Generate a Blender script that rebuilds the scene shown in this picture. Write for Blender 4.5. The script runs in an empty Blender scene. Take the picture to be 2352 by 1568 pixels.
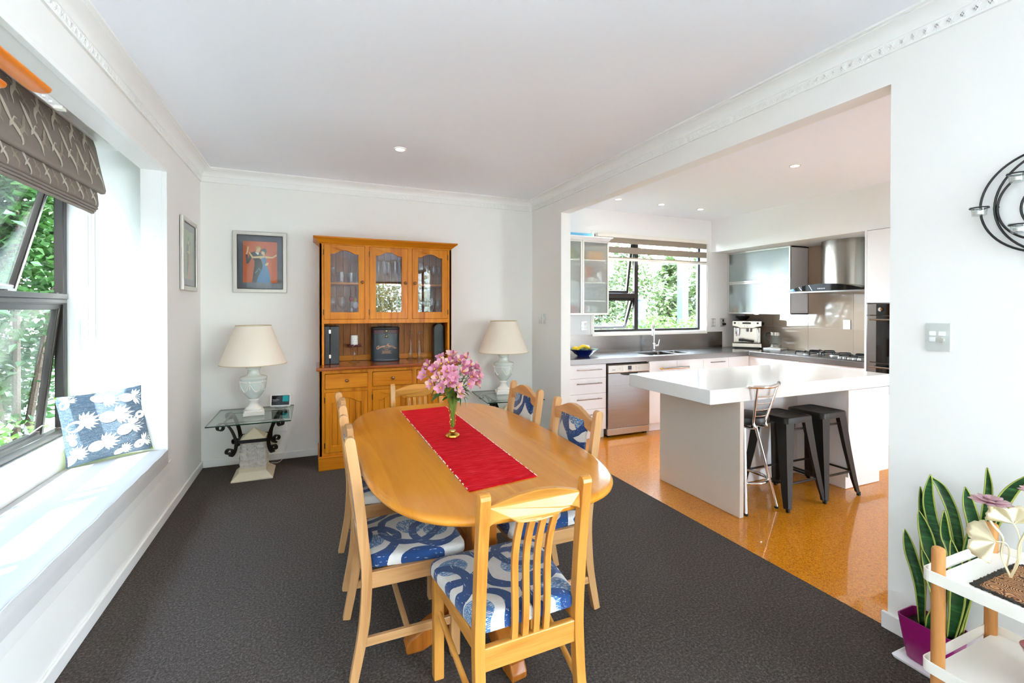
import bpy, bmesh, math, random
from mathutils import Vector, Matrix, Euler
from mathutils.geometry import tessellate_polygon
R = math.radians
PI = math.pi
random.seed(7)
scn = bpy.context.scene
COL = scn.collection

# ------------------------------------------------------------------ camera
cam = bpy.data.cameras.new('camera')
camo = bpy.data.objects.new('camera', cam)
COL.objects.link(camo)
camo.location = (0, 0, 1.45)
camo.rotation_euler = (R(90 - 0.39971), R(-0.04214), R(-23.2235))
cam.sensor_width = 36
cam.lens = 1066.27 / 2352 * 36
cam.shift_y = -(784 - 717.18) / 2352
cam.clip_start = 0.05
scn.camera = camo

# ------------------------------------------------------------------ light
SUN_DIR = Vector((1.0, 0.97, -3.0)).normalized()
sun = bpy.data.lights.new('sun', 'SUN')
sun.energy = 6.5
sun.angle = R(0.6)
sun.color = (1.0, 0.975, 0.94)
suno = bpy.data.objects.new('sun', sun)
COL.objects.link(suno)
suno.rotation_euler = SUN_DIR.to_track_quat('-Z', 'Y').to_euler()
suno.location = (-6, -5, 12)

world = bpy.data.worlds.new('sky')
scn.world = world
world.use_nodes = True
wn = world.node_tree.nodes
wl = world.node_tree.links
wn.clear()
# clear summer sky: pale at the horizon, blue overhead
tc = wn.new('ShaderNodeTexCoord')
sx = wn.new('ShaderNodeSeparateXYZ')
rp_ = wn.new('ShaderNodeValToRGB')
rp_.color_ramp.elements[0].position = 0.0
rp_.color_ramp.elements[0].color = (0.87, 0.93, 1.0, 1)
rp_.color_ramp.elements[1].position = 0.7
rp_.color_ramp.elements[1].color = (0.48, 0.62, 0.86, 1)
bg = wn.new('ShaderNodeBackground')
bg.inputs['Strength'].default_value = 12.0
wo = wn.new('ShaderNodeOutputWorld')
wl.new(tc.outputs['Generated'], sx.inputs[0])
wl.new(sx.outputs['Z'], rp_.inputs[0])
wl.new(rp_.outputs[0], bg.inputs['Color'])
wl.new(bg.outputs[0], wo.inputs['Surface'])

scn.view_settings.view_transform = 'Standard'
scn.view_settings.look = 'None'
scn.view_settings.exposure = 1.92
scn.view_settings.gamma = 1.0
scn.view_settings.use_curve_mapping = False
scn.cycles.use_denoising = True
scn.cycles.max_bounces = 14
scn.cycles.diffuse_bounces = 8
scn.cycles.glossy_bounces = 5
scn.cycles.transmission_bounces = 8
scn.cycles.transparent_max_bounces = 24
scn.cycles.sample_clamp_indirect = 8.0
scn.cycles.caustics_reflective = False
scn.cycles.caustics_refractive = True

def portal(name, loc, rot, sx, sy):
    l = bpy.data.lights.new(name, 'AREA')
    l.shape = 'RECTANGLE'
    l.size, l.size_y = sx, sy
    l.cycles.is_portal = True
    o = bpy.data.objects.new(name, l)
    COL.objects.link(o)
    o.location = loc
    o.rotation_euler = rot
# portals only guide the sampling of the sky through the glazed openings
portal('portal_bay', (-1.66, 2.93, 1.53), (0, R(-90), 0), 1.85, 2.35)
portal('portal_side_door', (2.56, -1.9, 1.2), (0, R(90), 0), 2.4, 2.0)
portal('portal_kitchen', (4.22, 5.2, 1.78), (R(-90), 0, 0), 1.9, 1.3)
portal('portal_kitchen_door', (5.1, -0.64, 1.05), (R(90), 0, 0), 0.6, 2.1)
portal('portal_rear', (1.78, -3.14, 1.09), (R(90), 0, 0), 1.16, 2.1)

# ------------------------------------------------------------------ helpers
def lin(h):
    h = h.lstrip('#')
    return tuple((c / 12.92 if c <= 0.04045 else ((c + 0.055) / 1.055) ** 2.4) for c in (int(h[i:i + 2], 16) / 255 for i in (0, 2, 4)))

class NT:
    def __init__(s, name):
        s.m = bpy.data.materials.new(name)
        s.m.use_nodes = True
        s.t = s.m.node_tree
        s.t.nodes.clear()
        s.out = s.n('ShaderNodeOutputMaterial')
    def n(s, typ, **k):
        nd = s.t.nodes.new(typ)
        for a, v in k.items():
            if hasattr(nd, a):
                setattr(nd, a, v)
        return nd
    def put(s, sock, v):
        if v is None:
            return
        if isinstance(v, bpy.types.NodeSocket):
            s.t.links.new(v, sock)
        elif isinstance(v, (tuple, list)) and sock.type == 'RGBA':
            sock.default_value = (*v[:3], 1)
        else:
            sock.default_value = v
    def math(s, op, a, b=None, c=None, clamp=False):
        nd = s.n('ShaderNodeMath', operation=op, use_clamp=clamp)
        for i, v in enumerate((a, b, c)):
            s.put(nd.inputs[i], v)
        return nd.outputs[0]
    def mix(s, f, a, b, mode='MIX'):
        nd = s.n('ShaderNodeMix', data_type='RGBA', blend_type=mode)
        s.put(nd.inputs[0], f)
        s.put(nd.inputs[6], a)
        s.put(nd.inputs[7], b)
        return nd.outputs[2]
    def coord(s, scale=(1, 1, 1), rot=(0, 0, 0), loc=(0, 0, 0), out='Object'):
        tc = s.n('ShaderNodeTexCoord')
        mp = s.n('ShaderNodeMapping')
        s.put(mp.inputs['Location'], loc)
        mp.inputs['Rotation'].default_value = rot
        mp.inputs['Scale'].default_value = scale
        s.t.links.new(tc.outputs[out], mp.inputs['Vector'])
        return mp.outputs[0]
    def noise(s, vec, scale, detail=3, rough=0.55, dist=0):
        nd = s.n('ShaderNodeTexNoise')
        s.put(nd.inputs['Vector'], vec)
        nd.inputs['Scale'].default_value = scale
        nd.inputs['Detail'].default_value = detail
        nd.inputs['Roughness'].default_value = rough
        nd.inputs['Distortion'].default_value = dist
        return nd.outputs['Fac']
    def ramp(s, f, stops):
        nd = s.n('ShaderNodeValToRGB')
        e = nd.color_ramp.elements
        while len(e) < len(stops):
            e.new(0.5)
        for el, (p, c) in zip(e, stops):
            el.position = p
            el.color = (*(c if isinstance(c, (tuple, list)) else (c, c, c)), 1)
        s.put(nd.inputs[0], f)
        return nd.outputs[0]
    def bump(s, h, strength=0.2, dist=0.01):
        nd = s.n('ShaderNodeBump')
        nd.inputs['Strength'].default_value = strength
        nd.inputs['Distance'].default_value = dist
        s.put(nd.inputs['Height'], h)
        return nd.outputs[0]
    def bsdf(s, col, rough=0.5, metal=0, normal=None, **k):
        nd = s.n('ShaderNodeBsdfPrincipled')
        s.put(nd.inputs['Base Color'], col)
        s.put(nd.inputs['Roughness'], rough)
        s.put(nd.inputs['Metallic'], metal)
        if normal is not None:
            s.t.links.new(normal, nd.inputs['Normal'])
        for a, v in k.items():
            s.put(nd.inputs[a], v)
        return nd.outputs[0]
    def done(s, sh):
        s.t.links.new(sh, s.out.inputs['Surface'])
        return s.m

def plain(name, hexcol, rough=0.5, metal=0, bump=None, var=None, **k):
    """principled with a little noise in colour (var=(scale, amount)) and relief (bump=(scale, strength, distance))"""
    t = NT(name)
    c = lin(hexcol)
    col = c
    if var:
        f = t.noise(t.coord(), var[0], 4)
        col = t.mix(t.math('MULTIPLY', f, var[1]), c, tuple(x * 0.45 for x in c))
    nm = t.bump(t.noise(t.coord(), bump[0], 3), bump[1], bump[2]) if bump else None
    return t.done(t.bsdf(col, rough, metal, nm, **k))

def wood(name, c1, c2, c3, axis='z', rough=0.35, scale=1.0, coat=0.0, boards=None):
    t = NT(name)
    st = {'x': (0.07, 1, 1), 'y': (1, 0.07, 1), 'z': (1, 1, 0.07)}[axis]
    v = t.coord(tuple(a * 14 * scale for a in st))
    g = t.noise(v, 1.6, 6, 0.62, 0.7)
    fine = t.noise(t.coord(tuple(a * 95 * scale for a in st)), 1.0, 2, 0.5)
    big = t.noise(t.coord(tuple(a * 4.5 * scale for a in st)), 1.0, 2)
    col = t.ramp(g, [(0.28, lin(c3)), (0.47, lin(c2)), (0.68, lin(c1))])
    col = t.mix(t.math('MULTIPLY', t.math('SUBTRACT', fine, 0.35), 0.45, clamp=True), col, lin(c3))
    col = t.mix(t.math('MULTIPLY', t.math('SUBTRACT', big, 0.42), 1.6, clamp=True), col, lin(c2), 'MIX')
    if boards:
        tc = t.n('ShaderNodeTexCoord')
        sp = t.n('ShaderNodeSeparateXYZ')
        t.put(sp.inputs[0], tc.outputs['Object'])
        idx = t.math('FLOOR', t.math('DIVIDE', sp.outputs[boards[0]], boards[1]))
        wnz = t.n('ShaderNodeTexWhiteNoise', noise_dimensions='1D')
        t.put(wnz.inputs['W'], idx)
        col = t.mix(t.math('MULTIPLY', wnz.outputs['Value'], 0.42), col, lin(c3))
    nm = t.bump(fine, 0.05, 0.002)
    return t.done(t.bsdf(col, rough, 0, nm, **({'Coat Weight': coat, 'Coat Roughness': 0.12, 'Specular IOR Level': 0.15} if coat else {'Specular IOR Level': 0.2})))

def glassy(name, tint=(0.97, 0.985, 0.98), ior=1.5, rough=0.015, gloss=1.0):
    """thin clear glass: straight-through transparency with a Schlick reflection, the same from both sides"""
    t = NT(name)
    ge = t.n('ShaderNodeNewGeometry')
    dt_ = t.n('ShaderNodeVectorMath', operation='DOT_PRODUCT')
    t.put(dt_.inputs[0], ge.outputs['Normal'])
    t.put(dt_.inputs[1], ge.outputs['Incoming'])
    c = t.math('SUBTRACT', 1.0, t.math('ABSOLUTE', dt_.outputs['Value']), clamp=True)
    f0 = ((ior - 1) / (ior + 1)) ** 2
    fr = t.math('MULTIPLY_ADD', t.math('POWER', c, 5.0), 1 - f0, f0)
    tr = t.n('ShaderNodeBsdfTransparent')
    t.put(tr.inputs[0], tint)
    gl = t.n('ShaderNodeBsdfGlossy')
    gl.inputs['Roughness'].default_value = rough
    mx = t.n('ShaderNodeMixShader')
    t.put(mx.inputs[0], t.math('MULTIPLY', fr, gloss, clamp=True))
    t.t.links.new(tr.outputs[0], mx.inputs[1])
    t.t.links.new(gl.outputs[0], mx.inputs[2])
    return t.done(mx.outputs[0])

def frosted(name, tint, rough=0.4):
    """lightly etched glass: part clear, part scattered, a little haze and sheen"""
    t = NT(name)
    tr = t.n('ShaderNodeBsdfTransparent')
    t.put(tr.inputs[0], tint)
    rf = t.n('ShaderNodeBsdfRefraction')
    t.put(rf.inputs[0], tint)
    rf.inputs['Roughness'].default_value = rough
    rf.inputs['IOR'].default_value = 1.2
    df = t.n('ShaderNodeBsdfDiffuse')
    t.put(df.inputs[0], (0.62, 0.68, 0.65))
    gl = t.n('ShaderNodeBsdfGlossy')
    gl.inputs['Roughness'].default_value = 0.25
    def mixsh(f, a, b):
        m = t.n('ShaderNodeMixShader')
        m.inputs[0].default_value = f
        t.t.links.new(a, m.inputs[1])
        t.t.links.new(b, m.inputs[2])
        return m.outputs[0]
    sh = mixsh(0.35, tr.outputs[0], rf.outputs[0])
    sh = mixsh(0.13, sh, df.outputs[0])
    sh = mixsh(0.03, sh, gl.outputs[0])
    return t.done(sh)

def leafmat(name, c1, c2, trans=0.35, rough=0.45):
    t = NT(name)
    oi = t.noise(t.coord(), 6.0, 2)
    col = t.mix(oi, lin(c1), lin(c2))
    b = t.bsdf(col, rough)
    tl = t.n('ShaderNodeBsdfTranslucent')
    t.put(tl.inputs[0], col)
    mx = t.n('ShaderNodeMixShader')
    mx.inputs[0].default_value = trans
    t.t.links.new(b, mx.inputs[1])
    t.t.links.new(tl.outputs[0], mx.inputs[2])
    return t.done(mx.outputs[0])

def glow(name, col, strength):
    t = NT(name)
    e = t.n('ShaderNodeEmission')
    t.put(e.inputs[0], col)
    e.inputs[1].default_value = strength
    return t.done(e.outputs[0])

WORLD = set()      # names of things whose parts are given in room coordinates

class MB:
    """collects shapes, then build() links them as one mesh object"""
    def __init__(s):
        s.v, s.f, s.mi = [], [], []
        s.cur = 0
    def add(s, vs, fs):
        o = len(s.v)
        s.v += [tuple(v) for v in vs]
        s.f += [tuple(i + o for i in f) for f in fs]
        s.mi += [s.cur] * len(fs)
        return s
    def box(s, x0, x1, y0, y1, z0, z1):
        return s.add([(x, y, z) for z in (z0, z1) for y in (y0, y1) for x in (x0, x1)],
                     [(0, 2, 3, 1), (4, 5, 7, 6), (0, 1, 5, 4), (2, 6, 7, 3), (0, 4, 6, 2), (1, 3, 7, 5)])
    def obox(s, c, size, rot=(0, 0, 0)):
        m = rot if isinstance(rot, Matrix) else Euler(rot).to_matrix()
        a, b, d = (q / 2 for q in size)
        vs = [Vector(c) + m @ Vector((x, y, z)) for z in (-d, d) for y in (-b, b) for x in (-a, a)]
        return s.add(vs, [(0, 2, 3, 1), (4, 5, 7, 6), (0, 1, 5, 4), (2, 6, 7, 3), (0, 4, 6, 2), (1, 3, 7, 5)])
    def bar(s, p, q, w, h, up=(0, 0, 1)):
        p, q = Vector(p), Vector(q)
        d = (q - p).normalized()
        a = d.cross(Vector(up)).normalized()
        b = a.cross(d)
        vs = [e + a * (sa * w / 2) + b * (sb * h / 2) for e in (p, q) for sb in (-1, 1) for sa in (-1, 1)]
        return s.add(vs, [(0, 2, 3, 1), (4, 5, 7, 6), (0, 1, 5, 4), (2, 6, 7, 3), (0, 4, 6, 2), (1, 3, 7, 5)])
    def loft(s, rings, caps=True, closed=False):
        n = len(rings[0])
        vs = [p for r in rings for p in r]
        fs = []
        k = len(rings)
        for i in range(k if closed else k - 1):
            j = (i + 1) % k
            for a in range(n):
                b = (a + 1) % n
                fs.append((i * n + a, i * n + b, j * n + b, j * n + a))
        if caps and not closed:
            fs += [tuple(range(n))[::-1], tuple((k - 1) * n + a for a in range(n))]
        return s.add(vs, fs)
    def tube(s, pts, r, n=8, closed=False, caps=True):
        pts = [Vector(p) for p in pts]
        k = len(pts)
        rs = r if isinstance(r, (list, tuple)) else [r] * k
        rings, prev = [], None
        for i, p in enumerate(pts):
            a = pts[i - 1] if (i or closed) else p
            b = pts[(i + 1) % k] if (i < k - 1 or closed) else p
            d = (b - a).normalized()
            if prev is None:
                u = d.orthogonal().normalized()
            else:
                u = (prev - d * prev.dot(d)).normalized()
            prev = u
            w = d.cross(u)
            rings.append([p + (u * math.cos(2 * PI * j / n) + w * math.sin(2 * PI * j / n)) * rs[i] for j in range(n)])
        return s.loft(rings, caps, closed)
    def cyl(s, p, q, r, r2=None, n=20):
        return s.tube([p, q], [r, r if r2 is None else r2], n)
    def lathe(s, prof, c=(0, 0, 0), n=28, m=None, caps=True, wob=None):
        rings = []
        for r, z in prof:
            ring = []
            for j in range(n):
                a = 2 * PI * j / n
                rr = r * (1 + (wob(a, z) if wob else 0))
                v = Vector((rr * math.cos(a), rr * math.sin(a), z))
                ring.append(Vector(c) + (m @ v if m else v))
            rings.append(ring)
        return s.loft(rings, caps)
    def ball(s, c, r, sc=(1, 1, 1), n=14, k=9, m=None):
        prof = [(max(1e-4, r * math.sin(PI * i / k)), -r * math.cos(PI * i / k)) for i in range(k + 1)]
        o = len(s.v)
        s.lathe(prof, (0, 0, 0), n)
        for i in range(o, len(s.v)):
            v = Vector(s.v[i])
            v = Vector((v.x * sc[0], v.y * sc[1], v.z * sc[2]))
            s.v[i] = tuple((m @ v if m else v) + Vector(c))
        return s
    def plate(s, outer, holes, ax, d0, d1):
        """flat outline (list of (u, v)) with holes, extruded from d0 to d1 along axis ax"""
        P3 = {'x': lambda u, v, d: (d, u, v), 'y': lambda u, v, d: (u, d, v), 'z': lambda u, v, d: (u, v, d)}[ax]
        loops = [outer] + list(holes)
        flat = [p for l in loops for p in l]
        tri = tessellate_polygon([[Vector((u, v, 0)) for u, v in l] for l in loops])
        n = len(flat)
        vs = [P3(u, v, d0) for u, v in flat] + [P3(u, v, d1) for u, v in flat]
        fs = [tuple(t) for t in tri] + [tuple(i + n for i in t[::-1]) for t in tri]
        o = 0
        for l in loops:
            k = len(l)
            for i in range(k):
                j = (i + 1) % k
                fs.append((o + i, o + j, o + j + n, o + i + n))
            o += k
        return s.add(vs, fs)
    def ribbon(s, pts, wdir, w, t):
        """flat strip of width w (along wdir) and thickness t following pts"""
        pts = [Vector(p) for p in pts]
        wd = Vector(wdir).normalized()
        rings = []
        for i, p in enumerate(pts):
            d = (pts[min(i + 1, len(pts) - 1)] - pts[max(i - 1, 0)]).normalized()
            nn = d.cross(wd).normalized()
            rings.append([p + wd * (w / 2) + nn * (t / 2), p + wd * (w / 2) - nn * (t / 2), p - wd * (w / 2) - nn * (t / 2), p - wd * (w / 2) + nn * (t / 2)])
        return s.loft(rings)
    def grid(s, fn, nu, nv):
        vs = [fn(i / nu, j / nv) for j in range(nv + 1) for i in range(nu + 1)]
        fs = [(j * (nu + 1) + i, j * (nu + 1) + i + 1, (j + 1) * (nu + 1) + i + 1, (j + 1) * (nu + 1) + i) for j in range(nv) for i in range(nu)]
        return s.add(vs, fs)
    def move(s, m):
        s.v = [tuple(m @ Vector(v)) for v in s.v]
        return s
    def build(s, name, mat, parent=None, smooth=False, bevel=0, seg=2, kind=None, label=None, fix=True):
        me = bpy.data.meshes.new(name)
        me.from_pydata(s.v, [], s.f)
        mats = mat if isinstance(mat, (list, tuple)) else [mat]
        for m in mats:
            me.materials.append(m)
        if len(mats) > 1:
            me.polygons.foreach_set('material_index', s.mi)
        if fix:
            bm = bmesh.new()
            bm.from_mesh(me)
            bmesh.ops.recalc_face_normals(bm, faces=bm.faces)
            bm.to_mesh(me)
            bm.free()
        if smooth:
            me.shade_smooth()
            me.set_sharp_from_angle(angle=R(smooth if smooth is not True else 42))
        return link(name, me, parent, bevel, seg, kind, label)

def link(name, me, parent=None, bevel=0, seg=2, kind=None, label=None):
    o = bpy.data.objects.new(name, me)
    COL.objects.link(o)
    if parent is not None:
        o.parent = parent
        if parent.name in WORLD:
            o.matrix_parent_inverse = (Matrix.Translation(parent.location) @ parent.rotation_euler.to_matrix().to_4x4()).inverted()
    if bevel:
        b = o.modifiers.new('edges', 'BEVEL')
        b.width = bevel
        b.segments = seg
        b.limit_method = 'ANGLE'
        b.angle_limit = R(40)
    if kind:
        o['kind'] = kind
    if label:
        o['label'] = label
    return o

def tag(o, label, cat, group=None, kind=None):
    o['label'] = label
    o['category'] = cat
    if group:
        o['group'] = group
    if kind:
        o['kind'] = kind
    return o

def thing(name, label, cat, loc=(0, 0, 0), rz=0, group=None, local=False):
    """an Empty at the thing's base; local=True: parts are given in its own axes"""
    o = bpy.data.objects.new(name, None)
    o.empty_display_size = 0.05
    COL.objects.link(o)
    o.location = loc
    o.rotation_euler = (0, 0, rz)
    tag(o, label, cat, group)
    if not local:
        WORLD.add(o.name)
    return o

def struct(o, label=None):
    o['kind'] = 'structure'
    if label:
        o['label'] = label
    return o

def dup(root, loc, rz=0, label=None, group=None, scale=None):
    r = root.copy()
    COL.objects.link(r)
    r.location = loc
    r.rotation_euler = (0, 0, rz)
    if scale:
        r.scale = scale
    if label:
        r['label'] = label
    if group:
        r['group'] = group
    for ch in list(root.children):
        c = ch.copy()
        COL.objects.link(c)
        c.parent = r
        for g in list(ch.children):
            d = g.copy()
            COL.objects.link(d)
            d.parent = c
    return r

def rrect(u0, u1, v0, v1, r, n=5):
    out = []
    for cx, cy, a0 in ((u1 - r, v1 - r, 0), (u0 + r, v1 - r, 90), (u0 + r, v0 + r, 180), (u1 - r, v0 + r, 270)):
        for i in range(n + 1):
            a = R(a0 + 90 * i / n)
            out.append((cx + r * math.cos(a), cy + r * math.sin(a)))
    return out

def rect(u0, u1, v0, v1):
    return [(u0, v0), (u1, v0), (u1, v1), (u0, v1)]

def bez(p0, p1, p2, p3, n=12):
    p0, p1, p2, p3 = (Vector(p) for p in (p0, p1, p2, p3))
    return [p0 * (1 - t) ** 3 + p1 * 3 * t * (1 - t) ** 2 + p2 * 3 * t * t * (1 - t) + p3 * t ** 3 for t in (i / n for i in range(n + 1))]

def spline(pts, n=6):
    """Catmull-Rom through the points"""
    P = [Vector(p) for p in pts]
    P = [P[0] * 2 - P[1]] + P + [P[-1] * 2 - P[-2]]
    out = []
    for i in range(1, len(P) - 2):
        for k in range(n):
            t = k / n
            out.append(0.5 * ((2 * P[i]) + (P[i + 1] - P[i - 1]) * t + (2 * P[i - 1] - 5 * P[i] + 4 * P[i + 1] - P[i + 2]) * t * t + (3 * P[i] - P[i - 1] - 3 * P[i + 1] + P[i + 2]) * t ** 3))
    return out + [P[-2]]

def text(s, size, mat, parent, m, name='lettering', shear=0.0, align='CENTER', sp=1.0):
    c = bpy.data.curves.new(name, 'FONT')
    c.body = s
    c.size = size
    c.shear = shear
    c.align_x = align
    c.align_y = 'CENTER'
    c.space_character = sp
    c.extrude = 0.0003
    c.resolution_u = 3
    c.materials.append(mat)
    tmp = bpy.data.objects.new(name, c)
    COL.objects.link(tmp)
    me = bpy.data.meshes.new_from_object(tmp.evaluated_get(bpy.context.evaluated_depsgraph_get()))
    bpy.data.objects.remove(tmp)
    o = link(name, me, parent)
    o.matrix_basis = m
    return o
# text planes: upright, facing -Y / facing -X / facing +X
def face_ny(x, y, z): return Matrix.Translation((x, y, z)) @ Matrix.Rotation(R(90), 4, 'X')
def face_nx(x, y, z): return Matrix.Translation((x, y, z)) @ Matrix.Rotation(R(-90), 4, 'Z') @ Matrix.Rotation(R(90), 4, 'X')
ORD = ['first', 'second', 'third', 'fourth', 'fifth', 'sixth', 'seventh', 'eighth', 'ninth', 'tenth', 'eleventh', 'twelfth', 'thirteenth', 'fourteenth']

# ------------------------------------------------------------------ materials
M = {}
M['wall'] = plain('wall_paint', '#efede9', 0.75, bump=(240, 0.04, 0.002))
M['wall_white'] = plain('white_wall_paint', '#f2f1f0', 0.7, bump=(240, 0.04, 0.002))
M['ceiling'] = plain('ceiling_paint', '#f3f5fa', 0.85)
M['trim'] = plain('trim_enamel', '#f2f1ee', 0.35)
M['white'] = plain('white_lacquer', '#f2f2f3', 0.3)
M['white_gloss'] = plain('white_gloss', '#f4f2ee', 0.12)
M['stone'] = plain('quartz', '#f3f3f2', 0.12, var=(5, 0.10))
M['grey_panel'] = plain('island_panel', '#d8cfc4', 0.35)
M['black'] = plain('black_plastic', '#141414', 0.35)
M['black_gloss'] = plain('black_glass', '#08080a', 0.05)
M['black_leather'] = plain('black_leather', '#141518', 0.38, bump=(500, 0.15, 0.001))
M['navy_leather'] = plain('navy_leather', '#1f2a33', 0.34, bump=(400, 0.18, 0.001))
M['maroon'] = plain('maroon_leather', '#4a2028', 0.4)
M['gold'] = plain('gold', '#d9a94a', 0.2, 1)
M['copper_print'] = plain('copper_print', '#c08a62', 0.4, 0.4)
M['bronze'] = plain('bronze_anodised', '#2c2522', 0.3, 0.3)
M['bronze_mid'] = plain('bronze_mid', '#57504b', 0.3, 0.5)
M['iron'] = plain('wrought_iron', '#1d1a18', 0.42, 0.5, bump=(150, 0.15, 0.002))
M['gunmetal'] = plain('gunmetal', '#2b2a29', 0.42, 0.55)
M['chrome'] = plain('chrome', '#e2e2e4', 0.06, 1)
M['silver'] = plain('silver_frame', '#c9c5bc', 0.32, 0.35)
M['alum'] = plain('aluminium', '#d6d6d0', 0.35, 0.6)
M['rubber'] = plain('rubber', '#121212', 0.7)
M['switch'] = plain('switch_plate', '#d9dbd8', 0.25, 0.35)
M['brass_dark'] = plain('dark_brass', '#4a3a22', 0.4, 0.8)
M['celadon'] = plain('celadon_glaze', '#dde4de', 0.10, **{'Coat Weight': 0.5})
M['celadon_white'] = plain('white_relief_glaze', '#ebe9e2', 0.18)
M['travertine'] = plain('travertine', '#ddd0b6', 0.6, var=(18, 0.25), bump=(60, 0.2, 0.004))
M['rockface'] = plain('rock_faced_stone', '#dcd5cb', 0.85, var=(30, 0.5), bump=(45, 1.0, 0.02))
M['cushion'] = plain('seat_linen', '#d3d1d0', 0.9, bump=(900, 0.25, 0.001), var=(400, 0.25))
M['lime'] = plain('lime_cloth', '#b6cf2a', 0.8)
M['print_white'] = plain('white_print', '#f3f1ec', 0.85)
M['crane'] = plain('cream_print', '#d6cdbd', 0.85, var=(40, 0.35))
M['crane2'] = plain('tan_print', '#a89b89', 0.85, var=(40, 0.3))
M['taupe'] = plain('taupe_cloth', '#8d8178', 0.9, bump=(700, 0.2, 0.001), var=(60, 0.15))
M['taupe_band'] = plain('taupe_band', '#9c8f80', 0.85)
M['beech'] = wood('beech', '#cfa273', '#c49362', '#aa784a', 'z', 0.34, 1.0, 0.2)
M['beech_x'] = wood('beech_x', '#cfa273', '#c49362', '#aa784a', 'x', 0.34, 1.0, 0.2)
M['beech_y'] = wood('beech_y', '#cfa273', '#c49362', '#aa784a', 'y', 0.34, 1.0, 0.2)
M['honey'] = wood('honey_wood', '#d0964c', '#c4853a', '#a96a28', 'z', 0.28, 1.0, 0.3)
M['honey_x'] = wood('honey_x_wood', '#d0964c', '#c4853a', '#a96a28', 'x', 0.28, 1.0, 0.3)
M['honey_y'] = wood('honey_y_wood', '#d0964c', '#c4853a', '#a96a28', 'y', 0.28, 1.0, 0.3)
M['table'] = wood('table_top', '#e09c3a', '#d68c28', '#bb6f16', 'y', 0.3, 0.6, 0.5, boards=(0, 0.137))
M['table_leg'] = wood('table_leg', '#b56f2c', '#a55f22', '#7f4415', 'z', 0.22, 0.8, 0.4)
M['rimu'] = wood('rimu', '#d98d22', '#cc7a16', '#a1560c', 'z', 0.36, 0.8, 0.10)
M['rimu_x'] = wood('rimu_x', '#d68820', '#c67414', '#9a5009', 'x', 0.36, 0.8, 0.10)
M['rimu_top'] = wood('rimu_top', '#a75b22', '#93491a', '#713310', 'x', 0.14, 0.8, 0.6)
M['rimu_back'] = wood('rimu_back', '#b97a3e', '#a5652c', '#85491c', 'z', 0.4, 0.8)
M['knob'] = plain('turned_knob', '#7c4820', 0.25)
M['dowel'] = wood('dowel_beech', '#c9915a', '#bd824a', '#a56a36', 'z', 0.45, 1.4)
M['orange_wood'] = wood('orange_wood', '#e88a22', '#dd7a16', '#c8660c', 'y', 0.4, 0.8)
M['bamboo'] = wood('bamboo', '#c98a4a', '#bd7c3c', '#a1642c', 'x', 0.5, 1.6)
M['glass'] = glassy('clear_glass')
M['window_glass'] = glassy('window_glass', (0.93, 0.96, 0.95), 1.5, 0.003)
M['door_glass'] = glassy('cabinet_glass', (0.95, 0.95, 0.95), 1.5, 0.002, 0.75)
M['crystal'] = glassy('crystal', (0.94, 0.95, 0.96), 1.6, 0.03, 1.3)
M['table_glass'] = glassy('table_glass', (0.86, 0.93, 0.90), 1.5, 0.003)
M['glass_edge'] = plain('glass_edge', '#12332a', 0.1)
M['vase_glass'] = glassy('vase_glass', (0.95, 0.95, 0.90), 1.55, 0.03)
M['water'] = glassy('water', (0.94, 0.96, 0.90), 1.33, 0.0)
M['frosted'] = frosted('frosted_glass', (0.93, 0.96, 0.95))
M['sheer'] = glassy('sheer_band', (0.85, 0.87, 0.88), 1.1, 0.4)
M['red_glass'] = plain('red_glass', '#9c0a10', 0.06, **{'Transmission Weight': 0.25, 'Coat Weight': 0.6})
M['pink_glass'] = plain('pink_glass', '#e8bcc4', 0.1, **{'Transmission Weight': 0.55, 'IOR': 1.3})
M['magenta'] = plain('magenta_plastic', '#8c1462', 0.28)
M['soil'] = plain('soil', '#2b211a', 0.95, bump=(60, 1.0, 0.02), var=(80, 0.6))
M['bloom'] = leafmat('pink_petal', '#dc8fb2', '#ecb9cb', 0.4)
M['bloom2'] = leafmat('pale_petal', '#e8b4b4', '#f2dcc0', 0.4)
M['bloom3'] = leafmat('deep_petal', '#b5557f', '#cf83a3', 0.4)
M['throat'] = plain('yellow_throat', '#eab32a', 0.6)
M['bud'] = plain('bud', '#93405a', 0.5)
M['leaf'] = leafmat('bouquet_leaf', '#2f5a22', '#568034', 0.25)
M['stem'] = plain('stem', '#6f9a3c', 0.5)
M['snake'] = None
M['candle'] = plain('candle_wax', '#efeae2', 0.5, **{'Subsurface Weight': 0.1})
M['berry'] = plain('berry', '#5e1a26', 0.3)
M['screen'] = plain('screen_black', '#17181b', 0.08)
M['screen_teal'] = glow('screen_teal', lin('#2f9a9c'), 0.22)
M['screen_text'] = glow('screen_text', (0.8, 0.82, 0.85), 0.18)
M['print_dark'] = plain('dark_print', '#2a2a2a', 0.5)
M['blue_tray'] = plain('light_blue_plastic', '#63bbe4', 0.4)
M['bowl_blue'] = plain('blue_enamel', '#16246b', 0.12)
M['bowl_green'] = plain('green_enamel', '#7fb6a8', 0.15)
M['banana'] = plain('banana', '#e5c021', 0.5)
M['tomato'] = plain('tomato', '#c8202a', 0.25)
M['avocado'] = plain('avocado', '#344d25', 0.6, bump=(200, 0.4, 0.002))
M['lemon'] = plain('lemon', '#e9cf3c', 0.45)
M['kiwi'] = plain('kiwi', '#7a6238', 0.8)
M['cloth_white'] = plain('white_board', '#ece7df', 0.6)
M['mat_dark'] = plain('picture_mat', '#5c5a66', 0.8)
M['art_orange'] = plain('art_orange', '#dc6228', 0.7, var=(9, 0.35))
M['art_green'] = plain('art_green', '#8fae68', 0.7, var=(9, 0.25))
M['art_skin'] = plain('art_skin', '#e9bf86', 0.7)
M['art_suit'] = plain('art_suit', '#23251f', 0.7)
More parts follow.
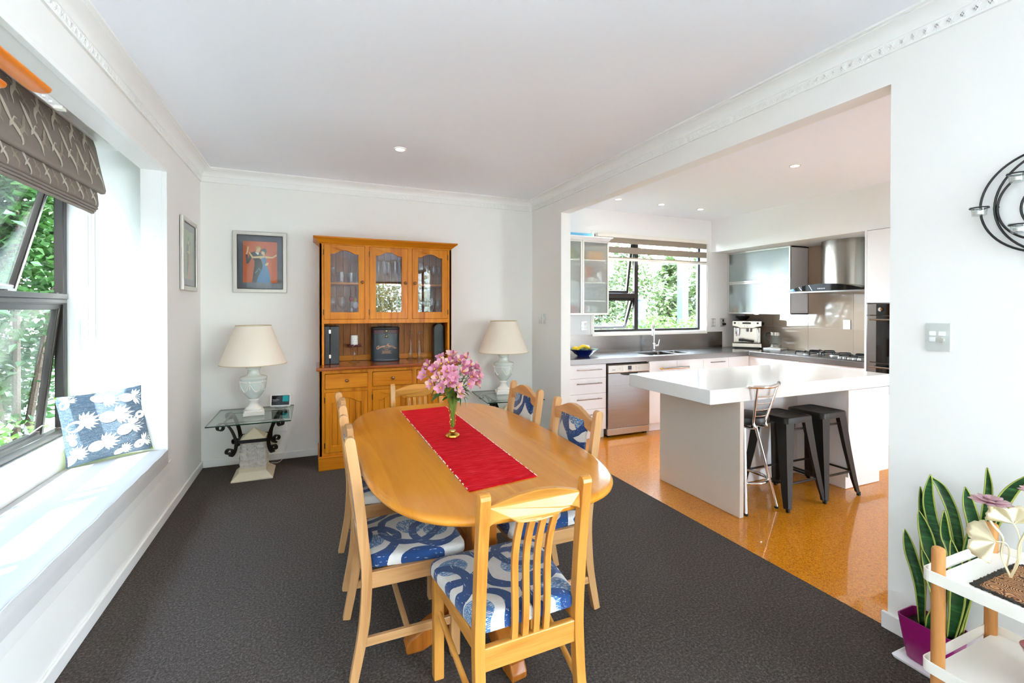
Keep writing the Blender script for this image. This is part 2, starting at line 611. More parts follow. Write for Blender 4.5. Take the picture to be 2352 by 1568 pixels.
M['art_blue'] = plain('art_blue', '#2f7cb5', 0.7, var=(14, 0.35))
M['art_red'] = plain('art_red', '#cf7a5c', 0.7)
M['art_hair'] = plain('art_hair', '#c9993a', 0.7)
M['art_white'] = plain('art_white', '#efe9df', 0.7)
M['art_line'] = plain('art_line', '#7fa39e', 0.7)
M['hob'] = plain('hob_steel', '#6d6863', 0.25, 1)
M['castiron'] = plain('cast_iron', '#151413', 0.6)
M['tan_tile'] = plain('tan_glass', '#b39d88', 0.06, **{'Coat Weight': 0.4})
M['shade'] = None
M['trunk'] = plain('bark', '#4a3a2c', 0.9, bump=(30, 0.8, 0.02))
M['lawn'] = plain('lawn', '#5a6350', 0.95, var=(14, 0.4))
M['paving'] = plain('paving', '#cfcdc9', 0.9, var=(10, 0.2))  # kept pale so it bounces daylight up to the ceiling
M['eave'] = plain('eave_paint', '#d9d6cf', 0.7)
M['post_grey'] = plain('post_grey', '#4c555a', 0.6)
M['off_white'] = plain('painted_tray', '#f1ede4', 0.4)
M['ginkgo'] = plain('champagne_metal', '#ebdfba', 0.35, 0.6)
M['oval_gold'] = plain('oval_gold', '#c2b27c', 0.3, 0.7)
M['coffee_metal'] = plain('brushed_steel', '#bdb5a8', 0.26, 1)
M['chain'] = plain('bead_chain', '#a9a69e', 0.35, 0.6)

def _stainless():
    t = NT('stainless')
    nz = t.noise(t.coord((2, 160, 160)), 1.0, 2)
    col = t.mix(nz, lin('#8f8b88'), lin('#a9a5a1'))
    return t.done(t.bsdf(col, 0.24, 1, t.bump(nz, 0.03, 0.001)))
M['steel'] = _stainless()

def _hood():
    t = NT('hood_steel')
    nz = t.noise(t.coord((160, 160, 2)), 1.0, 2)
    return t.done(t.bsdf(t.mix(nz, lin('#8d867d'), lin('#a8a198')), 0.22, 1, t.bump(nz, 0.03, 0.001)))
M['hood'] = _hood()

def _carpet():
    t = NT('carpet')
    v = t.coord()
    a = t.noise(v, 95, 4, 0.75)
    b = t.noise(v, 330, 2, 0.6)
    c = t.noise(v, 2.2, 3)
    f = t.math('ADD', t.math('MULTIPLY', a, 0.6), t.math('MULTIPLY', b, 0.4))
    col = t.ramp(f, [(0.36, lin('#241c18')), (0.5, lin('#4f453f')), (0.64, lin('#8a7f78'))])
    col = t.mix(t.math('MULTIPLY', c, 0.22), col, lin('#4a3f38'))
    return t.done(t.bsdf(col, 0.95, 0, t.bump(f, 1.0, 0.02), **{'Sheen Weight': 0.08, 'Sheen Roughness': 0.5, 'Specular IOR Level': 0.1}))
M['carpet'] = _carpet()

def _cork():
    t = NT('cork')
    v = t.coord()
    vo = t.n('ShaderNodeTexVoronoi')
    t.put(vo.inputs['Vector'], v)
    vo.inputs['Scale'].default_value = 240
    wn_ = t.n('ShaderNodeSeparateColor')
    t.put(wn_.inputs[0], vo.outputs['Color'])
    nz = t.noise(v, 60, 4, 0.7)
    f = t.math('ADD', t.math('MULTIPLY', wn_.outputs[0], 0.42), t.math('MULTIPLY', nz, 0.6))
    col = t.ramp(f, [(0.22, lin('#8e4a04')), (0.42, lin('#c67a10')), (0.6, lin('#d68a1a')), (0.85, lin('#e2a034'))])
    return t.done(t.bsdf(col, 0.35, 0, None, **{'Coat Weight': 0.7, 'Coat Roughness': 0.05, 'Specular IOR Level': 0.1}))
M['cork'] = _cork()

def _fabric(name, u, v):
    """woven loops: off-white ground, navy rings, heathered blue discs"""
    t = NT(name)
    tc = t.n('ShaderNodeTexCoord')
    oi = t.n('ShaderNodeObjectInfo')
    sp = t.n('ShaderNodeSeparateXYZ')
    t.put(sp.inputs[0], tc.outputs['Object'])
    wob = t.noise(t.coord(), 5.0, 2)
    rnd = t.math('MULTIPLY', oi.outputs['Random'], 0.9)
    U = t.math('ADD', t.math('ADD', sp.outputs[u], rnd), t.math('MULTIPLY', wob, 0.05))
    V = t.math('ADD', sp.outputs[v], t.math('MULTIPLY', wob, 0.05))
    def dist(cell, ou, ov):
        a = t.math('SUBTRACT', t.math('FRACT', t.math('DIVIDE', t.math('ADD', U, ou), cell)), 0.5)
        b = t.math('SUBTRACT', t.math('FRACT', t.math('DIVIDE', t.math('ADD', V, ov), cell * 0.92)), 0.5)
        return t.math('MULTIPLY', t.math('SQRT', t.math('ADD', t.math('MULTIPLY', a, a), t.math('MULTIPLY', b, b))), cell)
    d1 = dist(0.30, 5.0, 5.0)
    d2 = dist(0.34, 5.13, 5.19)
    ring = lambda d, a, b: t.math('MULTIPLY', t.math('GREATER_THAN', d, a), t.math('LESS_THAN', d, b))
    navy = t.math('MAXIMUM', ring(d1, 0.095, 0.133), ring(d2, 0.118, 0.158))
    disc = t.math('MAXIMUM', t.math('LESS_THAN', d1, 0.058), t.math('LESS_THAN', d2, 0.066))
    st = t.noise(t.coord((60, 320, 320)), 1.0, 2)
    st2 = t.noise(t.coord((130, 26, 130)), 1.0, 2)
    thr = t.math('GREATER_THAN', st, 0.56)
    fleck = t.math('GREATER_THAN', st2, 0.66)
    ground = t.mix(t.math('MULTIPLY', st, 0.35), lin('#d9d5cf'), lin('#a7a5a6'))
    heather = t.mix(thr, lin('#3f6f9e'), lin('#c3c7cc'))
    blue = t.mix(t.math('MULTIPLY', fleck, 0.75), lin('#0f3a72'), lin('#b9c4d2'))
    col = t.mix(disc, ground, heather)
    col = t.mix(navy, col, blue)
    return t.done(t.bsdf(col, 0.92, 0, t.bump(t.math('ADD', st, st2), 0.5, 0.004), **{'Sheen Weight': 0.2}))
M['fabric_seat'] = _fabric('loop_weave_seat', 0, 1)
M['fabric_back'] = _fabric('loop_weave_back', 0, 2)

def _runner():
    t = NT('red_runner')
    a = t.noise(t.coord((14, 210, 50)), 1.0, 4, 0.65)
    b = t.noise(t.coord((40, 500, 100)), 1.0, 2)
    col = t.ramp(a, [(0.3, lin('#a80010')), (0.5, lin('#c80818')), (0.66, lin('#d8303c')), (0.8, lin('#e8787a'))])
    return t.done(t.bsdf(col, 0.9, 0, t.bump(b, 0.5, 0.003), **{'Specular IOR Level': 0.1}))
M['runner'] = _runner()

def _denim():
    t = NT('blue_grey_linen')
    a = t.noise(t.coord((30, 30, 600)), 1.0, 2)
    b = t.noise(t.coord((600, 600, 30)), 1.0, 2)
    c = t.noise(t.coord(), 5, 2)
    f = t.math('ADD', t.math('MULTIPLY', a, 0.5), t.math('MULTIPLY', b, 0.5))
    col = t.ramp(f, [(0.35, lin('#34465a')), (0.5, lin('#566a7c')), (0.66, lin('#a9b4bd'))])
    col = t.mix(t.math('MULTIPLY', c, 0.35), col, lin('#6f8496'))
    return t.done(t.bsdf(col, 0.9))
M['denim'] = _denim()

def _shade():
    t = NT('lampshade_linen')
    c = lin('#fdf6ec')
    b = t.bsdf(c, 0.9)
    tl = t.n('ShaderNodeBsdfTranslucent')
    t.put(tl.inputs[0], c)
    mx = t.n('ShaderNodeMixShader')
    mx.inputs[0].default_value = 0.4
    t.t.links.new(b, mx.inputs[1])
    t.t.links.new(tl.outputs[0], mx.inputs[2])
    return t.done(mx.outputs[0])
M['shade'] = _shade()

def _snake():
    t = NT('snake_leaf')
    a = t.noise(t.coord((14, 14, 60)), 1.0, 3, 0.6, 0.6)
    col = t.ramp(a, [(0.35, lin('#0c2a12')), (0.55, lin('#1b4a20')), (0.7, lin('#3d6b35'))])
    return t.done(t.bsdf(col, 0.35))
M['snake'] = _snake()
M['snake_edge'] = plain('snake_margin', '#a3a950', 0.4)

def _woven():
    t = NT('woven_mat')
    v = t.n('ShaderNodeTexVoronoi')
    t.put(v.inputs['Vector'], t.coord())
    v.inputs['Scale'].default_value = 22
    w = t.math('SINE', t.math('MULTIPLY', v.outputs['Distance'], 60))
    col = t.ramp(t.math('MULTIPLY_ADD', w, 0.5, 0.5), [(0.15, lin('#3c2414')), (0.45, lin('#a85c14')), (0.75, lin('#b87028')), (0.95, lin('#a89070'))])
    return t.done(t.bsdf(col, 0.8, 0, t.bump(w, 0.3, 0.003)))
M['woven'] = _woven()
M['fringe'] = plain('fringe', '#332a22', 0.9, bump=(300, 0.8, 0.004))

# ------------------------------------------------------------------ the room
XL, XR, YB, ZC = -0.937, 2.405, 4.996, 2.725
XJ = 2.518                      # kitchen side of the dividing wall
YK, XK = 5.03, 5.962            # kitchen back wall, kitchen right wall
B0, B1 = 1.75, 3.936            # bay opening along the left wall

struct(MB().box(XL - 0.02, 2.409, -3.02, YB + 0.01, -0.1, 0).build('floor', M['carpet']), 'dark taupe cut-pile carpet')
struct(MB().box(2.409, XK + 0.02, -0.5, YK + 0.02, -0.1, -0.003).build('floor_kitchen', M['cork']), 'glossy orange cork kitchen floor')
struct(MB().box(XL - 0.16, XR + 0.06, -3.15, YB + 0.06, ZC, ZC + 0.1).build('ceiling', M['ceiling']))
struct(MB().box(XR + 0.06, XK + 0.12, -0.62, YK + 0.12, ZC, ZC + 0.1).build('ceiling_kitchen', M['ceiling']))
# left wall with the bay opening; openings added behind the camera admit daylight
struct(MB().plate(rect(-3.15, YB + 0.1, -0.1, ZC), [rect(B0, B1, 0.375, 2.42)], 'x', XL - 0.146, XL).build('wall_left', M['wall']))
struct(MB().box(XL - 0.16, XJ, YB, YB + 0.1, -0.1, ZC).build('wall_back', M['wall']))
struct(MB().plate([(-3.15, -0.1), (1.26, -0.1), (1.26, 2.468), (4.294, 2.468), (4.294, -0.1), (YB, -0.1), (YB, ZC), (-3.15, ZC)], [rect(-2.9, -0.9, 0.02, 2.4)], 'x', XR, XJ).build('wall_right', M['wall']))
struct(MB().plate(rect(XL - 0.146, XR, -0.1, ZC), [rect(1.2, 2.36, 0.02, 2.16)], 'y', -3.12, -3.0).build('wall_rear', M['wall']))
KW0, KW1, KZ0, KZ1 = 3.297, 5.187, 1.135, 2.424
struct(MB().plate(rect(XJ, XK + 0.1, -0.1, ZC), [rect(KW0, KW1, KZ0, KZ1)], 'y', YK, YK + 0.12).build('wall_kitchen_back', M['wall_white']))
wkr = struct(MB().box(XK, XK + 0.1, -0.62, YK, -0.1, ZC).build('wall_kitchen_right', M['wall_white']))
struct(MB().plate(rect(XJ, XK, -0.1, ZC), [rect(4.8, 5.4, 0.02, 2.12)], 'y', -0.62, -0.5).build('wall_kitchen_front', M['wall_white']))
struct(MB().box(5.29, XK, 1.0, YK, 2.268, ZC).build('wall_bulkhead', M['wall_white']), 'boxed bulkhead over the kitchen wall units')

# baseboards
def baseboard(name, m):
    return struct(m.build(name, M['trim'], bevel=0.004))
baseboard('baseboard_left', MB().box(XL, XL + 0.014, -3.0, YB, 0, 0.066))
baseboard('baseboard_back', MB().box(XL + 0.014, XR, YB - 0.014, YB, 0, 0.066))
baseboard('baseboard_right', MB().box(XR - 0.018, XR, -0.88, 1.278, 0, 0.075))
baseboard('baseboard_corner', MB().box(XR - 0.016, XR, 4.294, YB - 0.014, 0, 0.066))

# plaster cornice: three mitred runs with a zigzag band in relief
CP = [(0.0, 2.606), (0.013, 2.606), (0.013, 2.655), (0.018, 2.657)] + [(0.018 + 0.058 * (1 - math.cos(R(a))), 2.657 + 0.052 * math.sin(R(a))) for a in range(15, 91, 15)] + [(0.076, 2.713), (0.094, 2.715), (0.094, ZC), (0.0, ZC)]
def cornice(name, a, b, inward):
    """run from a to b (plan points at the wall); inward = unit plan vector into the room; both ends mitred"""
    a, b, w = Vector(a), Vector(b), Vector(inward)
    d = (b - a).normalized()
    m = MB()
    rings = []
    for e, sgn in ((a, 1), (b, -1)):
        rings.append([(e.x + w.x * q + d.x * q * sgn, e.y + w.y * q + d.y * q * sgn, z) for q, z in CP])
    m.loft(rings)
    o = struct(m.build(name, M['trim'], smooth=25))
    z = MB()
    L = (b - a).length
    s_ = 0.05
    k = 0
    while s_ < L - 0.05:
        for off in (0.0, 0.009):
            p0 = a + d * (s_ + off) + w * 0.0135
            p1 = p0 + d * (0.02 if k % 2 else -0.02)
            z.bar((p0.x, p0.y, 2.616), (p1.x, p1.y, 2.645), 0.004, 0.004, (w.x, w.y, 0))
        s_ += 0.021
        k += 1
    z.build('zigzag_relief', M['trim'], o, kind='stuff')
    return o
cornice('trim_1', (XL, -0.6), (XL, YB), (1, 0))
cornice('trim_2', (XL, YB), (XR, YB), (0, -1))
cornice('trim_3', (XR, YB), (XR, -0.6), (-1, 0))

# the bay: jamb liners, header, side wall, sill wall and seat base
trim = MB()
trim.box(XL - 0.146, XL - 0.02, B1 - 0.012, B1, 0.375, 2.408).box(XL - 0.024, XL + 0.005, B1 - 0.016, B1 + 0.002, 0.375, 2.42)
trim.box(XL - 0.146, XL - 0.02, B0, B1, 2.408, 2.42).box(XL - 0.024, XL + 0.005, B0, B1, 2.402, 2.424)
struct(trim.build('trim_4', M['trim'], bevel=0.002), 'white boards lining the bay opening')
struct(MB().box(XL - 0.001, XL + 0.006, B0 - 0.07, B1 + 0.07, 0.312, 0.375).build('trim_5', M['trim'], bevel=0.002), 'white board along the window seat front')
XW0 = -1.404
bay = MB()
bay.box(-1.60, XL - 0.146, 4.10, 4.22, 0.0, 2.62)
bay.box(-1.60, XL - 0.146, B0 - 0.16, B0 - 0.04, 0.0, 2.62)
bay.box(-1.60, XL - 0.146, B0 - 0.16, 4.22, 2.56, 2.66)
struct(bay.build('wall_bay', M['trim']))
struct(MB().box(-1.60, XW0, B0 - 0.05, 4.10, 0.0, 0.585).build('wall_sill', M['trim']))
struct(MB().box(-1.535, XW0 + 0.012, B0 - 0.04, 4.10, 0.585, 0.606).build('trim_6', M['white'], bevel=0.004), 'white window sill board')
struct(MB().box(-1.455, XW0, 4.07, 4.10, 0.606, 2.56).build('trim_7', M['trim'], bevel=0.003), 'narrow upright board at the window reveal')
struct(MB().box(XW0, XL - 0.001, B0 - 0.02, 4.10, 0.33, 0.374).build('trim_8', M['trim']), 'seat board under the cushion')
# outside: eaves over the bay
struct(MB().box(-1.76, -1.58, 0.6, 4.6, 2.66, 2.72).build('roof_eave', M['eave']))

# bay window: bronze frame, two columns of top-hung sashes pushed open
win = struct(MB().plate(rect(B0 - 0.03, 4.095, 0.606, 2.52), [rect(B0 + 0.02, 2.55, 0.655, 1.478), rect(B0 + 0.02, 2.55, 1.548, 2.47), rect(2.61, 4.045, 0.655, 1.478), rect(2.61, 4.045, 1.548, 2.47)], 'x', -1.585, -1.534).build('window_1', M['bronze'], bevel=0.004), 'bronze aluminium bay window')
MB().box(-1.536, -1.520, B0 - 0.02, 4.05, 1.488, 1.512).box(-1.536, -1.512, B0 - 0.02, 4.05, 1.516, 1.548).build('transom', M['bronze_mid'], win, bevel=0.002)
def sash(y0, y1, ztop, zbot, ang, parent, flat=False):
    h = (ztop - zbot) / math.cos(ang)
    rot = Matrix.Translation((-1.56, 0, ztop)) @ Matrix.Rotation(ang, 4, 'Y')
    m = MB().plate(rect(y0, y1, -h, 0), [rect(y0 + 0.045, y1 - 0.045, -h + 0.05, -0.04)], 'x', -0.02, 0.016).move(rot)
    o = m.build('sash', M['bronze'], parent, bevel=0.003)
    MB().box(-0.004, 0.002, y0 + 0.043, y1 - 0.043, -h + 0.048, -0.038).move(rot).build('pane', M['window_glass'], o)
    bl = MB()
    for s_ in (y0 + 0.03, y1 - 0.03):     # gasket bead
        bl.box(0.016, 0.02, s_ - 0.006, s_ + 0.006, -h + 0.03, -0.03)
    bl.move(rot).build('gasket', M['bronze_mid'], o)
    return o
for (y0, y1) in ((B0 + 0.03, 2.545), (2.615, 4.04)):
    sash(y0, y1, 2.465, 1.555, R(14), win)
    lo = sash(y0, y1, 1.485, 0.60, R(6.3), win)
st = MB()
for ye in (3.99, 2.66):
    st.bar((-1.56, ye, 0.668), (-1.60, ye - 0.06, 0.70), 0.014, 0.003).bar((-1.60, ye - 0.06, 0.70), (-1.648, ye - 0.10, 0.655), 0.014, 0.003)
st.build('friction_stay', M['alum'], win)
MB().box(-1.545, -1.515, 3.9, 3.93, 1.545, 1.556).box(-1.545, -1.515, 3.35, 3.38, 1.545, 1.556).build('latch', M['black'], win)

# window seat cushion with piping
t = thing('seat_cushion', 'long pale grey linen cushion on the sunny window seat', 'cushion', (-1.17, 2.5, 0.374))
def cush(x0, x1, y0, y1, z0, z1, r=0.02):
    m = MB()
    prof = [(0.006, 0), (0, 0.01), (0, 0.5), (0, 0.9), (0.008, 1.0), (0.05, 1.04), (0.16, 1.06)]
    rings = []
    for ins, k in prof:
        z = z0 + (z1 - z0) * k
        rings.append([(x, y, z) for x, y in rrect(x0 + ins, x1 - ins, y0 + ins, y1 - ins, r + 0.001)])
    return m.loft(rings)
cush(XW0 + 0.004, XL + 0.012, B0 + 0.008, B1 - 0.018, 0.376, 0.475).build('cover', M['cushion'], t, smooth=50)
MB().tube([(XL + 0.012, B0 + 0.02 + (B1 - B0 - 0.05) * i / 60, 0.4735 + 0.002 * math.sin(i * 0.9)) for i in range(61)], 0.004, 6).build('piping', M['cushion'], t, smooth=True)

# unseen glazing carrying daylight in: doors added, rear window enlarged
def fixed_window(name, outer, holes, ax, d0, d1, label):
    o = struct(MB().plate(outer, holes, ax, d0, d1).build(name, M['bronze']), label)
    for h in holes:
        us = [p[0] for p in h]
        vs = [p[1] for p in h]
        g = MB().plate(rect(min(us) - 0.01, max(us) + 0.01, min(vs) - 0.01, max(vs) + 0.01), [], ax, (d0 + d1) / 2 - 0.003, (d0 + d1) / 2 + 0.003)
        g.build('pane', M['window_glass'], o)
    return o
fixed_window('window_2', rect(1.2, 2.36, 0.02, 2.16), [rect(1.25, 2.31, 0.08, 2.11)], 'y', -3.08, -3.03, 'rear window behind the camera')
fixed_window('door_added_1', rect(-2.9, -0.9, 0.02, 2.4), [rect(-2.84, -1.93, 0.08, 2.34), rect(-1.87, -0.96, 0.08, 2.34)], 'x', XR + 0.03, XR + 0.08, 'unseen glazed side door added behind the camera for daylight')  # unseen door added to light the left wall
fixed_window('door_added_2', rect(4.8, 5.4, 0.02, 2.12), [rect(4.86, 5.34, 0.08, 2.06)], 'y', -0.58, -0.53, 'unseen glazed kitchen door added for daylight')  # unseen door added to send daylight onto the island front

# kitchen window
kw = struct(MB().plate(rect(KW0, 5.15, KZ0 + 0.018, KZ1), [rect(KW0 + 0.03, 3.985, KZ0 + 0.05, 1.598), rect(KW0 + 0.03, 3.985, 1.663, KZ1 - 0.03), rect(4.047, 5.11, KZ0 + 0.05, KZ1 - 0.03)], 'y', YK + 0.07, YK + 0.115).build('window_3', M['bronze'], bevel=0.003), 'bronze aluminium window over the sink')
MB().box(4.045, 5.112, YK + 0.09, YK + 0.096, KZ0 + 0.048, KZ1 - 0.028).build('pane', M['window_glass'], kw)
def ksash(x0, x1, zt, zb, ang):
    h = (zt - zb) / math.cos(ang)
    rot = Matrix.Translation((0, YK + 0.10, zt)) @ Matrix.Rotation(ang, 4, 'X')
    o = MB().plate(rect(x0, x1, -h, 0), [rect(x0 + 0.035, x1 - 0.035, -h + 0.035, -0.035)], 'y', -0.015, 0.02).move(rot).build('sash', M['bronze'], kw, bevel=0.002)
    MB().box(x0 + 0.034, x1 - 0.034, 0.0, 0.005, -h + 0.034, -0.034).move(rot).build('pane', M['window_glass'], o)
ksash(KW0 + 0.035, 3.98, 1.60, 1.19, R(22))
ksash(KW0 + 0.035, 3.98, 2.39, 1.668, R(9))
struct(MB().box(KW0 - 0.03, KW1 + 0.02, YK - 0.012, YK, KZ0 - 0.03, KZ0).box(KW0, KW1, YK, YK + 0.07, KZ0 - 0.02, KZ0 + 0.016).build('trim_9', M['trim'], bevel=0.002), 'white sill of the sink window')
struct(MB().plate(rect(KW0 - 0.05, KW1 + 0.03, KZ0, KZ1 + 0.03), [rect(KW0, KW1, KZ0, KZ1)], 'y', YK - 0.008, YK).build('trim_10', M['trim'], bevel=0.002), 'white casing around the sink window')

# ------------------------------------------------------------------ dining table
TX, TY, TA, TB, TZ = 0.698, 2.327, 0.517, 0.9375, 0.78
def superell(a, b, n, k=96):
    out = []
    for i in range(k):
        th = 2 * PI * i / k
        c, s_ = math.cos(th), math.sin(th)
        out.append((math.copysign(abs(c) ** (2 / n), c) * a, math.copysign(abs(s_) ** (2 / n), s_) * b))
    return out
dt = thing('dining_table', 'oval honey wood dining table with red runner laid down its middle', 'table', (TX, TY, 0))
rings = []
for ins, z in ((0.035, TZ - 0.034), (0.012, TZ - 0.032), (0.002, TZ - 0.024), (0.0, TZ - 0.015), (0.003, TZ - 0.007), (0.010, TZ - 0.0015), (0.022, TZ), (0.2, TZ)):
    rings.append([(TX + x, TY + y, z) for x, y in superell(TA - ins, TB - ins, 3.3)])
MB().loft(rings).build('table_top', M['table'], dt, smooth=45)
MB().plate([(TX + x, TY + y) for x, y in superell(TA - 0.12, TB - 0.16, 3.3, 48)], [[(TX + x, TY + y) for x, y in superell(TA - 0.14, TB - 0.18, 3.3, 48)]], 'z', TZ - 0.085, TZ - 0.034).build('apron', M['table_leg'], dt)
for py, s_ in ((1.98, -1), (2.68, 1)):
    col = MB().box(TX - 0.06, TX + 0.06, py - 0.05, py + 0.05, 0.12, TZ - 0.075)
    col.box(TX - 0.28, TX + 0.28, py - 0.04, py + 0.04, TZ - 0.095, TZ - 0.034)
    col.build('pedestal', M['table_leg'], dt, bevel=0.01)
    def foot(d):
        d = Vector((d[0], d[1], 0)).normalized()
        wd = Vector((-d.y, d.x, 0))
        out = [(0.02, 0.20), (0.10, 0.185), (0.20, 0.13), (0.28, 0.085), (0.325, 0.06), (0.345, 0.03), (0.34, 0.0), (0.27, 0.0), (0.20, 0.03), (0.10, 0.085), (0.02, 0.10)]
        m = MB()
        rr = [[Vector((TX, py, 0)) + d * u + wd * e + Vector((0, 0, z)) for u, z in out] for e in (-0.034, 0.034)]
        m.loft(rr)
        m.build('foot', M['table_leg'], dt, bevel=0.008)
    for d in ((-1, 0), (1, 0), (0.12, s_)):
        foot(d)
MB().box(TX - 0.03, TX + 0.03, 2.02, 2.64, 0.2, 0.28).build('stretcher', M['table_leg'], dt, bevel=0.006)

# runner: a skewed woven strip with a rough edge
RC = [(0.526, 3.066), (0.836, 3.097), (0.822, 1.663), (0.525, 1.618)]
rz0 = TZ + 0.0006
t = thing('table_runner', 'bright red woven runner along the middle of the dining table', 'table runner', (0.68, 2.36, rz0))
def rp(u, v):
    a, b, c, d = (Vector(p) for p in RC)
    p = (a * (1 - u) + b * u) * (1 - v) + (d * (1 - u) + c * u) * v
    return p
m = MB()
rr = []
for z in (rz0, rz0 + 0.004):
    ring = []
    for (u0, v0, u1, v1, n) in ((0, 0, 1, 0, 40), (1, 0, 1, 1, 150), (1, 1, 0, 1, 40), (0, 1, 0, 0, 150)):
        for i in range(n):
            f = i / n
            p = rp(u0 + (u1 - u0) * f, v0 + (v1 - v0) * f)
            j = random.uniform(-0.0016, 0.0016)
            ring.append((p.x + j, p.y + (j if v0 == v1 else 0), z))
    rr.append(ring)
m.loft(rr).build('weave', M['runner'], t)
sel = MB()
for v in range(0, 150):
    for u in (0.0, 1.0):
        p = rp(u, (v + 0.5) / 150)
        if random.random() < 0.6:
            sel.obox((p.x, p.y, rz0 + 0.003), (0.004, 0.003, 0.003))
sel.build('edge_stitches', M['print_white'], t, kind='stuff')

# ------------------------------------------------------------------ chairs (own axes: faces +Y, origin on the floor between the rear feet)
def post(m, x, prof, w, th, ztop):
    """curved rear post: prof = [(y, z)] centre line; rounded top"""
    pts = spline([(y, z, 0) for y, z in prof], 5)
    lft, rgt = [], []
    for i, p in enumerate(pts):
        d = (pts[min(i + 1, len(pts) - 1)] - pts[max(i - 1, 0)]).normalized()
        n = Vector((d.y, -d.x, 0))
        k = w / 2 * (0.82 + 0.18 * min(1, abs(p.y) / 0.25)) if p.y < 0.25 else w / 2
        lft.append((p.x - n.x * k, p.y - n.y * k))
        rgt.append((p.x + n.x * k, p.y + n.y * k))
    e = pts[-1]
    cap = [(e.x + w / 2 * math.cos(a), e.y + w / 2 * math.sin(a)) for a in (R(30), R(60), R(90), R(120), R(150))]
    out = rgt + cap + lft[::-1] if rgt[-1][0] > lft[-1][0] else lft + cap + rgt[::-1]
    m.plate(out, [], 'x', x - th / 2, x + th / 2)

def prof_y(prof, z):
    for (y0, z0), (y1, z1) in zip(prof, prof[1:]):
        if z0 <= z <= z1:
            return y0 + (y1 - y0) * (z - z0) / (z1 - z0)
    return prof[-1][0]

def seat_pad(fw, rw, y0, y1, z0, z1, mat, parent):
    m = MB()
    rings = []
    def outline(k, z, zb):
        o = []
        n = 8
        r = 0.045
        corners = [(fw * k, y1, 0), (-fw * k, y1, 90), (-rw * k, y0, 180), (rw * k, y0, 270)]
        for cx, cy, a0 in corners:
            sx = -1 if cx > 0 else 1
            sy = -1 if cy == y1 else 1
            for i in range(n + 1):
                a = R(a0 + 90 * i / n)
                yy = cy + sy * r + r * math.sin(a)
                yy = (yy - (y0 + y1) / 2) * (0.5 + k / 2) + (y0 + y1) / 2
                o.append((cx + sx * r + r * math.cos(a), yy, z))
        return o
    for k, f in ((0.985, 0.0), (1.0, 0.2), (1.0, 0.62), (0.985, 0.86), (0.95, 1.0), (0.8, 1.14), (0.5, 1.24), (0.3, 1.27)):
        rings.append(outline(k, z0 + (z1 - z0) * f, z0))
    m.loft(rings).build('seat', mat, parent, smooth=60)

PA = [(0.0, 0.0), (0.035, 0.185), (0.047, 0.31), (0.049, 0.43), (0.038, 0.54), (0.027, 0.65), (0.012, 0.78), (-0.012, 0.937)]
def side_chair(name, label):
    t = thing(name, label, 'chair', group='dining chairs along the sides of the table', local=True)
    hx = 0.203
    for s_ in (-1, 1):
        m = MB()
        post(m, s_ * hx, PA, 0.04, 0.032, 0.957)
        m.build('rear_leg', M['beech'], t, bevel=0.005)
    for s_ in (-1, 1):
        MB().box(s_ * 0.205 - 0.02, s_ * 0.205 + 0.02, 0.385, 0.425, 0, 0.42).build('leg', M['beech'], t, bevel=0.004)
    fr = MB()
    for s_ in (-1, 1):
        fr.bar((s_ * 0.205, 0.06, 0.388), (s_ * 0.207, 0.39, 0.388), 0.022, 0.064)
    fr.box(-0.19, 0.19, 0.395, 0.417, 0.356, 0.42).box(-0.19, 0.19, 0.04, 0.062, 0.356, 0.42)
    fr.build('seat_frame', M['beech_y'], t, bevel=0.003)
    for s_ in (-1, 1):
        MB().bar((s_ * 0.205, 0.035, 0.148), (s_ * 0.205, 0.39, 0.148), 0.018, 0.034).build('stretcher', M['beech_y'], t, bevel=0.003)
    MB().box(-0.196, 0.196, 0.20, 0.22, 0.138, 0.162).build('stretcher', M['beech_x'], t, bevel=0.003)
    top = [(-0.19, 0.905), (-0.15, 0.912), (-0.10, 0.932), (-0.05, 0.95), (0, 0.955), (0.05, 0.95), (0.10, 0.932), (0.15, 0.912), (0.19, 0.905)]
    bot = [(0.19, 0.845), (0.14, 0.85), (0.09, 0.872), (0.045, 0.885), (0, 0.889), (-0.045, 0.885), (-0.09, 0.872), (-0.14, 0.85), (-0.19, 0.845)]
    MB().plate(top[::-1] + bot[::-1], [], 'y', -0.014, 0.012).build('crest_rail', M['beech_x'], t, bevel=0.006)
    m = MB()
    N = 16
    def sec(z, k):
        y = prof_y(PA, z)
        w = 0.125
        return [(-w, y + 0.004, z), (-w + 0.012, y + 0.017, z), (0, y + 0.022, z), (w - 0.012, y + 0.017, z), (w, y + 0.004, z), (w - 0.01, y - 0.012, z), (-w + 0.01, y - 0.012, z)]
    rings = [sec(0.40 + (0.892 - 0.40) * i / N, i) for i in range(N + 1)]
    m.loft(rings).build('back_panel', M['fabric_back'], t, smooth=50)
    MB().box(-0.19, 0.19, 0.03, 0.05, 0.43, 0.47).build('back_rail', M['beech_x'], t, bevel=0.003)
    seat_pad(0.225, 0.19, 0.062, 0.455, 0.42, 0.462, M['fabric_seat'], t)
    return t
sc0 = side_chair('dining_chair', 'side dining chair nearest the window seat cushion and camera, blue looped fabric')
sc0.location = (0.142, 2.093, 0)
sc0.rotation_euler = (0, 0, R(-90))
dup(sc0, (0.152, 2.735, 0), R(-90), 'upholstered side dining chair on the window side, farther from camera')
dup(sc0, (1.262, 2.11, 0), R(90), 'upholstered side dining chair on the kitchen side, near the island')
dup(sc0, (1.270, 2.75, 0), R(90), 'upholstered side dining chair on the kitchen side, near the corner lamp')

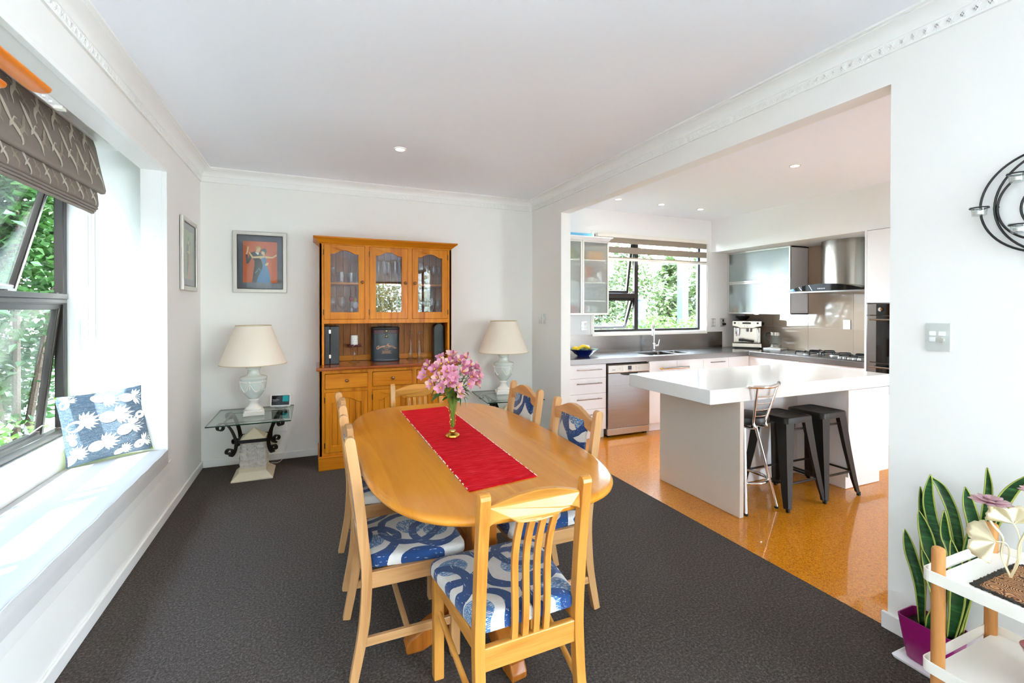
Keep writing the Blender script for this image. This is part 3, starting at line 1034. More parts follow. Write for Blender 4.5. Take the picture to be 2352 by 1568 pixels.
PB = [(-0.035, 0.0), (0.012, 0.15), (0.028, 0.3), (0.03, 0.4), (0.018, 0.55), (0.002, 0.7), (-0.02, 0.862)]
def slat_chair(name, label):
    t = thing(name, label, 'chair', group='slat-backed dining chairs at the table ends', local=True)
    hx = 0.186
    for s_ in (-1, 1):
        m = MB()
        post(m, s_ * hx, PB, 0.036, 0.036, 0.88)
        m.build('rear_leg', M['honey'], t, bevel=0.006)
        MB().box(s_ * 0.21 - 0.02, s_ * 0.21 + 0.02, 0.396, 0.436, 0, 0.405).build('leg', M['honey'], t, bevel=0.004)
    fr = MB()
    for s_ in (-1, 1):
        fr.bar((s_ * hx, 0.035, 0.372), (s_ * 0.21, 0.41, 0.378), 0.022, 0.055)
    fr.box(-0.195, 0.195, 0.404, 0.426, 0.345, 0.405)
    fr.build('seat_frame', M['honey_y'], t, bevel=0.003)
    for s_ in (-1, 1):
        MB().cyl((s_ * hx, 0.012, 0.14), (s_ * 0.21, 0.41, 0.265), 0.0105, n=12).build('stretcher', M['honey_y'], t, smooth=True)
    MB().box(-0.172, 0.172, 0.018, 0.042, 0.285, 0.362).build('back_rail', M['honey_x'], t, bevel=0.004)
    top = [(-0.17, 0.83), (-0.13, 0.843), (-0.07, 0.86), (0, 0.867), (0.07, 0.86), (0.13, 0.843), (0.17, 0.83)]
    bot = [(0.17, 0.765), (0.155, 0.776), (0.125, 0.787), (0.1, 0.787), (0.085, 0.777), (0.07, 0.768), (0, 0.765), (-0.07, 0.768), (-0.085, 0.777), (-0.1, 0.787), (-0.125, 0.787), (-0.155, 0.776), (-0.17, 0.765)]
    m = MB().plate(top[::-1] + bot[::-1], [], 'y', -0.012, 0.012)
    m.v = [(x, y - 0.012 - 0.02 * (1 - (x / 0.17) ** 2) + 0.006, z) for x, y, z in m.v]
    m.build('crest_rail', M['honey_x'], t, bevel=0.005)
    for x0, x1 in ((-0.06, -0.064), (-0.021, -0.021), (0.02, 0.021), (0.058, 0.063)):
        pts = []
        for i in range(11):
            f = i / 10
            z = 0.35 + (0.775 - 0.35) * f
            pts.append((x0 + (x1 - x0) * f, 0.030 - 0.058 * f + 0.022 * math.sin(PI * f) * 0.9 - 0.03 * math.sin(2 * PI * f) * 0.35, z))
        MB().ribbon(pts, (1, 0, 0), 0.022, 0.013).build('slat', M['honey'], t, smooth=60)
    seat_pad(0.238, 0.196, 0.03, 0.465, 0.402, 0.448, M['fabric_seat'], t)
    return t
sl0 = slat_chair('slatted_chair', 'slat-backed honey wood dining chair in the foreground, back to the camera')
sl0.location = (0.672, 1.378, 0)
sl0.rotation_euler = (0, 0, R(1.5))
dup(sl0, (0.745, 3.60, 0), R(180), 'slat-backed dining chair at the far table end before the dresser')

# ------------------------------------------------------------------ vase with alstroemerias
VX, VY, VZ = 0.667, 2.337, TZ + 0.0048
t = thing('flower_vase', 'slim flared glass vase with a gold foot on the red runner', 'vase', (VX, VY, VZ))
outer = [(0.016, 0.03), (0.0145, 0.045), (0.0155, 0.07), (0.018, 0.11), (0.0215, 0.15), (0.026, 0.19), (0.032, 0.218), (0.039, 0.236)]
inner = [(0.0375, 0.236), (0.030, 0.216), (0.024, 0.188), (0.0195, 0.15), (0.0162, 0.11), (0.0135, 0.07), (0.012, 0.05), (0.003, 0.045)]
MB().lathe(outer + inner, (VX, VY, VZ), 28).build('glass_body', M['vase_glass'], t, smooth=50)
MB().lathe([(0.030, 0), (0.037, 0.002), (0.038, 0.010), (0.034, 0.017), (0.022, 0.022), (0.017, 0.026), (0.019, 0.031), (0.0165, 0.036), (0.002, 0.036)], (VX, VY, VZ), 28).build('gold_foot', M['gold'], t, smooth=50)
MB().lathe([(0.003, 0.048), (0.0128, 0.062), (0.0158, 0.11), (0.019, 0.148), (0.0205, 0.16), (0.002, 0.16)], (VX, VY, VZ), 20).build('water', M['water'], t, smooth=50)
dec = MB()
for i in range(26):
    a, z = random.uniform(0, 2 * PI), random.uniform(0.05, 0.15)
    r = 0.0152 + (z - 0.05) * 0.065
    dec.ball((VX + r * math.cos(a), VY + r * math.sin(a), VZ + z), 0.0022, n=6, k=4)
dec.build('gold_decoration', M['gold'], t, smooth=True, kind='stuff')

def petal_mesh(name, mat, L, W, cup):
    m = MB()
    nu, nv = 4, 5
    def f(u, v):
        w = W * math.sin(PI * (0.12 + 0.82 * v)) ** 0.8
        x = (u - 0.5) * 2 * w
        out = L * v
        z = cup * math.sin(v * PI * 0.62) * L - 0.25 * L * max(0, v - 0.6) ** 1.2 + 0.25 * x * x / max(w, 1e-4)
        return (x, out * 0.72, z + out * 0.5)
    m.grid(f, nu, nv)
    me_o = m.build(name, mat, None, smooth=80, fix=False)
    me = me_o.data
    bpy.data.objects.remove(me_o)
    return me
pet = [petal_mesh('petal', M[k], 0.030, 0.0085, 0.3) for k in ('bloom', 'bloom2', 'bloom3')]
thr_o = MB().lathe([(0.0006, 0.0), (0.003, 0.004), (0.0048, 0.012), (0.003, 0.017), (0.0006, 0.019)], (0, 0, 0), 8).build('throat', M['throat'], smooth=True)
thr_me = thr_o.data
bpy.data.objects.remove(thr_o)
def leaf_mesh(L, W, droop):
    m = MB()
    def f(u, v):
        w = W * math.sin(PI * min(0.999, 0.06 + 0.94 * v)) ** 0.75
        x = (u - 0.5) * 2 * w
        return (x, L * v, -droop * v * v * L + 0.35 * abs(x))
    m.grid(f, 4, 8)
    o = m.build('leaf', M['leaf'], None, smooth=80, fix=False)
    me = o.data
    bpy.data.objects.remove(o)
    return me
lf = [leaf_mesh(0.085, 0.017, 0.5), leaf_mesh(0.065, 0.012, 0.3), leaf_mesh(0.07, 0.009, 0.9)]
def orient(d, spin=0.0):
    q = Vector(d).normalized().to_track_quat('Z', 'Y').to_matrix()
    return q @ Matrix.Rotation(spin, 3, 'Z')
# bloom heads measured as offsets from the vase axis (x across, y depth, z above the vase foot)
FL = [(-0.165, -0.01, 0.345), (-0.135, 0.02, 0.39), (-0.11, -0.03, 0.375), (-0.075, -0.03, 0.40), (-0.05, -0.055, 0.365), (-0.06, 0.03, 0.425), (-0.005, 0.02, 0.435),
      (0.03, -0.03, 0.415), (0.02, 0.05, 0.44), (0.075, 0.0, 0.425), (0.10, -0.02, 0.385), (0.14, 0.0, 0.37), (0.15, -0.03, 0.33), (0.135, -0.02, 0.29), (0.09, -0.055, 0.33),
      (-0.13, -0.02, 0.30), (-0.085, -0.055, 0.285), (-0.035, -0.07, 0.31), (0.005, -0.075, 0.285), (0.04, -0.06, 0.36), (-0.02, -0.06, 0.37), (0.025, -0.055, 0.25), (0.06, 0.05, 0.40), (-0.09, 0.06, 0.37), (0.12, 0.05, 0.35), (-0.03, -0.02, 0.405), (0.055, -0.045, 0.39), (-0.1, -0.045, 0.335), (0.075, -0.06, 0.295), (0.0, 0.0, 0.40), (-0.06, -0.06, 0.325), (0.11, -0.045, 0.34), (-0.015, -0.07, 0.335)]
for i, (fx, fy, fz) in enumerate(FL):
    head = Vector((VX + fx * 0.9, VY + fy, VZ + fz - 0.015))
    fl = thing('alstroemeria', 'pink alstroemeria bloom with a yellow throat in the glass vase', 'flower', (VX, VY, VZ), 0, 'pink alstroemerias in the vase')
    a = random.uniform(0, 2 * PI)
    base = Vector((VX + 0.006 * math.cos(a), VY + 0.006 * math.sin(a), VZ + 0.055))
    neck = Vector((VX + fx * 0.13, VY + fy * 0.13, VZ + 0.22))
    d = (head - neck)
    d = Vector((d.x, d.y - 0.06, d.z * 0.55)).normalized()
    stem = bez(base, base + Vector((0, 0, 0.09)), neck + Vector((0, 0, 0.02)), head - d * 0.016, 8)
    MB().tube(stem, 0.0016, 6).build('stem', M['stem'], fl, smooth=True)
    mt = orient(d, random.uniform(0, 6)).to_4x4()
    sc = random.uniform(1.3, 1.6)
    for k in range(6):
        o = link('petal', pet[(i + (k % 2)) % 3 if i % 4 else 0], fl)
        o.matrix_basis = Matrix.Translation(head - d * 0.012) @ mt @ Matrix.Rotation(k * PI / 3, 4, 'Z') @ Matrix.Scale(sc * (1.0 if k % 2 else 0.9), 4)
    o = link('throat', thr_me, fl)
    o.matrix_basis = Matrix.Translation(head - d * 0.006) @ mt
    for k in range(2 if i % 2 else 1):
        f = random.choice((5, 6, 7))
        q = stem[f]
        az = math.atan2(fy, fx) + random.uniform(-0.9, 0.9)
        o = link('leaf', lf[(i + k) % 3], fl)
        o.matrix_basis = Matrix.Translation(q) @ Matrix.Rotation(az - PI / 2, 4, 'Z') @ Matrix.Rotation(random.uniform(0.0, 0.6), 4, 'X') @ Matrix.Scale(random.uniform(0.6, 0.95), 4)
    if i % 3 == 0:
        b = MB()
        e = head + Vector((random.uniform(-0.02, 0.02), 0.0, 0.022))
        b.ball(e, 0.0045, (1, 1, 2.2), 8, 6)
        b.tube([stem[6], e - Vector((0, 0, 0.008))], 0.001, 5)
        b.build('bud', M['bud'], fl, smooth=True)
# the big drooping leaves round the vase lip
for i, (dx, dy, tilt, k, s_) in enumerate(((-1, -0.35, 0.05, 0, 1.15), (-0.5, -0.9, -0.1, 1, 1.0), (0.9, -0.35, -0.45, 2, 1.1), (1, 0.1, -0.25, 1, 1.1), (0.55, -0.8, -0.6, 2, 0.9))):
    lo = thing('foliage_sprig', ['broad green leaf sprig drooping over the vase lip toward the window', 'green leaf sprig pointing at the camera below the blooms', 'narrow green leaf sprig hanging toward the kitchen side', 'green leaf sprig level with the vase lip, kitchen side', 'lowest narrow leaf sprig beside the vase neck'][i], 'leaf sprig', (VX, VY, VZ), 0, 'leaf sprigs in the vase')
    az = math.atan2(dy, dx)
    q = Vector((VX + 0.03 * math.cos(az), VY + 0.03 * math.sin(az), VZ + 0.243))
    MB().tube(bez((VX, VY, VZ + 0.07), (VX, VY, VZ + 0.15), (q.x * 0.5 + VX * 0.5, q.y * 0.5 + VY * 0.5, VZ + 0.22), q, 6), 0.0014, 6).build('stem', M['stem'], lo)
    o = link('leaf', lf[k], lo)
    o.matrix_basis = Matrix.Translation(q) @ Matrix.Rotation(az - PI / 2, 4, 'Z') @ Matrix.Rotation(tilt, 4, 'X') @ Matrix.Scale(s_, 4)

# ------------------------------------------------------------------ dresser
dr = thing('dresser', 'honey-coloured wooden hutch dresser with glazed arched doors against the back wall', 'dresser', (0.69, 4.74, 0))
YL = 4.49
MB().box(0.043, 1.345, YL - 0.022, YB - 0.016, 0, 0.125).build('plinth', M['rimu_x'], dr, bevel=0.006)
carc = MB()
carc.box(0.053, 0.075, YL, YB - 0.018, 0.125, 0.89).box(1.313, 1.335, YL, YB - 0.018, 0.125, 0.89).box(0.075, 1.313, YL + 0.02, YB - 0.03, 0.125, 0.15).box(0.075, 1.313, YB - 0.034, YB - 0.02, 0.15, 0.89)
carc.plate(rect(0.053, 1.335, 0.125, 0.895), [rect(0.098 + 0.4125 * i, 0.467 + 0.4125 * i, 0.150, 0.697) for i in range(3)] + [rect(0.098 + 0.4125 * i, 0.467 + 0.4125 * i, 0.726, 0.866) for i in range(3)], 'y', YL, YL + 0.02)
carc.build('lower_carcass', M['rimu'], dr, bevel=0.002)
for i in range(3):
    x0 = 0.100 + 0.4125 * i
    x1 = x0 + 0.365
    d = MB().box(x0, x1, YL - 0.012, YL + 0.16, 0.729, 0.863).build('drawer', M['rimu_x'], dr, bevel=0.005)
    MB().lathe([(0.006, 0), (0.007, 0.008), (0.014, 0.014), (0.016, 0.02), (0.012, 0.027), (0.002, 0.029)], ((x0 + x1) / 2, YL - 0.012, 0.80), 16, Matrix.Rotation(R(90), 3, 'X')).build('knob', M['knob'], d, smooth=True)
    # panelled door with an arched head
    z0, z1 = 0.152, 0.695
    a0, a1 = x0 + 0.055, x1 - 0.055
    arch = [(a0, 0.60)] + [(a0 + (a1 - a0) * f, 0.60 + 0.043 * (math.sin(PI * max(0, min(1, (f - 0.12) / 0.76)))) ** 1.0) for f in [0.12 + 0.76 * k / 14 for k in range(15)]] + [(a1, 0.60)]
    hole = [(a1, z0 + 0.06), (a0, z0 + 0.06)] + arch
    door = MB().plate(rect(x0, x1, z0, z1), [hole], 'y', YL - 0.006, YL + 0.014).build('door', M['rimu'], dr, bevel=0.003)
    nb = 5
    for k in range(nb):
        w = (a1 - a0) / nb
        MB().box(a0 + w * k + 0.0012, a0 + w * (k + 1) - 0.0012, YL + 0.004, YL + 0.012, z0 + 0.05, 0.652).build('board', M['rimu'], door, bevel=0.002)
    kx = x1 - 0.028 if i < 2 else x0 + 0.028
    MB().lathe([(0.006, 0), (0.007, 0.008), (0.014, 0.014), (0.016, 0.02), (0.012, 0.027), (0.002, 0.029)], (kx, YL - 0.006, 0.45), 16, Matrix.Rotation(R(90), 3, 'X')).build('knob', M['knob'], door, smooth=True)
    hxx = x0 - 0.004 if i < 2 else x1 + 0.004
    for hz in (0.22, 0.63):
        MB().box(hxx - 0.004, hxx + 0.004, YL - 0.008, YL, hz - 0.025, hz + 0.025).build('hinge', M['brass_dark'], door)
MB().box(0.027, 1.361, YL - 0.04, YB - 0.005, 0.895, 0.9245).build('worktop', M['rimu_top'], dr, bevel=0.009, seg=3)
# hutch
YU = 4.66
WZ = 0.925
hut = MB()
hut.box(0.057, 0.078, YU, YB - 0.006, WZ, 2.06).box(1.296, 1.317, YU, YB - 0.006, WZ, 2.06)
hut.box(0.078, 1.296, YU + 0.02, YB - 0.022, 1.335, 1.355).box(0.078, 1.296, YU + 0.02, YB - 0.022, 2.045, 2.06)
hut.plate(rect(0.057, 1.317, 1.312, 2.065), [rect(0.094, 0.461, 1.352, 2.052), rect(0.503, 0.870, 1.352, 2.052), rect(0.913, 1.277, 1.352, 2.052)], 'y', YU, YU + 0.02)
hut.box(0.057, 0.097, YU, YU + 0.02, WZ, 1.313).box(1.277, 1.317, YU, YU + 0.02, WZ, 1.313)
hut.box(0.478, 0.488, YU + 0.02, YB - 0.02, 1.355, 2.045).box(0.885, 0.895, YU + 0.02, YB - 0.02, 1.355, 2.045)
hut.build('hutch_carcass', M['rimu'], dr, bevel=0.0015)
MB().box(0.078, 1.296, YU + 0.06, YB - 0.022, 1.687, 1.703).build('shelf', M['rimu_x'], dr, bevel=0.002)
nb = 18
for k in range(nb):
    w = (1.296 - 0.078) / nb
    MB().box(0.078 + w * k + 0.001, 0.078 + w * (k + 1) - 0.001, YB - 0.021, YB - 0.009, WZ, 2.05).build('back_board', M['rimu_back'], dr, bevel=0.003)
MB().box(0.078, 1.296, YB - 0.032, YB - 0.021, WZ, 0.982).build('back_skirting', M['rimu_x'], dr, bevel=0.003)
cr = MB()
prof = [(0.0, 2.06), (0.006, 2.072), (0.018, 2.080), (0.030, 2.092), (0.048, 2.104), (0.054, 2.110), (0.054, 2.122)]
rings = [[(0.057 - e, YU - e, z), (1.317 + e, YU - e, z), (1.317 + e, YB - 0.004, z), (0.057 - e, YB - 0.004, z)] for e, z in prof]
cr.loft(rings).build('cornice', M['rimu_x'], dr, smooth=30)
for i, (x0, x1) in enumerate(((0.096, 0.459), (0.505, 0.868), (0.915, 1.275))):
    z0, z1 = 1.354, 2.050
    a0, a1 = x0 + 0.058, x1 - 0.058
    arch = [(a0, 1.967)] + [(a0 + (a1 - a0) * f, 1.967 + 0.036 * math.sin(PI * (f - 0.13) / 0.74)) for f in [0.13 + 0.74 * k / 14 for k in range(15)]] + [(a1, 1.967)]
    hole = [(a1, 1.420), (a0, 1.420)] + arch
    door = MB().plate(rect(x0, x1, z0, z1), [hole], 'y', YU - 0.004, YU + 0.016).build('glazed_door', M['rimu'], dr, bevel=0.003)
    MB().box(a0 - 0.008, a1 + 0.008, YU + 0.006, YU + 0.010, 1.412, 2.012).build('pane', M['door_glass'], door)
    kx = x1 - 0.024 if i < 2 else x0 + 0.024
    MB().lathe([(0.006, 0), (0.007, 0.008), (0.014, 0.014), (0.016, 0.02), (0.012, 0.027), (0.002, 0.029)], (kx, YU - 0.004, 1.707), 16, Matrix.Rotation(R(90), 3, 'X')).build('knob', M['knob'], door, smooth=True)
    hxx = x0 - 0.003 if i < 2 else x1 + 0.003
    for hz in (1.42, 1.98):
        MB().box(hxx - 0.004, hxx + 0.004, YU - 0.006, YU, hz - 0.026, hz + 0.026).build('hinge', M['brass_dark'], door)

# glassware behind the doors
def glassware(kind):
    if kind == 'wine':
        p = [(0.033, 0), (0.034, 0.002), (0.006, 0.006), (0.004, 0.02), (0.004, 0.085), (0.012, 0.096), (0.034, 0.125), (0.040, 0.155), (0.037, 0.185), (0.031, 0.215), (0.0295, 0.215), (0.0355, 0.185), (0.0385, 0.155), (0.0325, 0.127), (0.003, 0.1)]
    elif kind == 'flute':
        p = [(0.030, 0), (0.031, 0.002), (0.005, 0.006), (0.0035, 0.02), (0.0035, 0.07), (0.012, 0.082), (0.022, 0.12), (0.025, 0.17), (0.022, 0.225), (0.0208, 0.225), (0.0238, 0.17), (0.021, 0.122), (0.002, 0.085)]
    elif kind == 'goblet':
        p = [(0.030, 0), (0.031, 0.003), (0.008, 0.010), (0.006, 0.03), (0.010, 0.045), (0.006, 0.06), (0.016, 0.075), (0.032, 0.10), (0.034, 0.14), (0.0325, 0.14), (0.030, 0.10), (0.002, 0.08)]
    else:
        p = [(0.028, 0), (0.034, 0.004), (0.037, 0.045), (0.039, 0.092), (0.0375, 0.092), (0.035, 0.045), (0.031, 0.012), (0.002, 0.01)]
    o = MB().lathe(p, (0, 0, 0), 20).build('x', M['crystal'], smooth=50)
    me = o.data
    bpy.data.objects.remove(o)
    return me
GW = {k: glassware(k) for k in ('wine', 'flute', 'goblet', 'tumbler')}
NM = {'wine': 'wine_glass', 'flute': 'champagne_flute', 'goblet': 'stem_goblet', 'tumbler': 'crystal_tumbler'}
NL = {'wine': 'stemmed wine glass', 'flute': 'tall champagne flute', 'goblet': 'short cut-glass goblet', 'tumbler': 'cut crystal tumbler'}
def shelf_glasses(where, z, row):
    cnt = {}
    for k, x, y, s_ in row:
        cnt[k] = cnt.get(k, 0) + 1
    seen = {}
    for k, x, y, s_ in sorted(row, key=lambda r: r[1]):
        n = seen.get(k, 0)
        seen[k] = n + 1
        o = link(NM[k], GW[k])
        o.location = (x, y, z + 0.0005)
        o.scale = (s_, s_, s_)
        who = '' if cnt[k] == 1 else ORD[n] + ' '
        tag(o, who + NL[k] + (' from the left' if cnt[k] > 1 else '') + ' on the ' + where, 'glass', 'glassware in the hutch')
ZS, ZF = 1.703, 1.355
shelf_glasses('top shelf behind the left hutch door', ZS, [('goblet', 0.178, 4.84, 1.1), ('tumbler', 0.255, 4.80, 1.15), ('tumbler', 0.345, 4.80, 1.1), ('tumbler', 0.41, 4.88, 1.1)])
shelf_glasses('bottom shelf behind the left hutch door', ZF, [('wine', 0.175, 4.82, 0.98), ('wine', 0.262, 4.80, 0.98), ('tumbler', 0.352, 4.80, 1.1)])
shelf_glasses('top shelf behind the middle hutch door', ZS, [('flute', 0.56 + 0.052 * i, 4.80 + 0.07 * (i % 2), 1.02) for i in range(6)])
shelf_glasses('bottom shelf behind the middle hutch door', ZF, [('wine', 0.60, 4.84, 0.95), ('wine', 0.70, 4.84, 0.95), ('wine', 0.80, 4.86, 0.95)])
shelf_glasses('top shelf behind the right hutch door', ZS, [('wine', 0.985, 4.86, 0.98), ('wine', 1.025, 4.77, 1.02), ('wine', 1.095, 4.80, 0.93), ('wine', 1.165, 4.80, 0.93), ('wine', 1.235, 4.84, 0.9)])
shelf_glasses('bottom shelf behind the right hutch door', ZF, [('wine', 0.975, 4.85, 0.9), ('wine', 1.055, 4.79, 0.97), ('wine', 1.145, 4.80, 0.97), ('wine', 1.225, 4.86, 0.88)])
t = thing('hanging_ornament', 'red heart trinket with yellow tag propped inside the left hutch door', 'ornament', (0.375, 4.93, ZF))
MB().ball((0.358, 4.93, 1.55), 0.02, (1, 0.3, 1.1)).build('heart', M['tomato'], t, smooth=True)
MB().ball((0.395, 4.93, 1.545), 0.014, (0.9, 0.4, 1.6)).build('yellow_tag', M['banana'], t, smooth=True)
MB().tube([(0.358, 4.93, 1.685), (0.358, 4.93, 1.57)], 0.0015, 6).tube([(0.395, 4.93, 1.685), (0.395, 4.93, 1.56)], 0.0015, 6).build('ribbon', M['tomato'], t)
MB().ball((0.395, 4.92, 1.49), 0.03, (0.9, 0.5, 1.2), 12, 8).build('white_flower', M['print_white'], t, smooth=True)
MB().cyl((0.375, 4.94, ZF), (0.375, 4.94, 1.50), 0.004).build('stand', M['brass_dark'], t)
t = thing('painted_board', 'wooden board with a painted face, leaning behind glasses at the hutch right', 'picture', (1.10, 4.955, ZF))
MB().box(0.985, 1.20, 4.955, 4.968, ZF, 1.68).build('board', plain('board_brown', '#5b2f2a', 0.6), t)
MB().ball((1.09, 4.955, 1.60), 0.05, (0.85, 0.06, 1.3)).build('painted_face', plain('board_tan', '#8a5a36', 0.6), t, smooth=True)

# things on the dresser worktop
t = thing('black_box', 'tall black hinged presentation box at the left of the dresser niche', 'box', (0.165, 4.77, WZ))
MB().box(0.101, 0.146, 4.72, 4.90, WZ, 1.287).build('box_back', M['black_leather'], t, bevel=0.004)
MB().box(0.149, 0.232, 4.72, 4.90, WZ, 1.285).build('box_front', M['black_leather'], t, bevel=0.004)
for z in (1.0, 1.235):
    MB().box(0.138, 0.158, 4.714, 4.721, z - 0.018, z + 0.018).build('clasp', M['chrome'], t, bevel=0.002)
t = thing('candle_stand', 'glass cake-stand candle holder with berry wreath on the dresser', 'candle holder', (0.377, 4.837, WZ))
MB().lathe([(0.055, 0), (0.056, 0.004), (0.03, 0.012), (0.012, 0.03), (0.010, 0.06), (0.016, 0.08), (0.010, 0.10), (0.012, 0.125), (0.03, 0.142), (0.078, 0.150), (0.079, 0.154), (0.03, 0.150), (0.002, 0.148)], (0.377, 4.837, WZ), 28).build('glass_stand', M['crystal'], t, smooth=50)
wr = MB()
for i in range(34):
    a = 2 * PI * i / 34 + random.uniform(-0.05, 0.05)
    r = random.uniform(0.042, 0.062)
    wr.ball((0.377 + r * math.cos(a), 4.837 + r * math.sin(a), WZ + 0.16 + random.uniform(0, 0.012)), random.uniform(0.006, 0.010), n=8, k=5)
wr.build('berry_wreath', M['berry'], t, smooth=True, kind='stuff')
t = thing('pillar_candle', 'white pillar candle with dark dots on the glass stand', 'candle', (0.377, 4.837, WZ + 0.151))
MB().lathe([(0.034, 0), (0.035, 0.003), (0.035, 0.108), (0.032, 0.112), (0.002, 0.109)], (0.377, 4.837, WZ + 0.1545), 24).build('wax', M['candle'], t, smooth=50)
dots = MB()
for k in range(4):
    for j in range(8):
        a = 2 * PI * (j + 0.5 * (k % 2)) / 8
        dots.ball((0.377 + 0.0345 * math.cos(a), 4.837 + 0.0345 * math.sin(a), WZ + 0.18 + k * 0.024), 0.0025, n=6, k=4)
dots.build('dots', M['berry'], t, kind='stuff')
MB().cyl((0.377, 4.837, WZ + 0.262), (0.377, 4.837, WZ + 0.274), 0.0012, n=6).build('wick', M['black'], t)

t = thing('wine_carrier', 'oval navy leather bottle carrier with maroon band and copper lettering', 'case', (0.677, 4.845, WZ))
def oval(cx, cy, a, b, z, n=40):
    return [(cx + x, cy + y, z) for x, y in superell(a, b, 3.4, n)]
cx, cy = 0.677, 4.845
MB().loft([oval(cx, cy, 0.136, 0.083, WZ), oval(cx, cy, 0.1385, 0.085, WZ + 0.004), oval(cx, cy, 0.1385, 0.085, WZ + 0.026), oval(cx, cy, 0.136, 0.0825, WZ + 0.029), oval(cx, cy, 0.136, 0.0825, WZ + 0.279)]).build('body', M['navy_leather'], t, smooth=50)
MB().loft([oval(cx, cy, 0.1375, 0.084, WZ + 0.280), oval(cx, cy, 0.1375, 0.084, WZ + 0.318)]).build('maroon_band', M['maroon'], t, smooth=50)
MB().loft([oval(cx, cy, 0.1365, 0.083, WZ + 0.319), oval(cx, cy, 0.1385, 0.085, WZ + 0.322), oval(cx, cy, 0.1385, 0.085, WZ + 0.339), oval(cx, cy, 0.132, 0.079, WZ + 0.344)]).build('lid', M['black_leather'], t, smooth=50)
MB().ribbon(bez((cx - 0.075, cy, WZ + 0.343), (cx - 0.05, cy, WZ + 0.372), (cx + 0.05, cy, WZ + 0.372), (cx + 0.075, cy, WZ + 0.343), 14), (0, 1, 0), 0.022, 0.006).build('handle', M['black_leather'], t, smooth=50)
yf = cy - 0.0865
buck = MB().box(cx - 0.022, cx + 0.022, yf - 0.003, yf + 0.004, WZ + 0.285, WZ + 0.322).plate([(cx - 0.02, WZ + 0.236), (cx + 0.02, WZ + 0.236), (cx + 0.009, WZ + 0.285), (cx - 0.009, WZ + 0.285)], [], 'y', yf - 0.003, yf + 0.004)
buck = buck.build('buckle_strap', M['black_leather'], t, bevel=0.002)
for z in (0.252, 0.306):
    MB().ball((cx, yf - 0.004, WZ + z), 0.008, (1, 0.45, 1), 12, 6).build('stud', M['gold'], t, smooth=True)
yt = cy - 0.0835
for i, ch in enumerate('Chateau Feuillan'):
    f = (i - 7.5) / 7.5
    big = ch in 'CF'
    text(ch, 0.046 if big else 0.031, M['copper_print'], t, face_ny(cx + f * 0.088, yt + 0.004 * abs(f) ** 3 - 0.001, WZ + 0.158 - 0.024 * f * f + (0.004 if big else 0)) @ Matrix.Rotation(-0.32 * f, 4, 'Z'), shear=0.35)
text('COLLECTION', 0.011, M['copper_print'], t, face_ny(cx, yt - 0.001, WZ + 0.137))
text('CUVEE II', 0.010, M['copper_print'], t, face_ny(cx, yt - 0.001, WZ + 0.119))
text('BORDEAUX', 0.015, M['copper_print'], t, face_ny(cx, yt - 0.001, WZ + 0.095))
text('GRAND VIN DE FRANCE', 0.009, M['copper_print'], t, face_ny(cx, yt - 0.001, WZ + 0.083))
MB().box(cx - 0.046, cx + 0.046, yt - 0.0015, yt, WZ + 0.1065, WZ + 0.108).build('print_rule', M['copper_print'], t)

for i, (sx, sy) in enumerate(((0.944, 4.90), (1.034, 4.885))):
    t = thing('candlestick', ['clear crystal candlestick beside the navy bottle carrier', 'clear crystal candlestick beside the black arched case'][i], 'candlestick', (sx, sy, WZ), 0, 'pair of crystal candlesticks')
    MB().lathe([(0.044, 0), (0.045, 0.006), (0.030, 0.016), (0.020, 0.03), (0.024, 0.055), (0.026, 0.085), (0.018, 0.12), (0.011, 0.16), (0.010, 0.20), (0.018, 0.215), (0.012, 0.23), (0.018, 0.245), (0.028, 0.25), (0.029, 0.255), (0.014, 0.258), (0.011, 0.27), (0.014, 0.29), (0.012, 0.295), (0.009, 0.275), (0.002, 0.27)], (sx, sy, WZ), 20).build('crystal_stem', M['crystal'], t, smooth=30)
t = thing('arched_case', 'black leather single bottle case with rounded top at the dresser right', 'case', (1.225, 4.86, WZ))
out = [(1.172, WZ)] + [(1.2225 - 0.0505 * math.cos(R(a)), 1.245 + 0.0505 * math.sin(R(a))) for a in range(0, 181, 15)] + [(1.273, WZ)]
MB().plate(out, [], 'y', 4.80, 4.92).build('case_body', M['navy_leather'], t, bevel=0.008)
MB().ribbon(bez((1.235, 4.86, 1.295), (1.30, 4.86, 1.33), (1.30, 4.86, 1.25), (1.274, 4.86, 1.215), 10), (0, 1, 0), 0.018, 0.005).build('strap', M['black_leather'], t, smooth=50)
MB().obox((1.268, 4.845, 1.235), (0.012, 0.03, 0.022)).build('buckle', M['chrome'], t, bevel=0.002)

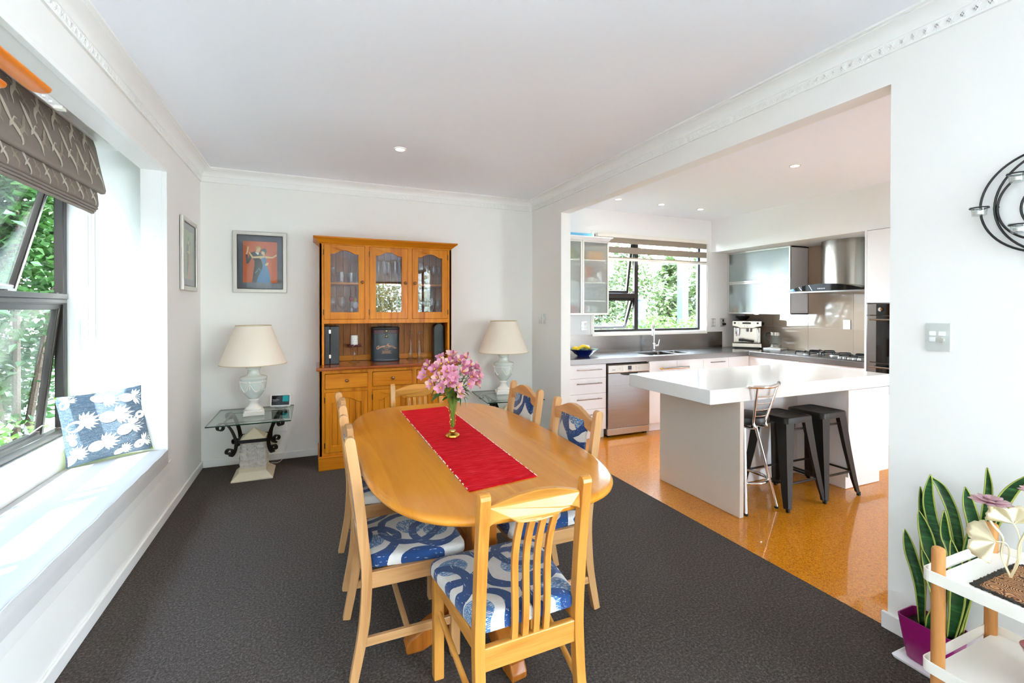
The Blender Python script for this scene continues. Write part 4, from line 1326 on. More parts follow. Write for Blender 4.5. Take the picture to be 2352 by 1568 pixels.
# ------------------------------------------------------------------ glass side tables (own axes, origin on the floor)
def scroll(c, r0, r1, a0, turns, n=26):
    """spiral in the (u, z) plane about c"""
    return [(c[0] + (r0 + (r1 - r0) * i / n) * math.cos(a0 + turns * 2 * PI * i / n), c[1] + (r0 + (r1 - r0) * i / n) * math.sin(a0 + turns * 2 * PI * i / n)) for i in range(n + 1)]
GZ = 0.525
def side_table(label):
    t = thing('side_table', label, 'table', group='glass and iron side tables under the lamps', local=True)
    ped = MB()
    b = [[(sx * a, sy * (a + 0.008), z) for sx, sy in ((-1, -1), (1, -1), (1, 1), (-1, 1))] for a, z in ((0.157, 0), (0.157, 0.012), (0.105, 0.062), (0.105, 0.092))]
    ped.loft(b).build('stone_base', M['travertine'], t, bevel=0.003)
    rk = MB()
    n = 9
    def face(side):
        def f(u, v):
            a = 0.098 - 0.006 * v
            z = 0.092 + 0.21 * v
            e = 0.0 if u in (0, 1) or v in (0, 1) else random.uniform(-0.006, 0.012)
            x = -a + 2 * a * u
            p = (x, -a - e, z)
            for _ in range(side):
                p = (-p[1], p[0], p[2])
            return p
        return f
    for sd in range(4):
        rk.grid(face(sd), n, n)
    rk.build('rock_block', M['rockface'], t)
    MB().loft([[(sx * a, sy * a, z) for sx, sy in ((-1, -1), (1, -1), (1, 1), (-1, 1))] for a, z in ((0.094, 0.30), (0.098, 0.303), (0.098, 0.335), (0.088, 0.338), (0.004, 0.415))]).build('stone_cap', M['travertine'], t, bevel=0.002)
    MB().plate(rect(-0.115, 0.115, -0.115, 0.115), [rect(-0.109, 0.109, -0.109, 0.109)], 'z', 0.31, 0.338).build('iron_band', M['iron'], t)
    low = scroll((0.17, 0.263), 0.012, 0.034, R(200), 1.15)
    mid = [(v.x, v.y) for v in bez((low[-1][0], low[-1][1], 0), (0.15, 0.20, 0), (0.085, 0.27, 0), (0.12, 0.37, 0), 10)][1:]
    up = [(v.x, v.y) for v in bez((0.12, 0.37, 0), (0.14, 0.43, 0), (0.175, 0.508, 0), (0.225, 0.515, 0), 8)][1:]
    top = [(0.232, 0.478)]
    cur = scroll((0.232, 0.483), 0.033, 0.012, R(100), -1.15)
    line = low + mid + up + cur
    for sx in (-1, 1):
        for sy in (-1, 1):
            MB().ribbon([(sx * (0.035 + u * 0.78), sy * (0.035 + u * 0.78), z) for u, z in line], (sx, -sy, 0), 0.034, 0.007).build('scroll', M['iron'], t, smooth=60)
    MB().plate(rect(-0.205, 0.205, -0.205, 0.205), [rect(-0.19, 0.19, -0.19, 0.19)], 'z', 0.508, 0.515).build('top_bar', M['iron'], t)
    MB().box(-0.302, 0.302, -0.338, 0.338, GZ - 0.008, GZ).build('glass_top', M['table_glass'], t)
    MB().plate(rect(-0.305, 0.305, -0.341, 0.341), [rect(-0.3025, 0.3025, -0.3385, 0.3385)], 'z', GZ - 0.009, GZ).build('glass_edge', M['glass_edge'], t)
    return t
st0 = side_table('glass side table on a rough stone pedestal, by the window wall')
st0.location = (-0.474, 4.618, 0)
dup(st0, (1.915, 4.61, 0), R(-5), 'glass side table with iron scrolls in the corner beside the kitchen opening')

# ------------------------------------------------------------------ table lamps
def table_lamp(label):
    t = thing('table_lamp', label, 'lamp', group='pair of urn table lamps', local=True)
    MB().box(-0.082, 0.082, -0.082, 0.082, 0, 0.03).box(-0.074, 0.074, -0.074, 0.074, 0.03, 0.045).build('base', M['celadon_white'], t, bevel=0.004)
    MB().lathe([(0.064, 0.045), (0.066, 0.055), (0.058, 0.066), (0.044, 0.076), (0.036, 0.092), (0.034, 0.115), (0.04, 0.122), (0.042, 0.130), (0.036, 0.137), (0.034, 0.14)], n=32).build('foot', M['celadon_white'], t, smooth=50)
    MB().lathe([(0.034, 0.14), (0.05, 0.155), (0.068, 0.178), (0.085, 0.205), (0.095, 0.235), (0.099, 0.265), (0.100, 0.30), (0.103, 0.312), (0.108, 0.318), (0.108, 0.326), (0.100, 0.334), (0.07, 0.343), (0.052, 0.352), (0.046, 0.366), (0.045, 0.385), (0.048, 0.398), (0.058, 0.404), (0.060, 0.410), (0.052, 0.416), (0.032, 0.424), (0.024, 0.44), (0.02, 0.445)], n=36).build('urn', M['celadon'], t, smooth=50)
    sw = MB()
    sw.lathe([(0.1005, 0.285), (0.1025, 0.288), (0.1025, 0.292), (0.1005, 0.295)], n=36, caps=False)
    for k in range(6):
        a0 = PI / 3 * k + 0.2
        pts = []
        for i in range(13):
            f = i / 12
            z = 0.282 - 0.075 * math.sin(PI * f)
            r = 0.101 if z > 0.265 else 0.099 - (0.265 - z) * 0.22
            a = a0 + PI / 3 * f
            pts.append(((r + 0.002) * math.cos(a), (r + 0.002) * math.sin(a), z))
        sw.tube(pts, [0.0035 + 0.0035 * math.sin(PI * i / 12) for i in range(13)], 6)
        c, s_ = math.cos(a0), math.sin(a0)
        sw.ball((0.102 * c, 0.102 * s_, 0.292), 0.011, (1, 1, 0.8), 8, 6)
        sw.tube([(0.102 * c, 0.102 * s_, 0.285), (0.101 * c, 0.101 * s_, 0.245), (0.098 * c, 0.098 * s_, 0.22)], [0.003, 0.006, 0.002], 6)
    sw.build('garland', M['celadon_white'], t, smooth=50)
    MB().cyl((0, 0, 0.445), (0, 0, 0.47), 0.008).cyl((0, 0, 0.47), (0, 0, 0.53), 0.014).build('lamp_holder', M['gold'], t, smooth=True)
    MB().lathe([(0.262, 0.445), (0.138, 0.780), (0.136, 0.780), (0.260, 0.445)], n=48, caps=False).build('shade', M['shade'], t, smooth=50, fix=True)
    rim = MB()
    rim.tube([(0.262 * math.cos(2 * PI * i / 48), 0.262 * math.sin(2 * PI * i / 48), 0.446) for i in range(48)], 0.003, 6, True)
    rim.tube([(0.1385 * math.cos(2 * PI * i / 48), 0.1385 * math.sin(2 * PI * i / 48), 0.779) for i in range(48)], 0.003, 6, True)
    rim.build('shade_binding', plain('shade_binding', '#d9c6a6', 0.8), t, smooth=True)
    sp = MB()
    for k in range(3):
        a = 2 * PI * k / 3
        sp.tube([(0, 0, 0.53), (0.1 * math.cos(a), 0.1 * math.sin(a), 0.74), (0.137 * math.cos(a), 0.137 * math.sin(a), 0.777)], 0.0015, 5)
    sp.build('shade_carrier', M['brass_dark'], t)
    MB().ball((0, 0, 0.575), 0.03, (1, 1, 1.3)).build('bulb', M['celadon_white'], t, smooth=True)
    return t
lp0 = table_lamp('pale green urn table lamp with cream shade, by the window wall')
lp0.location = (-0.478, 4.632, GZ + 0.001)
lp0.rotation_euler = (0, 0, R(6))
dup(lp0, (1.925, 4.72, GZ + 0.001), R(-14), 'pale green urn table lamp with cream shade, near the kitchen opening', scale=(1.04, 1.04, 1.02))

# smart display
t = thing('smart_display', 'small white smart display on the glass side table', 'display', (-0.283, 4.88, GZ))
rot = Matrix.Translation((-0.281, 4.872, GZ + 0.066)) @ Matrix.Rotation(R(-8), 4, 'Z') @ Matrix.Rotation(R(-14), 4, 'X')
MB().plate(rrect(-0.088, 0.088, -0.056, 0.056, 0.012), [], 'y', 0.0, 0.01).move(rot).build('bezel', M['white'], t, bevel=0.002)
MB().box(-0.076, 0.076, -0.001, 0.0005, -0.045, 0.045).move(rot).build('screen', M['screen'], t)
MB().box(0.018, 0.07, -0.0018, -0.001, -0.012, 0.041).move(rot).build('picture_tile', M['screen_teal'], t)
text('Take it Easy', 0.012, M['screen_text'], t, rot @ face_ny(-0.070, -0.0015, 0.006), align='LEFT')
text('tap to play music', 0.006, M['screen_text'], t, rot @ face_ny(-0.070, -0.0015, -0.006), align='LEFT')
MB().lathe([(0.05, 0), (0.052, 0.006), (0.03, 0.04), (0.02, 0.06), (0.002, 0.062)], (-0.278, 4.905, GZ + 0.0005), 20).build('foot', plain('grey_fabric', '#b9c0c8', 0.9), t, smooth=True)
# power lead
wire = spline([(-0.24, 4.93, GZ + 0.01), (-0.22, 4.965, 0.5), (-0.232, 4.972, 0.35), (-0.23, 4.955, 0.12), (-0.26, 4.92, 0.035), (-0.30, 4.88, 0.006), (-0.36, 4.90, 0.004)], 8)
tag(MB().tube(wire, 0.0022, 6).build('power_cord', M['white'], smooth=True), 'thin white power lead hanging behind the glass side table', 'cord')
t = thing('wall_socket', 'white double power point low on the wall behind the side table', 'socket', (-0.29, YB, 0.31))
MB().box(-0.35, -0.235, YB - 0.009, YB, 0.27, 0.345).build('plate', M['white'], t, bevel=0.003)
MB().box(-0.335, -0.305, YB - 0.013, YB - 0.009, 0.3, 0.33).box(-0.28, -0.25, YB - 0.013, YB - 0.009, 0.3, 0.33).build('rocker', M['white_gloss'], t, bevel=0.001)

# ------------------------------------------------------------------ framed dancers
def poly(m, pts, mp, d0, d1):
    """flat painted shape; pts in picture units, mp maps (u, v) to room (a, z)"""
    m.plate([mp(*p) for p in pts], [], m.ax, d0, d1)

def picture(label, ax, a0, a1, z0, z1, d, art, sgn):
    """frame on a wall; ax = axis of depth, d = wall surface, sgn = direction into the room, art = (background, shapes)"""
    t = thing('framed_picture', label, 'picture', ((a0 + a1) / 2, d, z0) if ax == 'y' else (d, (a0 + a1) / 2, z0), 0, 'framed dancer pictures')
    fw = 0.036
    A, Bz = d + sgn * 0.004, d + sgn * 0.028
    MB().plate(rect(a0, a1, z0, z1), [rect(a0 + fw, a1 - fw, z0 + fw, z1 - fw)], ax, A, Bz).build('frame', M['silver'], t, bevel=0.006)
    MB().plate(rect(a0 + fw - 0.001, a1 - fw + 0.001, z0 + fw - 0.001, z1 - fw + 0.001), [rect(a0 + fw + 0.005, a1 - fw - 0.005, z0 + fw + 0.005, z1 - fw - 0.005)], ax, A, d + sgn * 0.022).build('frame_lip', M['black'], t)
    e = MB().plate(rect(a0 + fw, a1 - fw, z0 + fw, z1 - fw), [], ax, d + sgn * 0.005, d + sgn * 0.011).build('mount', M['mat_dark'], t)
    w, h = a1 - a0, z1 - z0
    p0, p1, q0, q1 = a0 + 0.185 * w, a1 - 0.185 * w, z0 + 0.165 * h, z1 - 0.16 * h
    MB().plate(rect(p0, p1, q0, q1), [], ax, d + sgn * 0.011, d + sgn * 0.012).build('painting', M[art[0]], e)
    flip = ax == 'x'
    mp = lambda u, v: (p0 + (p1 - p0) * u, q0 + (q1 - q0) * v)
    for i, (mat, pts) in enumerate(art[1]):
        m = MB()
        m.plate([mp(*p) for p in pts], [], ax, d + sgn * (0.0121 + 0.0002 * i), d + sgn * (0.0123 + 0.0002 * i))
        m.build('painted_figure', M[mat], e)
    MB().plate(rect(a0 + fw, a1 - fw, z0 + fw, z1 - fw), [], ax, d + sgn * 0.0185, d + sgn * 0.0195).build('glazing', M['window_glass'], t)
    return t
def ell(cx, cy, a, b, rot=0, n=14):
    return [(cx + a * math.cos(2 * PI * i / n) * math.cos(rot) - b * math.sin(2 * PI * i / n) * math.sin(rot), cy + a * math.cos(2 * PI * i / n) * math.sin(rot) + b * math.sin(2 * PI * i / n) * math.cos(rot)) for i in range(n)]
dancers = [
    ('art_suit', [(0.26, 0.0), (0.38, 0.0), (0.55, 0.28), (0.58, 0.42), (0.52, 0.55), (0.58, 0.66), (0.56, 0.72), (0.44, 0.74), (0.36, 0.76), (0.22, 0.72), (0.20, 0.66), (0.27, 0.60), (0.33, 0.52), (0.33, 0.42), (0.30, 0.25)]),
    ('art_suit', [(0.07, 0.68), (0.125, 0.68), (0.15, 0.57), (0.21, 0.70), (0.27, 0.62), (0.16, 0.46), (0.10, 0.45)]),
    ('art_skin', [(0.08, 0.68), (0.12, 0.68), (0.15, 0.75), (0.17, 0.86), (0.14, 0.88), (0.12, 0.83), (0.11, 0.76)]),
    ('art_white', [(0.34, 0.745), (0.45, 0.73), (0.46, 0.70), (0.43, 0.67), (0.38, 0.71)]),
    ('art_skin', [(0.37, 0.75), (0.46, 0.73), (0.52, 0.82), (0.50, 0.88), (0.42, 0.87), (0.39, 0.80)]),
    ('art_hair', [(0.36, 0.79), (0.40, 0.80), (0.44, 0.86), (0.52, 0.85), (0.50, 0.89), (0.43, 0.90), (0.37, 0.86)]),
    ('art_blue', [(0.38, 0.0), (0.80, 0.0), (0.78, 0.18), (0.70, 0.42), (0.66, 0.48), (0.68, 0.57), (0.63, 0.62), (0.55, 0.60), (0.52, 0.57), (0.57, 0.48), (0.56, 0.36), (0.42, 0.12)]),
    ('art_skin', [(0.55, 0.60), (0.52, 0.57), (0.47, 0.60), (0.26, 0.59), (0.16, 0.73), (0.19, 0.74), (0.29, 0.63), (0.45, 0.645), (0.56, 0.655), (0.62, 0.655), (0.64, 0.62)]),
    ('art_skin', [(0.63, 0.655), (0.66, 0.60), (0.86, 0.60), (0.98, 0.66), (0.98, 0.70), (0.85, 0.635)]),
    ('art_skin', [(0.53, 0.70), (0.62, 0.655), (0.63, 0.74), (0.60, 0.78), (0.54, 0.77)]),
    ('art_suit', [(0.50, 0.75), (0.55, 0.77), (0.62, 0.75), (0.65, 0.68), (0.69, 0.78), (0.66, 0.83), (0.59, 0.84), (0.54, 0.81)]),
    ('art_skin', [(0.63, 0.42), (0.72, 0.42), (0.75, 0.48), (0.72, 0.50), (0.66, 0.47)]),
    ('art_line', [(0.33, 0.22), (0.34, 0.24), (0.40, 0.29), (0.46, 0.36), (0.52, 0.30), (0.50, 0.29), (0.455, 0.34), (0.40, 0.26)]),
]
picture('silver-framed painting of a dancing couple in a blue dress, on an orange ground', 'y', -0.683, -0.229, 1.603, 2.18, YB, ('art_orange', dancers), -1)
couple = [
    ('art_suit', [(0.30, 0.05), (0.44, 0.05), (0.52, 0.40), (0.56, 0.66), (0.48, 0.72), (0.36, 0.74), (0.28, 0.68), (0.26, 0.52), (0.33, 0.45)]),
    ('art_red', [(0.30, 0.0), (0.78, 0.0), (0.72, 0.30), (0.66, 0.52), (0.56, 0.52), (0.50, 0.30)]),
    ('art_skin', [(0.50, 0.52), (0.64, 0.52), (0.60, 0.66), (0.66, 0.72), (0.58, 0.76), (0.52, 0.66)]),
    ('art_skin', [(0.28, 0.56), (0.48, 0.58), (0.62, 0.62), (0.6, 0.58), (0.42, 0.53)]),
    ('art_suit', [(0.40, 0.78), (0.50, 0.76), (0.52, 0.86), (0.44, 0.87)]),
    ('art_suit', [(0.58, 0.70), (0.68, 0.70), (0.68, 0.78), (0.60, 0.79)]),
    ('art_skin', [(0.42, 0.72), (0.50, 0.72), (0.52, 0.78), (0.44, 0.80)]),
]
picture('silver-framed painting of a couple on green, on the window wall', 'x', 4.262, 4.735, 1.597, 2.173, XL, ('art_green', couple), 1)

# ------------------------------------------------------------------ pillow on the window seat
BL, BR_, TL, TR = Vector((-1.372, 3.632, 0.482)), Vector((-1.012, 3.905, 0.49)), Vector((-1.462, 3.722, 0.905)), Vector((-1.103, 4.01, 0.918))
nrm = (BR_ - BL).cross(TL - BL).normalized()
if nrm.x < 0:
    nrm = -nrm
cen = (BL + BR_ + TL + TR) / 4
def pil(u, v, side, off=0.0):
    """u, v in -1..1"""
    pinch = 1 - 0.05 * (1 - abs(v) ** 2) * abs(u) ** 3
    pinch2 = 1 - 0.05 * (1 - abs(u) ** 2) * abs(v) ** 3
    a, b = (u * pinch + 1) / 2, (v * pinch2 + 1) / 2
    p = (BL * (1 - a) + BR_ * a) * (1 - b) + (TL * (1 - a) + TR * a) * b
    th = 0.072 * max(0.0, (1 - abs(u) ** 2.6)) ** 0.55 * max(0.0, (1 - abs(v) ** 2.6)) ** 0.55
    return p + nrm * (side * (th + off))
t = thing('throw_pillow', 'blue-grey pillow printed with white pineapples, leaning in the window seat corner', 'pillow', cen - Vector((0, 0, 0.2)))
MB().grid(lambda u, v: pil(u * 2 - 1, v * 2 - 1, 1), 28, 28).build('front', M['denim'], t, smooth=80, fix=False)
MB().grid(lambda u, v: pil(u * 2 - 1, v * 2 - 1, -1), 20, 20).build('back', M['lime'], t, smooth=80, fix=False)
pr = MB()
def motif(cu, cv, ang, s_):
    W2 = 0.23
    def put(pts):
        vs = []
        for x, y in pts:
            xr, yr = x * math.cos(ang) - y * math.sin(ang), x * math.sin(ang) + y * math.cos(ang)
            u, v = cu + xr * s_ / W2, cv + yr * s_ / W2
            if abs(u) > 0.97 or abs(v) > 0.97:
                u, v = max(-0.97, min(0.97, u)), max(-0.97, min(0.97, v))
            vs.append(pil(u, v, 1, 0.0022))
        c = len(vs)
        pr.add(vs, [(0, i, i + 1) for i in range(1, c - 1)])
    put([(0, 0)] + ell(0, -0.028, 0.030, 0.040, 0, 16)[0:] + [ell(0, -0.028, 0.030, 0.040, 0, 16)[0]])
    for k in range(9):
        a = R(-80 + 20 * k)
        L = 0.085 - 0.03 * abs(k - 4) / 4
        dx, dy = math.sin(a), math.cos(a)
        nx, ny = dy, -dx
        put([(0, 0.008), (dx * L * 0.5 + nx * 0.010, 0.008 + dy * L * 0.5 + ny * 0.010), (dx * L, 0.008 + dy * L), (dx * L * 0.5 - nx * 0.010, 0.008 + dy * L * 0.5 - ny * 0.010)])
for cu, cv, a, s_ in ((-0.62, 0.12, -1.2, 1.15), (-0.25, -0.55, -1.3, 1.1), (0.12, 0.18, -1.5, 1.25), (0.42, -0.22, -1.2, 1.15), (-0.05, 0.72, -1.9, 1.0), (0.62, 0.66, -1.6, 1.1), (-0.82, 0.80, -0.6, 0.8), (0.86, 0.12, -1.3, 0.9), (0.72, -0.72, -1.1, 0.9), (-0.85, -0.75, -0.9, 0.95), (0.2, -0.86, -1.2, 0.7), (-0.86, -0.28, 0.2, 0.6)):
    motif(cu, cv, a, s_)
pr.build('pineapple_print', M['print_white'], t, smooth=80, fix=False, kind='stuff')

# ------------------------------------------------------------------ roman blind
t = thing('roman_blind', 'taupe roman blind printed with cream cranes, half lowered in the bay window', 'blind', (-1.28, 2.5, 2.06))
UP = [(-1.315, 2.55), (-1.30, 2.50), (-1.285, 2.42), (-1.268, 2.33), (-1.252, 2.255), (-1.246, 2.225), (-1.250, 2.205), (-1.262, 2.200)]
LOW = [(-1.285, 2.235), (-1.275, 2.18), (-1.270, 2.13), (-1.272, 2.11), (-1.280, 2.102)]
def strip(prof, y0, y1, th, name, mat, wav=0.004):
    m = MB()
    n = 40
    rings = []
    for i in range(n + 1):
        y = y0 + (y1 - y0) * i / n
        w = wav * math.sin(i * 1.7) + wav * 0.5 * math.sin(i * 0.6)
        rings.append([(x + w * (2.5 - z) * 1.6, y, z) for x, z in prof] + [(x + w * (2.5 - z) * 1.6 - th, y, z) for x, z in prof[::-1]])
    return m.loft(rings).build(name, mat, t, smooth=60)
strip(UP, B0 + 0.02, 3.865, 0.012, 'upper_fold', M['taupe'])
strip(LOW, B0 + 0.03, 3.825, 0.010, 'lower_fold', M['taupe'])
for k in range(3):
    strip([(-1.276 - 0.006 * k, 2.104 - 0.015 * k), (-1.270 - 0.006 * k, 2.096 - 0.015 * k), (-1.276 - 0.006 * k, 2.088 - 0.015 * k)], B0 + 0.03, 3.815 - 0.01 * k, 0.012, 'pleat', M['taupe'], 0.002)
def prof_at(prof, f):
    L = [0]
    for a, b in zip(prof, prof[1:]):
        L.append(L[-1] + math.hypot(b[0] - a[0], b[1] - a[1]))
    s_ = max(0, min(1, f)) * L[-1]
    for i in range(len(prof) - 1):
        if s_ <= L[i + 1] + 1e-9:
            k = (s_ - L[i]) / (L[i + 1] - L[i])
            return (prof[i][0] + (prof[i + 1][0] - prof[i][0]) * k, prof[i][1] + (prof[i + 1][1] - prof[i][1]) * k), L[-1]
    return prof[-1], L[-1]
# crane: wings, body, neck and legs as curved bands (x along the blind, y up), about 0.24 tall
def band(pts, ws):
    P = spline([(x, y, 0) for x, y in pts], 5)
    l, r = [], []
    for i, p in enumerate(P):
        d = (P[min(i + 1, len(P) - 1)] - P[max(i - 1, 0)]).normalized()
        f = i / (len(P) - 1) * (len(ws) - 1)
        k = int(min(f, len(ws) - 2))
        w = ws[k] + (ws[k + 1] - ws[k]) * (f - k)
        n = Vector((-d.y, d.x, 0)) * w
        l.append((p.x + n.x, p.y + n.y))
        r.append((p.x - n.x, p.y - n.y))
    return l, r
CR = [band([(0.0, 0.0), (-0.03, 0.06), (-0.065, 0.13), (-0.09, 0.17)], [0.012, 0.024, 0.016, 0.002]),
      band([(0.0, 0.0), (0.045, -0.03), (0.075, -0.08), (0.07, -0.13), (0.078, -0.15)], [0.016, 0.022, 0.014, 0.006, 0.002]),
      band([(0.005, 0.0), (0.03, 0.03), (0.05, 0.048), (0.075, 0.042)], [0.010, 0.006, 0.0045, 0.002]),
      band([(0.0, 0.0), (-0.025, -0.02), (-0.05, -0.045)], [0.016, 0.012, 0.002])]
pc, pt = MB(), MB()
def crane(mm, prof, y, fz, s_, flip=1):
    (_, _), L = prof_at(prof, 0)
    for l, r in CR:
        vs, fs = [], []
        for a, b in zip(l, r):
            for (u, v) in (a, b):
                f = fz - v * s_ / L
                (x, z), _ = prof_at(prof, max(0.0, min(0.93, f)))
                n = 40
                yy = y + u * s_ * flip
                i = (yy - (B0 + 0.02)) / (3.865 - B0 - 0.02) * n
                w = 0.004 * math.sin(i * 1.7) + 0.002 * math.sin(i * 0.6)
                vs.append((x + w * (2.5 - z) * 1.6 + 0.0028, min(3.86, yy), z))
        for i in range(len(l) - 1):
            fs.append((2 * i, 2 * i + 1, 2 * i + 3, 2 * i + 2))
        mm.add(vs, fs)
for i in range(11):
    yy = 3.78 - 0.185 * i
    crane(pc, UP, yy, 0.62 + 0.06 * (i % 2), 0.72)
    crane(pc, UP, yy - 0.08, 0.14 + 0.08 * (i % 2), 0.62, -1)
    crane(pt, UP, yy - 0.10, 0.70, 0.5, -1)
    crane(pt, UP, yy - 0.02, 0.25, 0.45)
    crane(pc, LOW, yy - 0.05, 0.55, 0.48)
    crane(pt, LOW, yy - 0.14, 0.5, 0.36)
pc.build('crane_print', M['crane'], t, smooth=60, fix=False, kind='stuff')
pt.build('feather_print', M['crane2'], t, smooth=60, fix=False, kind='stuff')
cord = [(-1.345, 3.872, 2.52), (-1.345, 3.872, 1.27)] + [(-1.345 + 0.018 - 0.018 * math.cos(R(a)), 3.874, 1.245 - 0.02 * math.sin(R(a))) for a in range(0, 181, 20)] + [(-1.309, 3.876, 1.27), (-1.309, 3.876, 2.52)]
ch = MB()
for a, b in zip(cord, cord[1:]):
    ch.cyl(a, b, 0.0015, n=6)
for i in range(160):
    f = i / 160
    for X in (-1.345, -1.309):
        z = 2.05 - 0.78 * f
        ch.obox((X, 3.873, z), (0.0035, 0.0035, 0.0035))
ch.build('bead_chain', M['chain'], t, kind='stuff')
MB().box(-1.33, -1.30, B0, 3.88, 2.545, 2.558).build('head_batten', M['white'], t)
t = thing('curtain_rail', 'short white curtain track inside the bay header', 'rail', (-1.10, 2.0, 2.40))
MB().box(-1.118, -1.085, B0 + 0.05, 2.86, 2.408, 2.418).box(-1.124, -1.116, B0 + 0.05, 2.86, 2.396, 2.418).build('track', M['white'], t, bevel=0.002)
gl = MB()
for i in range(12):
    gl.box(-1.112, -1.098, 2.80 - 0.06 * i, 2.82 - 0.06 * i, 2.398, 2.408)
gl.build('gliders', M['white'], t, kind='stuff')
MB().box(-1.122, -1.085, 2.86, 2.90, 2.394, 2.418).build('end_stop', M['off_white'], t, bevel=0.002)

# orange wooden rack hung from the ceiling near the camera (only two rail ends reach the picture)
t = thing('hanging_rack', 'orange wooden slatted rack hung from the ceiling by the window', 'rack', (-0.62, 0.95, 1.90))
for k, (x, z, ye) in enumerate(((-0.545, 1.928, 1.345), (-0.60, 1.912, 1.305))):
    out = [(x + 0.022 * math.cos(a), z + 0.010 * math.sin(a)) for a in [2 * PI * i / 16 for i in range(16)]]
    m = MB()
    rings = []
    for y, k2 in ((0.45, 1), (ye - 0.012, 1), (ye - 0.004, 0.8), (ye, 0.4)):
        rings.append([(x + (u - x) * k2, y, z + (v - z) * k2) for u, v in out])
    m.loft(rings).build('slat', M['orange_wood'], t, smooth=60)
MB().bar((-0.66, 0.62, 1.905), (-0.50, 0.62, 1.945), 0.02, 0.02).bar((-0.66, 1.02, 1.905), (-0.50, 1.02, 1.945), 0.02, 0.02).build('cross_bar', M['orange_wood'], t)
MB().cyl((-0.58, 0.62, 1.93), (-0.58, 0.62, ZC), 0.003).cyl((-0.58, 1.02, 1.93), (-0.58, 1.02, ZC), 0.003).build('hanging_cord', M['white'], t)

# ------------------------------------------------------------------ switches on the dividing wall
t = thing('light_switch', 'silver switch plate with dimmer on the wall below the candle sconce', 'switch', (XR, 1.08, 1.335))
MB().plate(rrect(1.038, 1.122, 1.277, 1.392, 0.004), [], 'x', XR - 0.009, XR).build('plate', M['switch'], t, bevel=0.002)
for (y, z) in ((1.096, 1.350), (1.064, 1.350), (1.096, 1.325)):
    MB().plate(rrect(y - 0.011, y + 0.011, z - 0.009, z + 0.009, 0.003), [], 'x', XR - 0.013, XR - 0.0085).build('rocker', M['white'], t, bevel=0.001)
MB().lathe([(0.012, 0), (0.0115, 0.012), (0.002, 0.0125)], (XR - 0.009, 1.066, 1.324), 18, Matrix.Rotation(R(-90), 3, 'Y')).build('dimmer_knob', M['silver'], t, smooth=40)
for i, (y0, y1) in enumerate(((4.735, 4.805), (4.63, 4.70))):
    t = thing('wall_plate', ['slim white switch plate in the corner past the lamp', 'slim white socket plate nearest the kitchen opening'][i], 'switch', (XR, y0, 1.28), 0, 'pair of slim wall plates')
    MB().box(XR - 0.009, XR, y0, y1, 1.285, 1.397).build('plate', M['switch'], t, bevel=0.002)
    MB().box(XR - 0.012, XR - 0.009, (y0 + y1) / 2 - 0.012, (y0 + y1) / 2 + 0.012, 1.325, 1.355).build('rocker', M['white'], t, bevel=0.001)

# ------------------------------------------------------------------ tealight sconce of iron rings
t = thing('candle_sconce', 'black iron ring wall sconce holding glass tealight cups', 'sconce', (XR, 0.75, 1.65))
def ring(cy_, cz, r, a0=0, a1=360, x=XR - 0.02, n=60):
    return [(x, cy_ + r * math.cos(R(a0 + (a1 - a0) * i / n)), cz + r * math.sin(R(a0 + (a1 - a0) * i / n))) for i in range(n + 1)]
for (cy_, cz, r) in ((0.757, 1.84, 0.186), (0.709, 1.835, 0.193), (0.762, 1.83, 0.132), (0.74, 1.82, 0.09)):
    MB().tube(ring(cy_, cz, r), 0.0042, 8).build('iron_ring', M['black'], t, smooth=True)
MB().cyl((XR, 0.90, 1.84), (XR - 0.022, 0.90, 1.84), 0.005).cyl((XR, 0.60, 1.84), (XR - 0.022, 0.60, 1.84), 0.005).build('wall_stud', M['black'], t)
for (cy_, cz) in ((0.932, 1.838), (0.828, 1.942), (0.822, 1.757), (0.66, 1.90), (0.62, 1.76)):
    px = XR - 0.056
    c = MB().tube([(px + 0.027 * math.cos(2 * PI * i / 28), cy_ + 0.027 * math.sin(2 * PI * i / 28), cz) for i in range(28)], 0.0026, 6, True)
    c.cyl((XR - 0.018, cy_, cz), (px + 0.025, cy_, cz), 0.003, n=8)
    c = c.build('cup_holder', M['black'], t, smooth=True)
    MB().lathe([(0.019, -0.030), (0.021, -0.029), (0.0235, 0.002), (0.0275, 0.004), (0.0275, 0.006), (0.0225, 0.004), (0.0195, -0.026), (0.002, -0.026)], (px, cy_, cz), 24).build('glass_cup', M['glass'], c, smooth=50)
    MB().lathe([(0.0165, -0.025), (0.0165, -0.012), (0.002, -0.012)], (px, cy_, cz), 18).build('tealight', M['alum'], c, smooth=50)

# ------------------------------------------------------------------ snake plant in its magenta trough
t = thing('plant_saucer', 'white plastic saucer under the magenta planter', 'saucer', (2.28, 1.03, 0))
rs = [[(x, y, z) for x, y in rrect(2.235 - e, 2.372 + e * 0.4, 0.93 - e, 1.135 + e, 0.01)] for e, z in ((0.0, 0.0), (0.012, 0.002), (0.016, 0.012), (0.012, 0.012), (0.006, 0.005))]
MB().loft(rs).build('tray', M['white'], t, smooth=30)
t = thing('planter', 'magenta plastic trough planter on the carpet by the wall', 'planter', (2.305, 1.05, 0.012))
rs = []
for e, z in ((0.028, 0.006), (0.022, 0.012), (0.010, 0.10), (0.0, 0.178), (0.0, 0.182), (0.004, 0.182), (0.010, 0.15), (0.012, 0.14)):
    rs.append([(x, y, z) for x, y in rrect(2.242 + e, 2.373 - e * 0.6, 0.955 + e, 1.146 - e, 0.02)])
MB().loft(rs).build('trough', M['magenta'], t, smooth=40)
MB().plate(rrect(2.256, 2.364, 0.969, 1.132, 0.018), [], 'z', 0.14, 0.152).build('soil', M['soil'], t)
t = thing('snake_plant', 'tall variegated snake plant with yellow-edged blades', 'plant', (2.31, 1.05, 0.152))
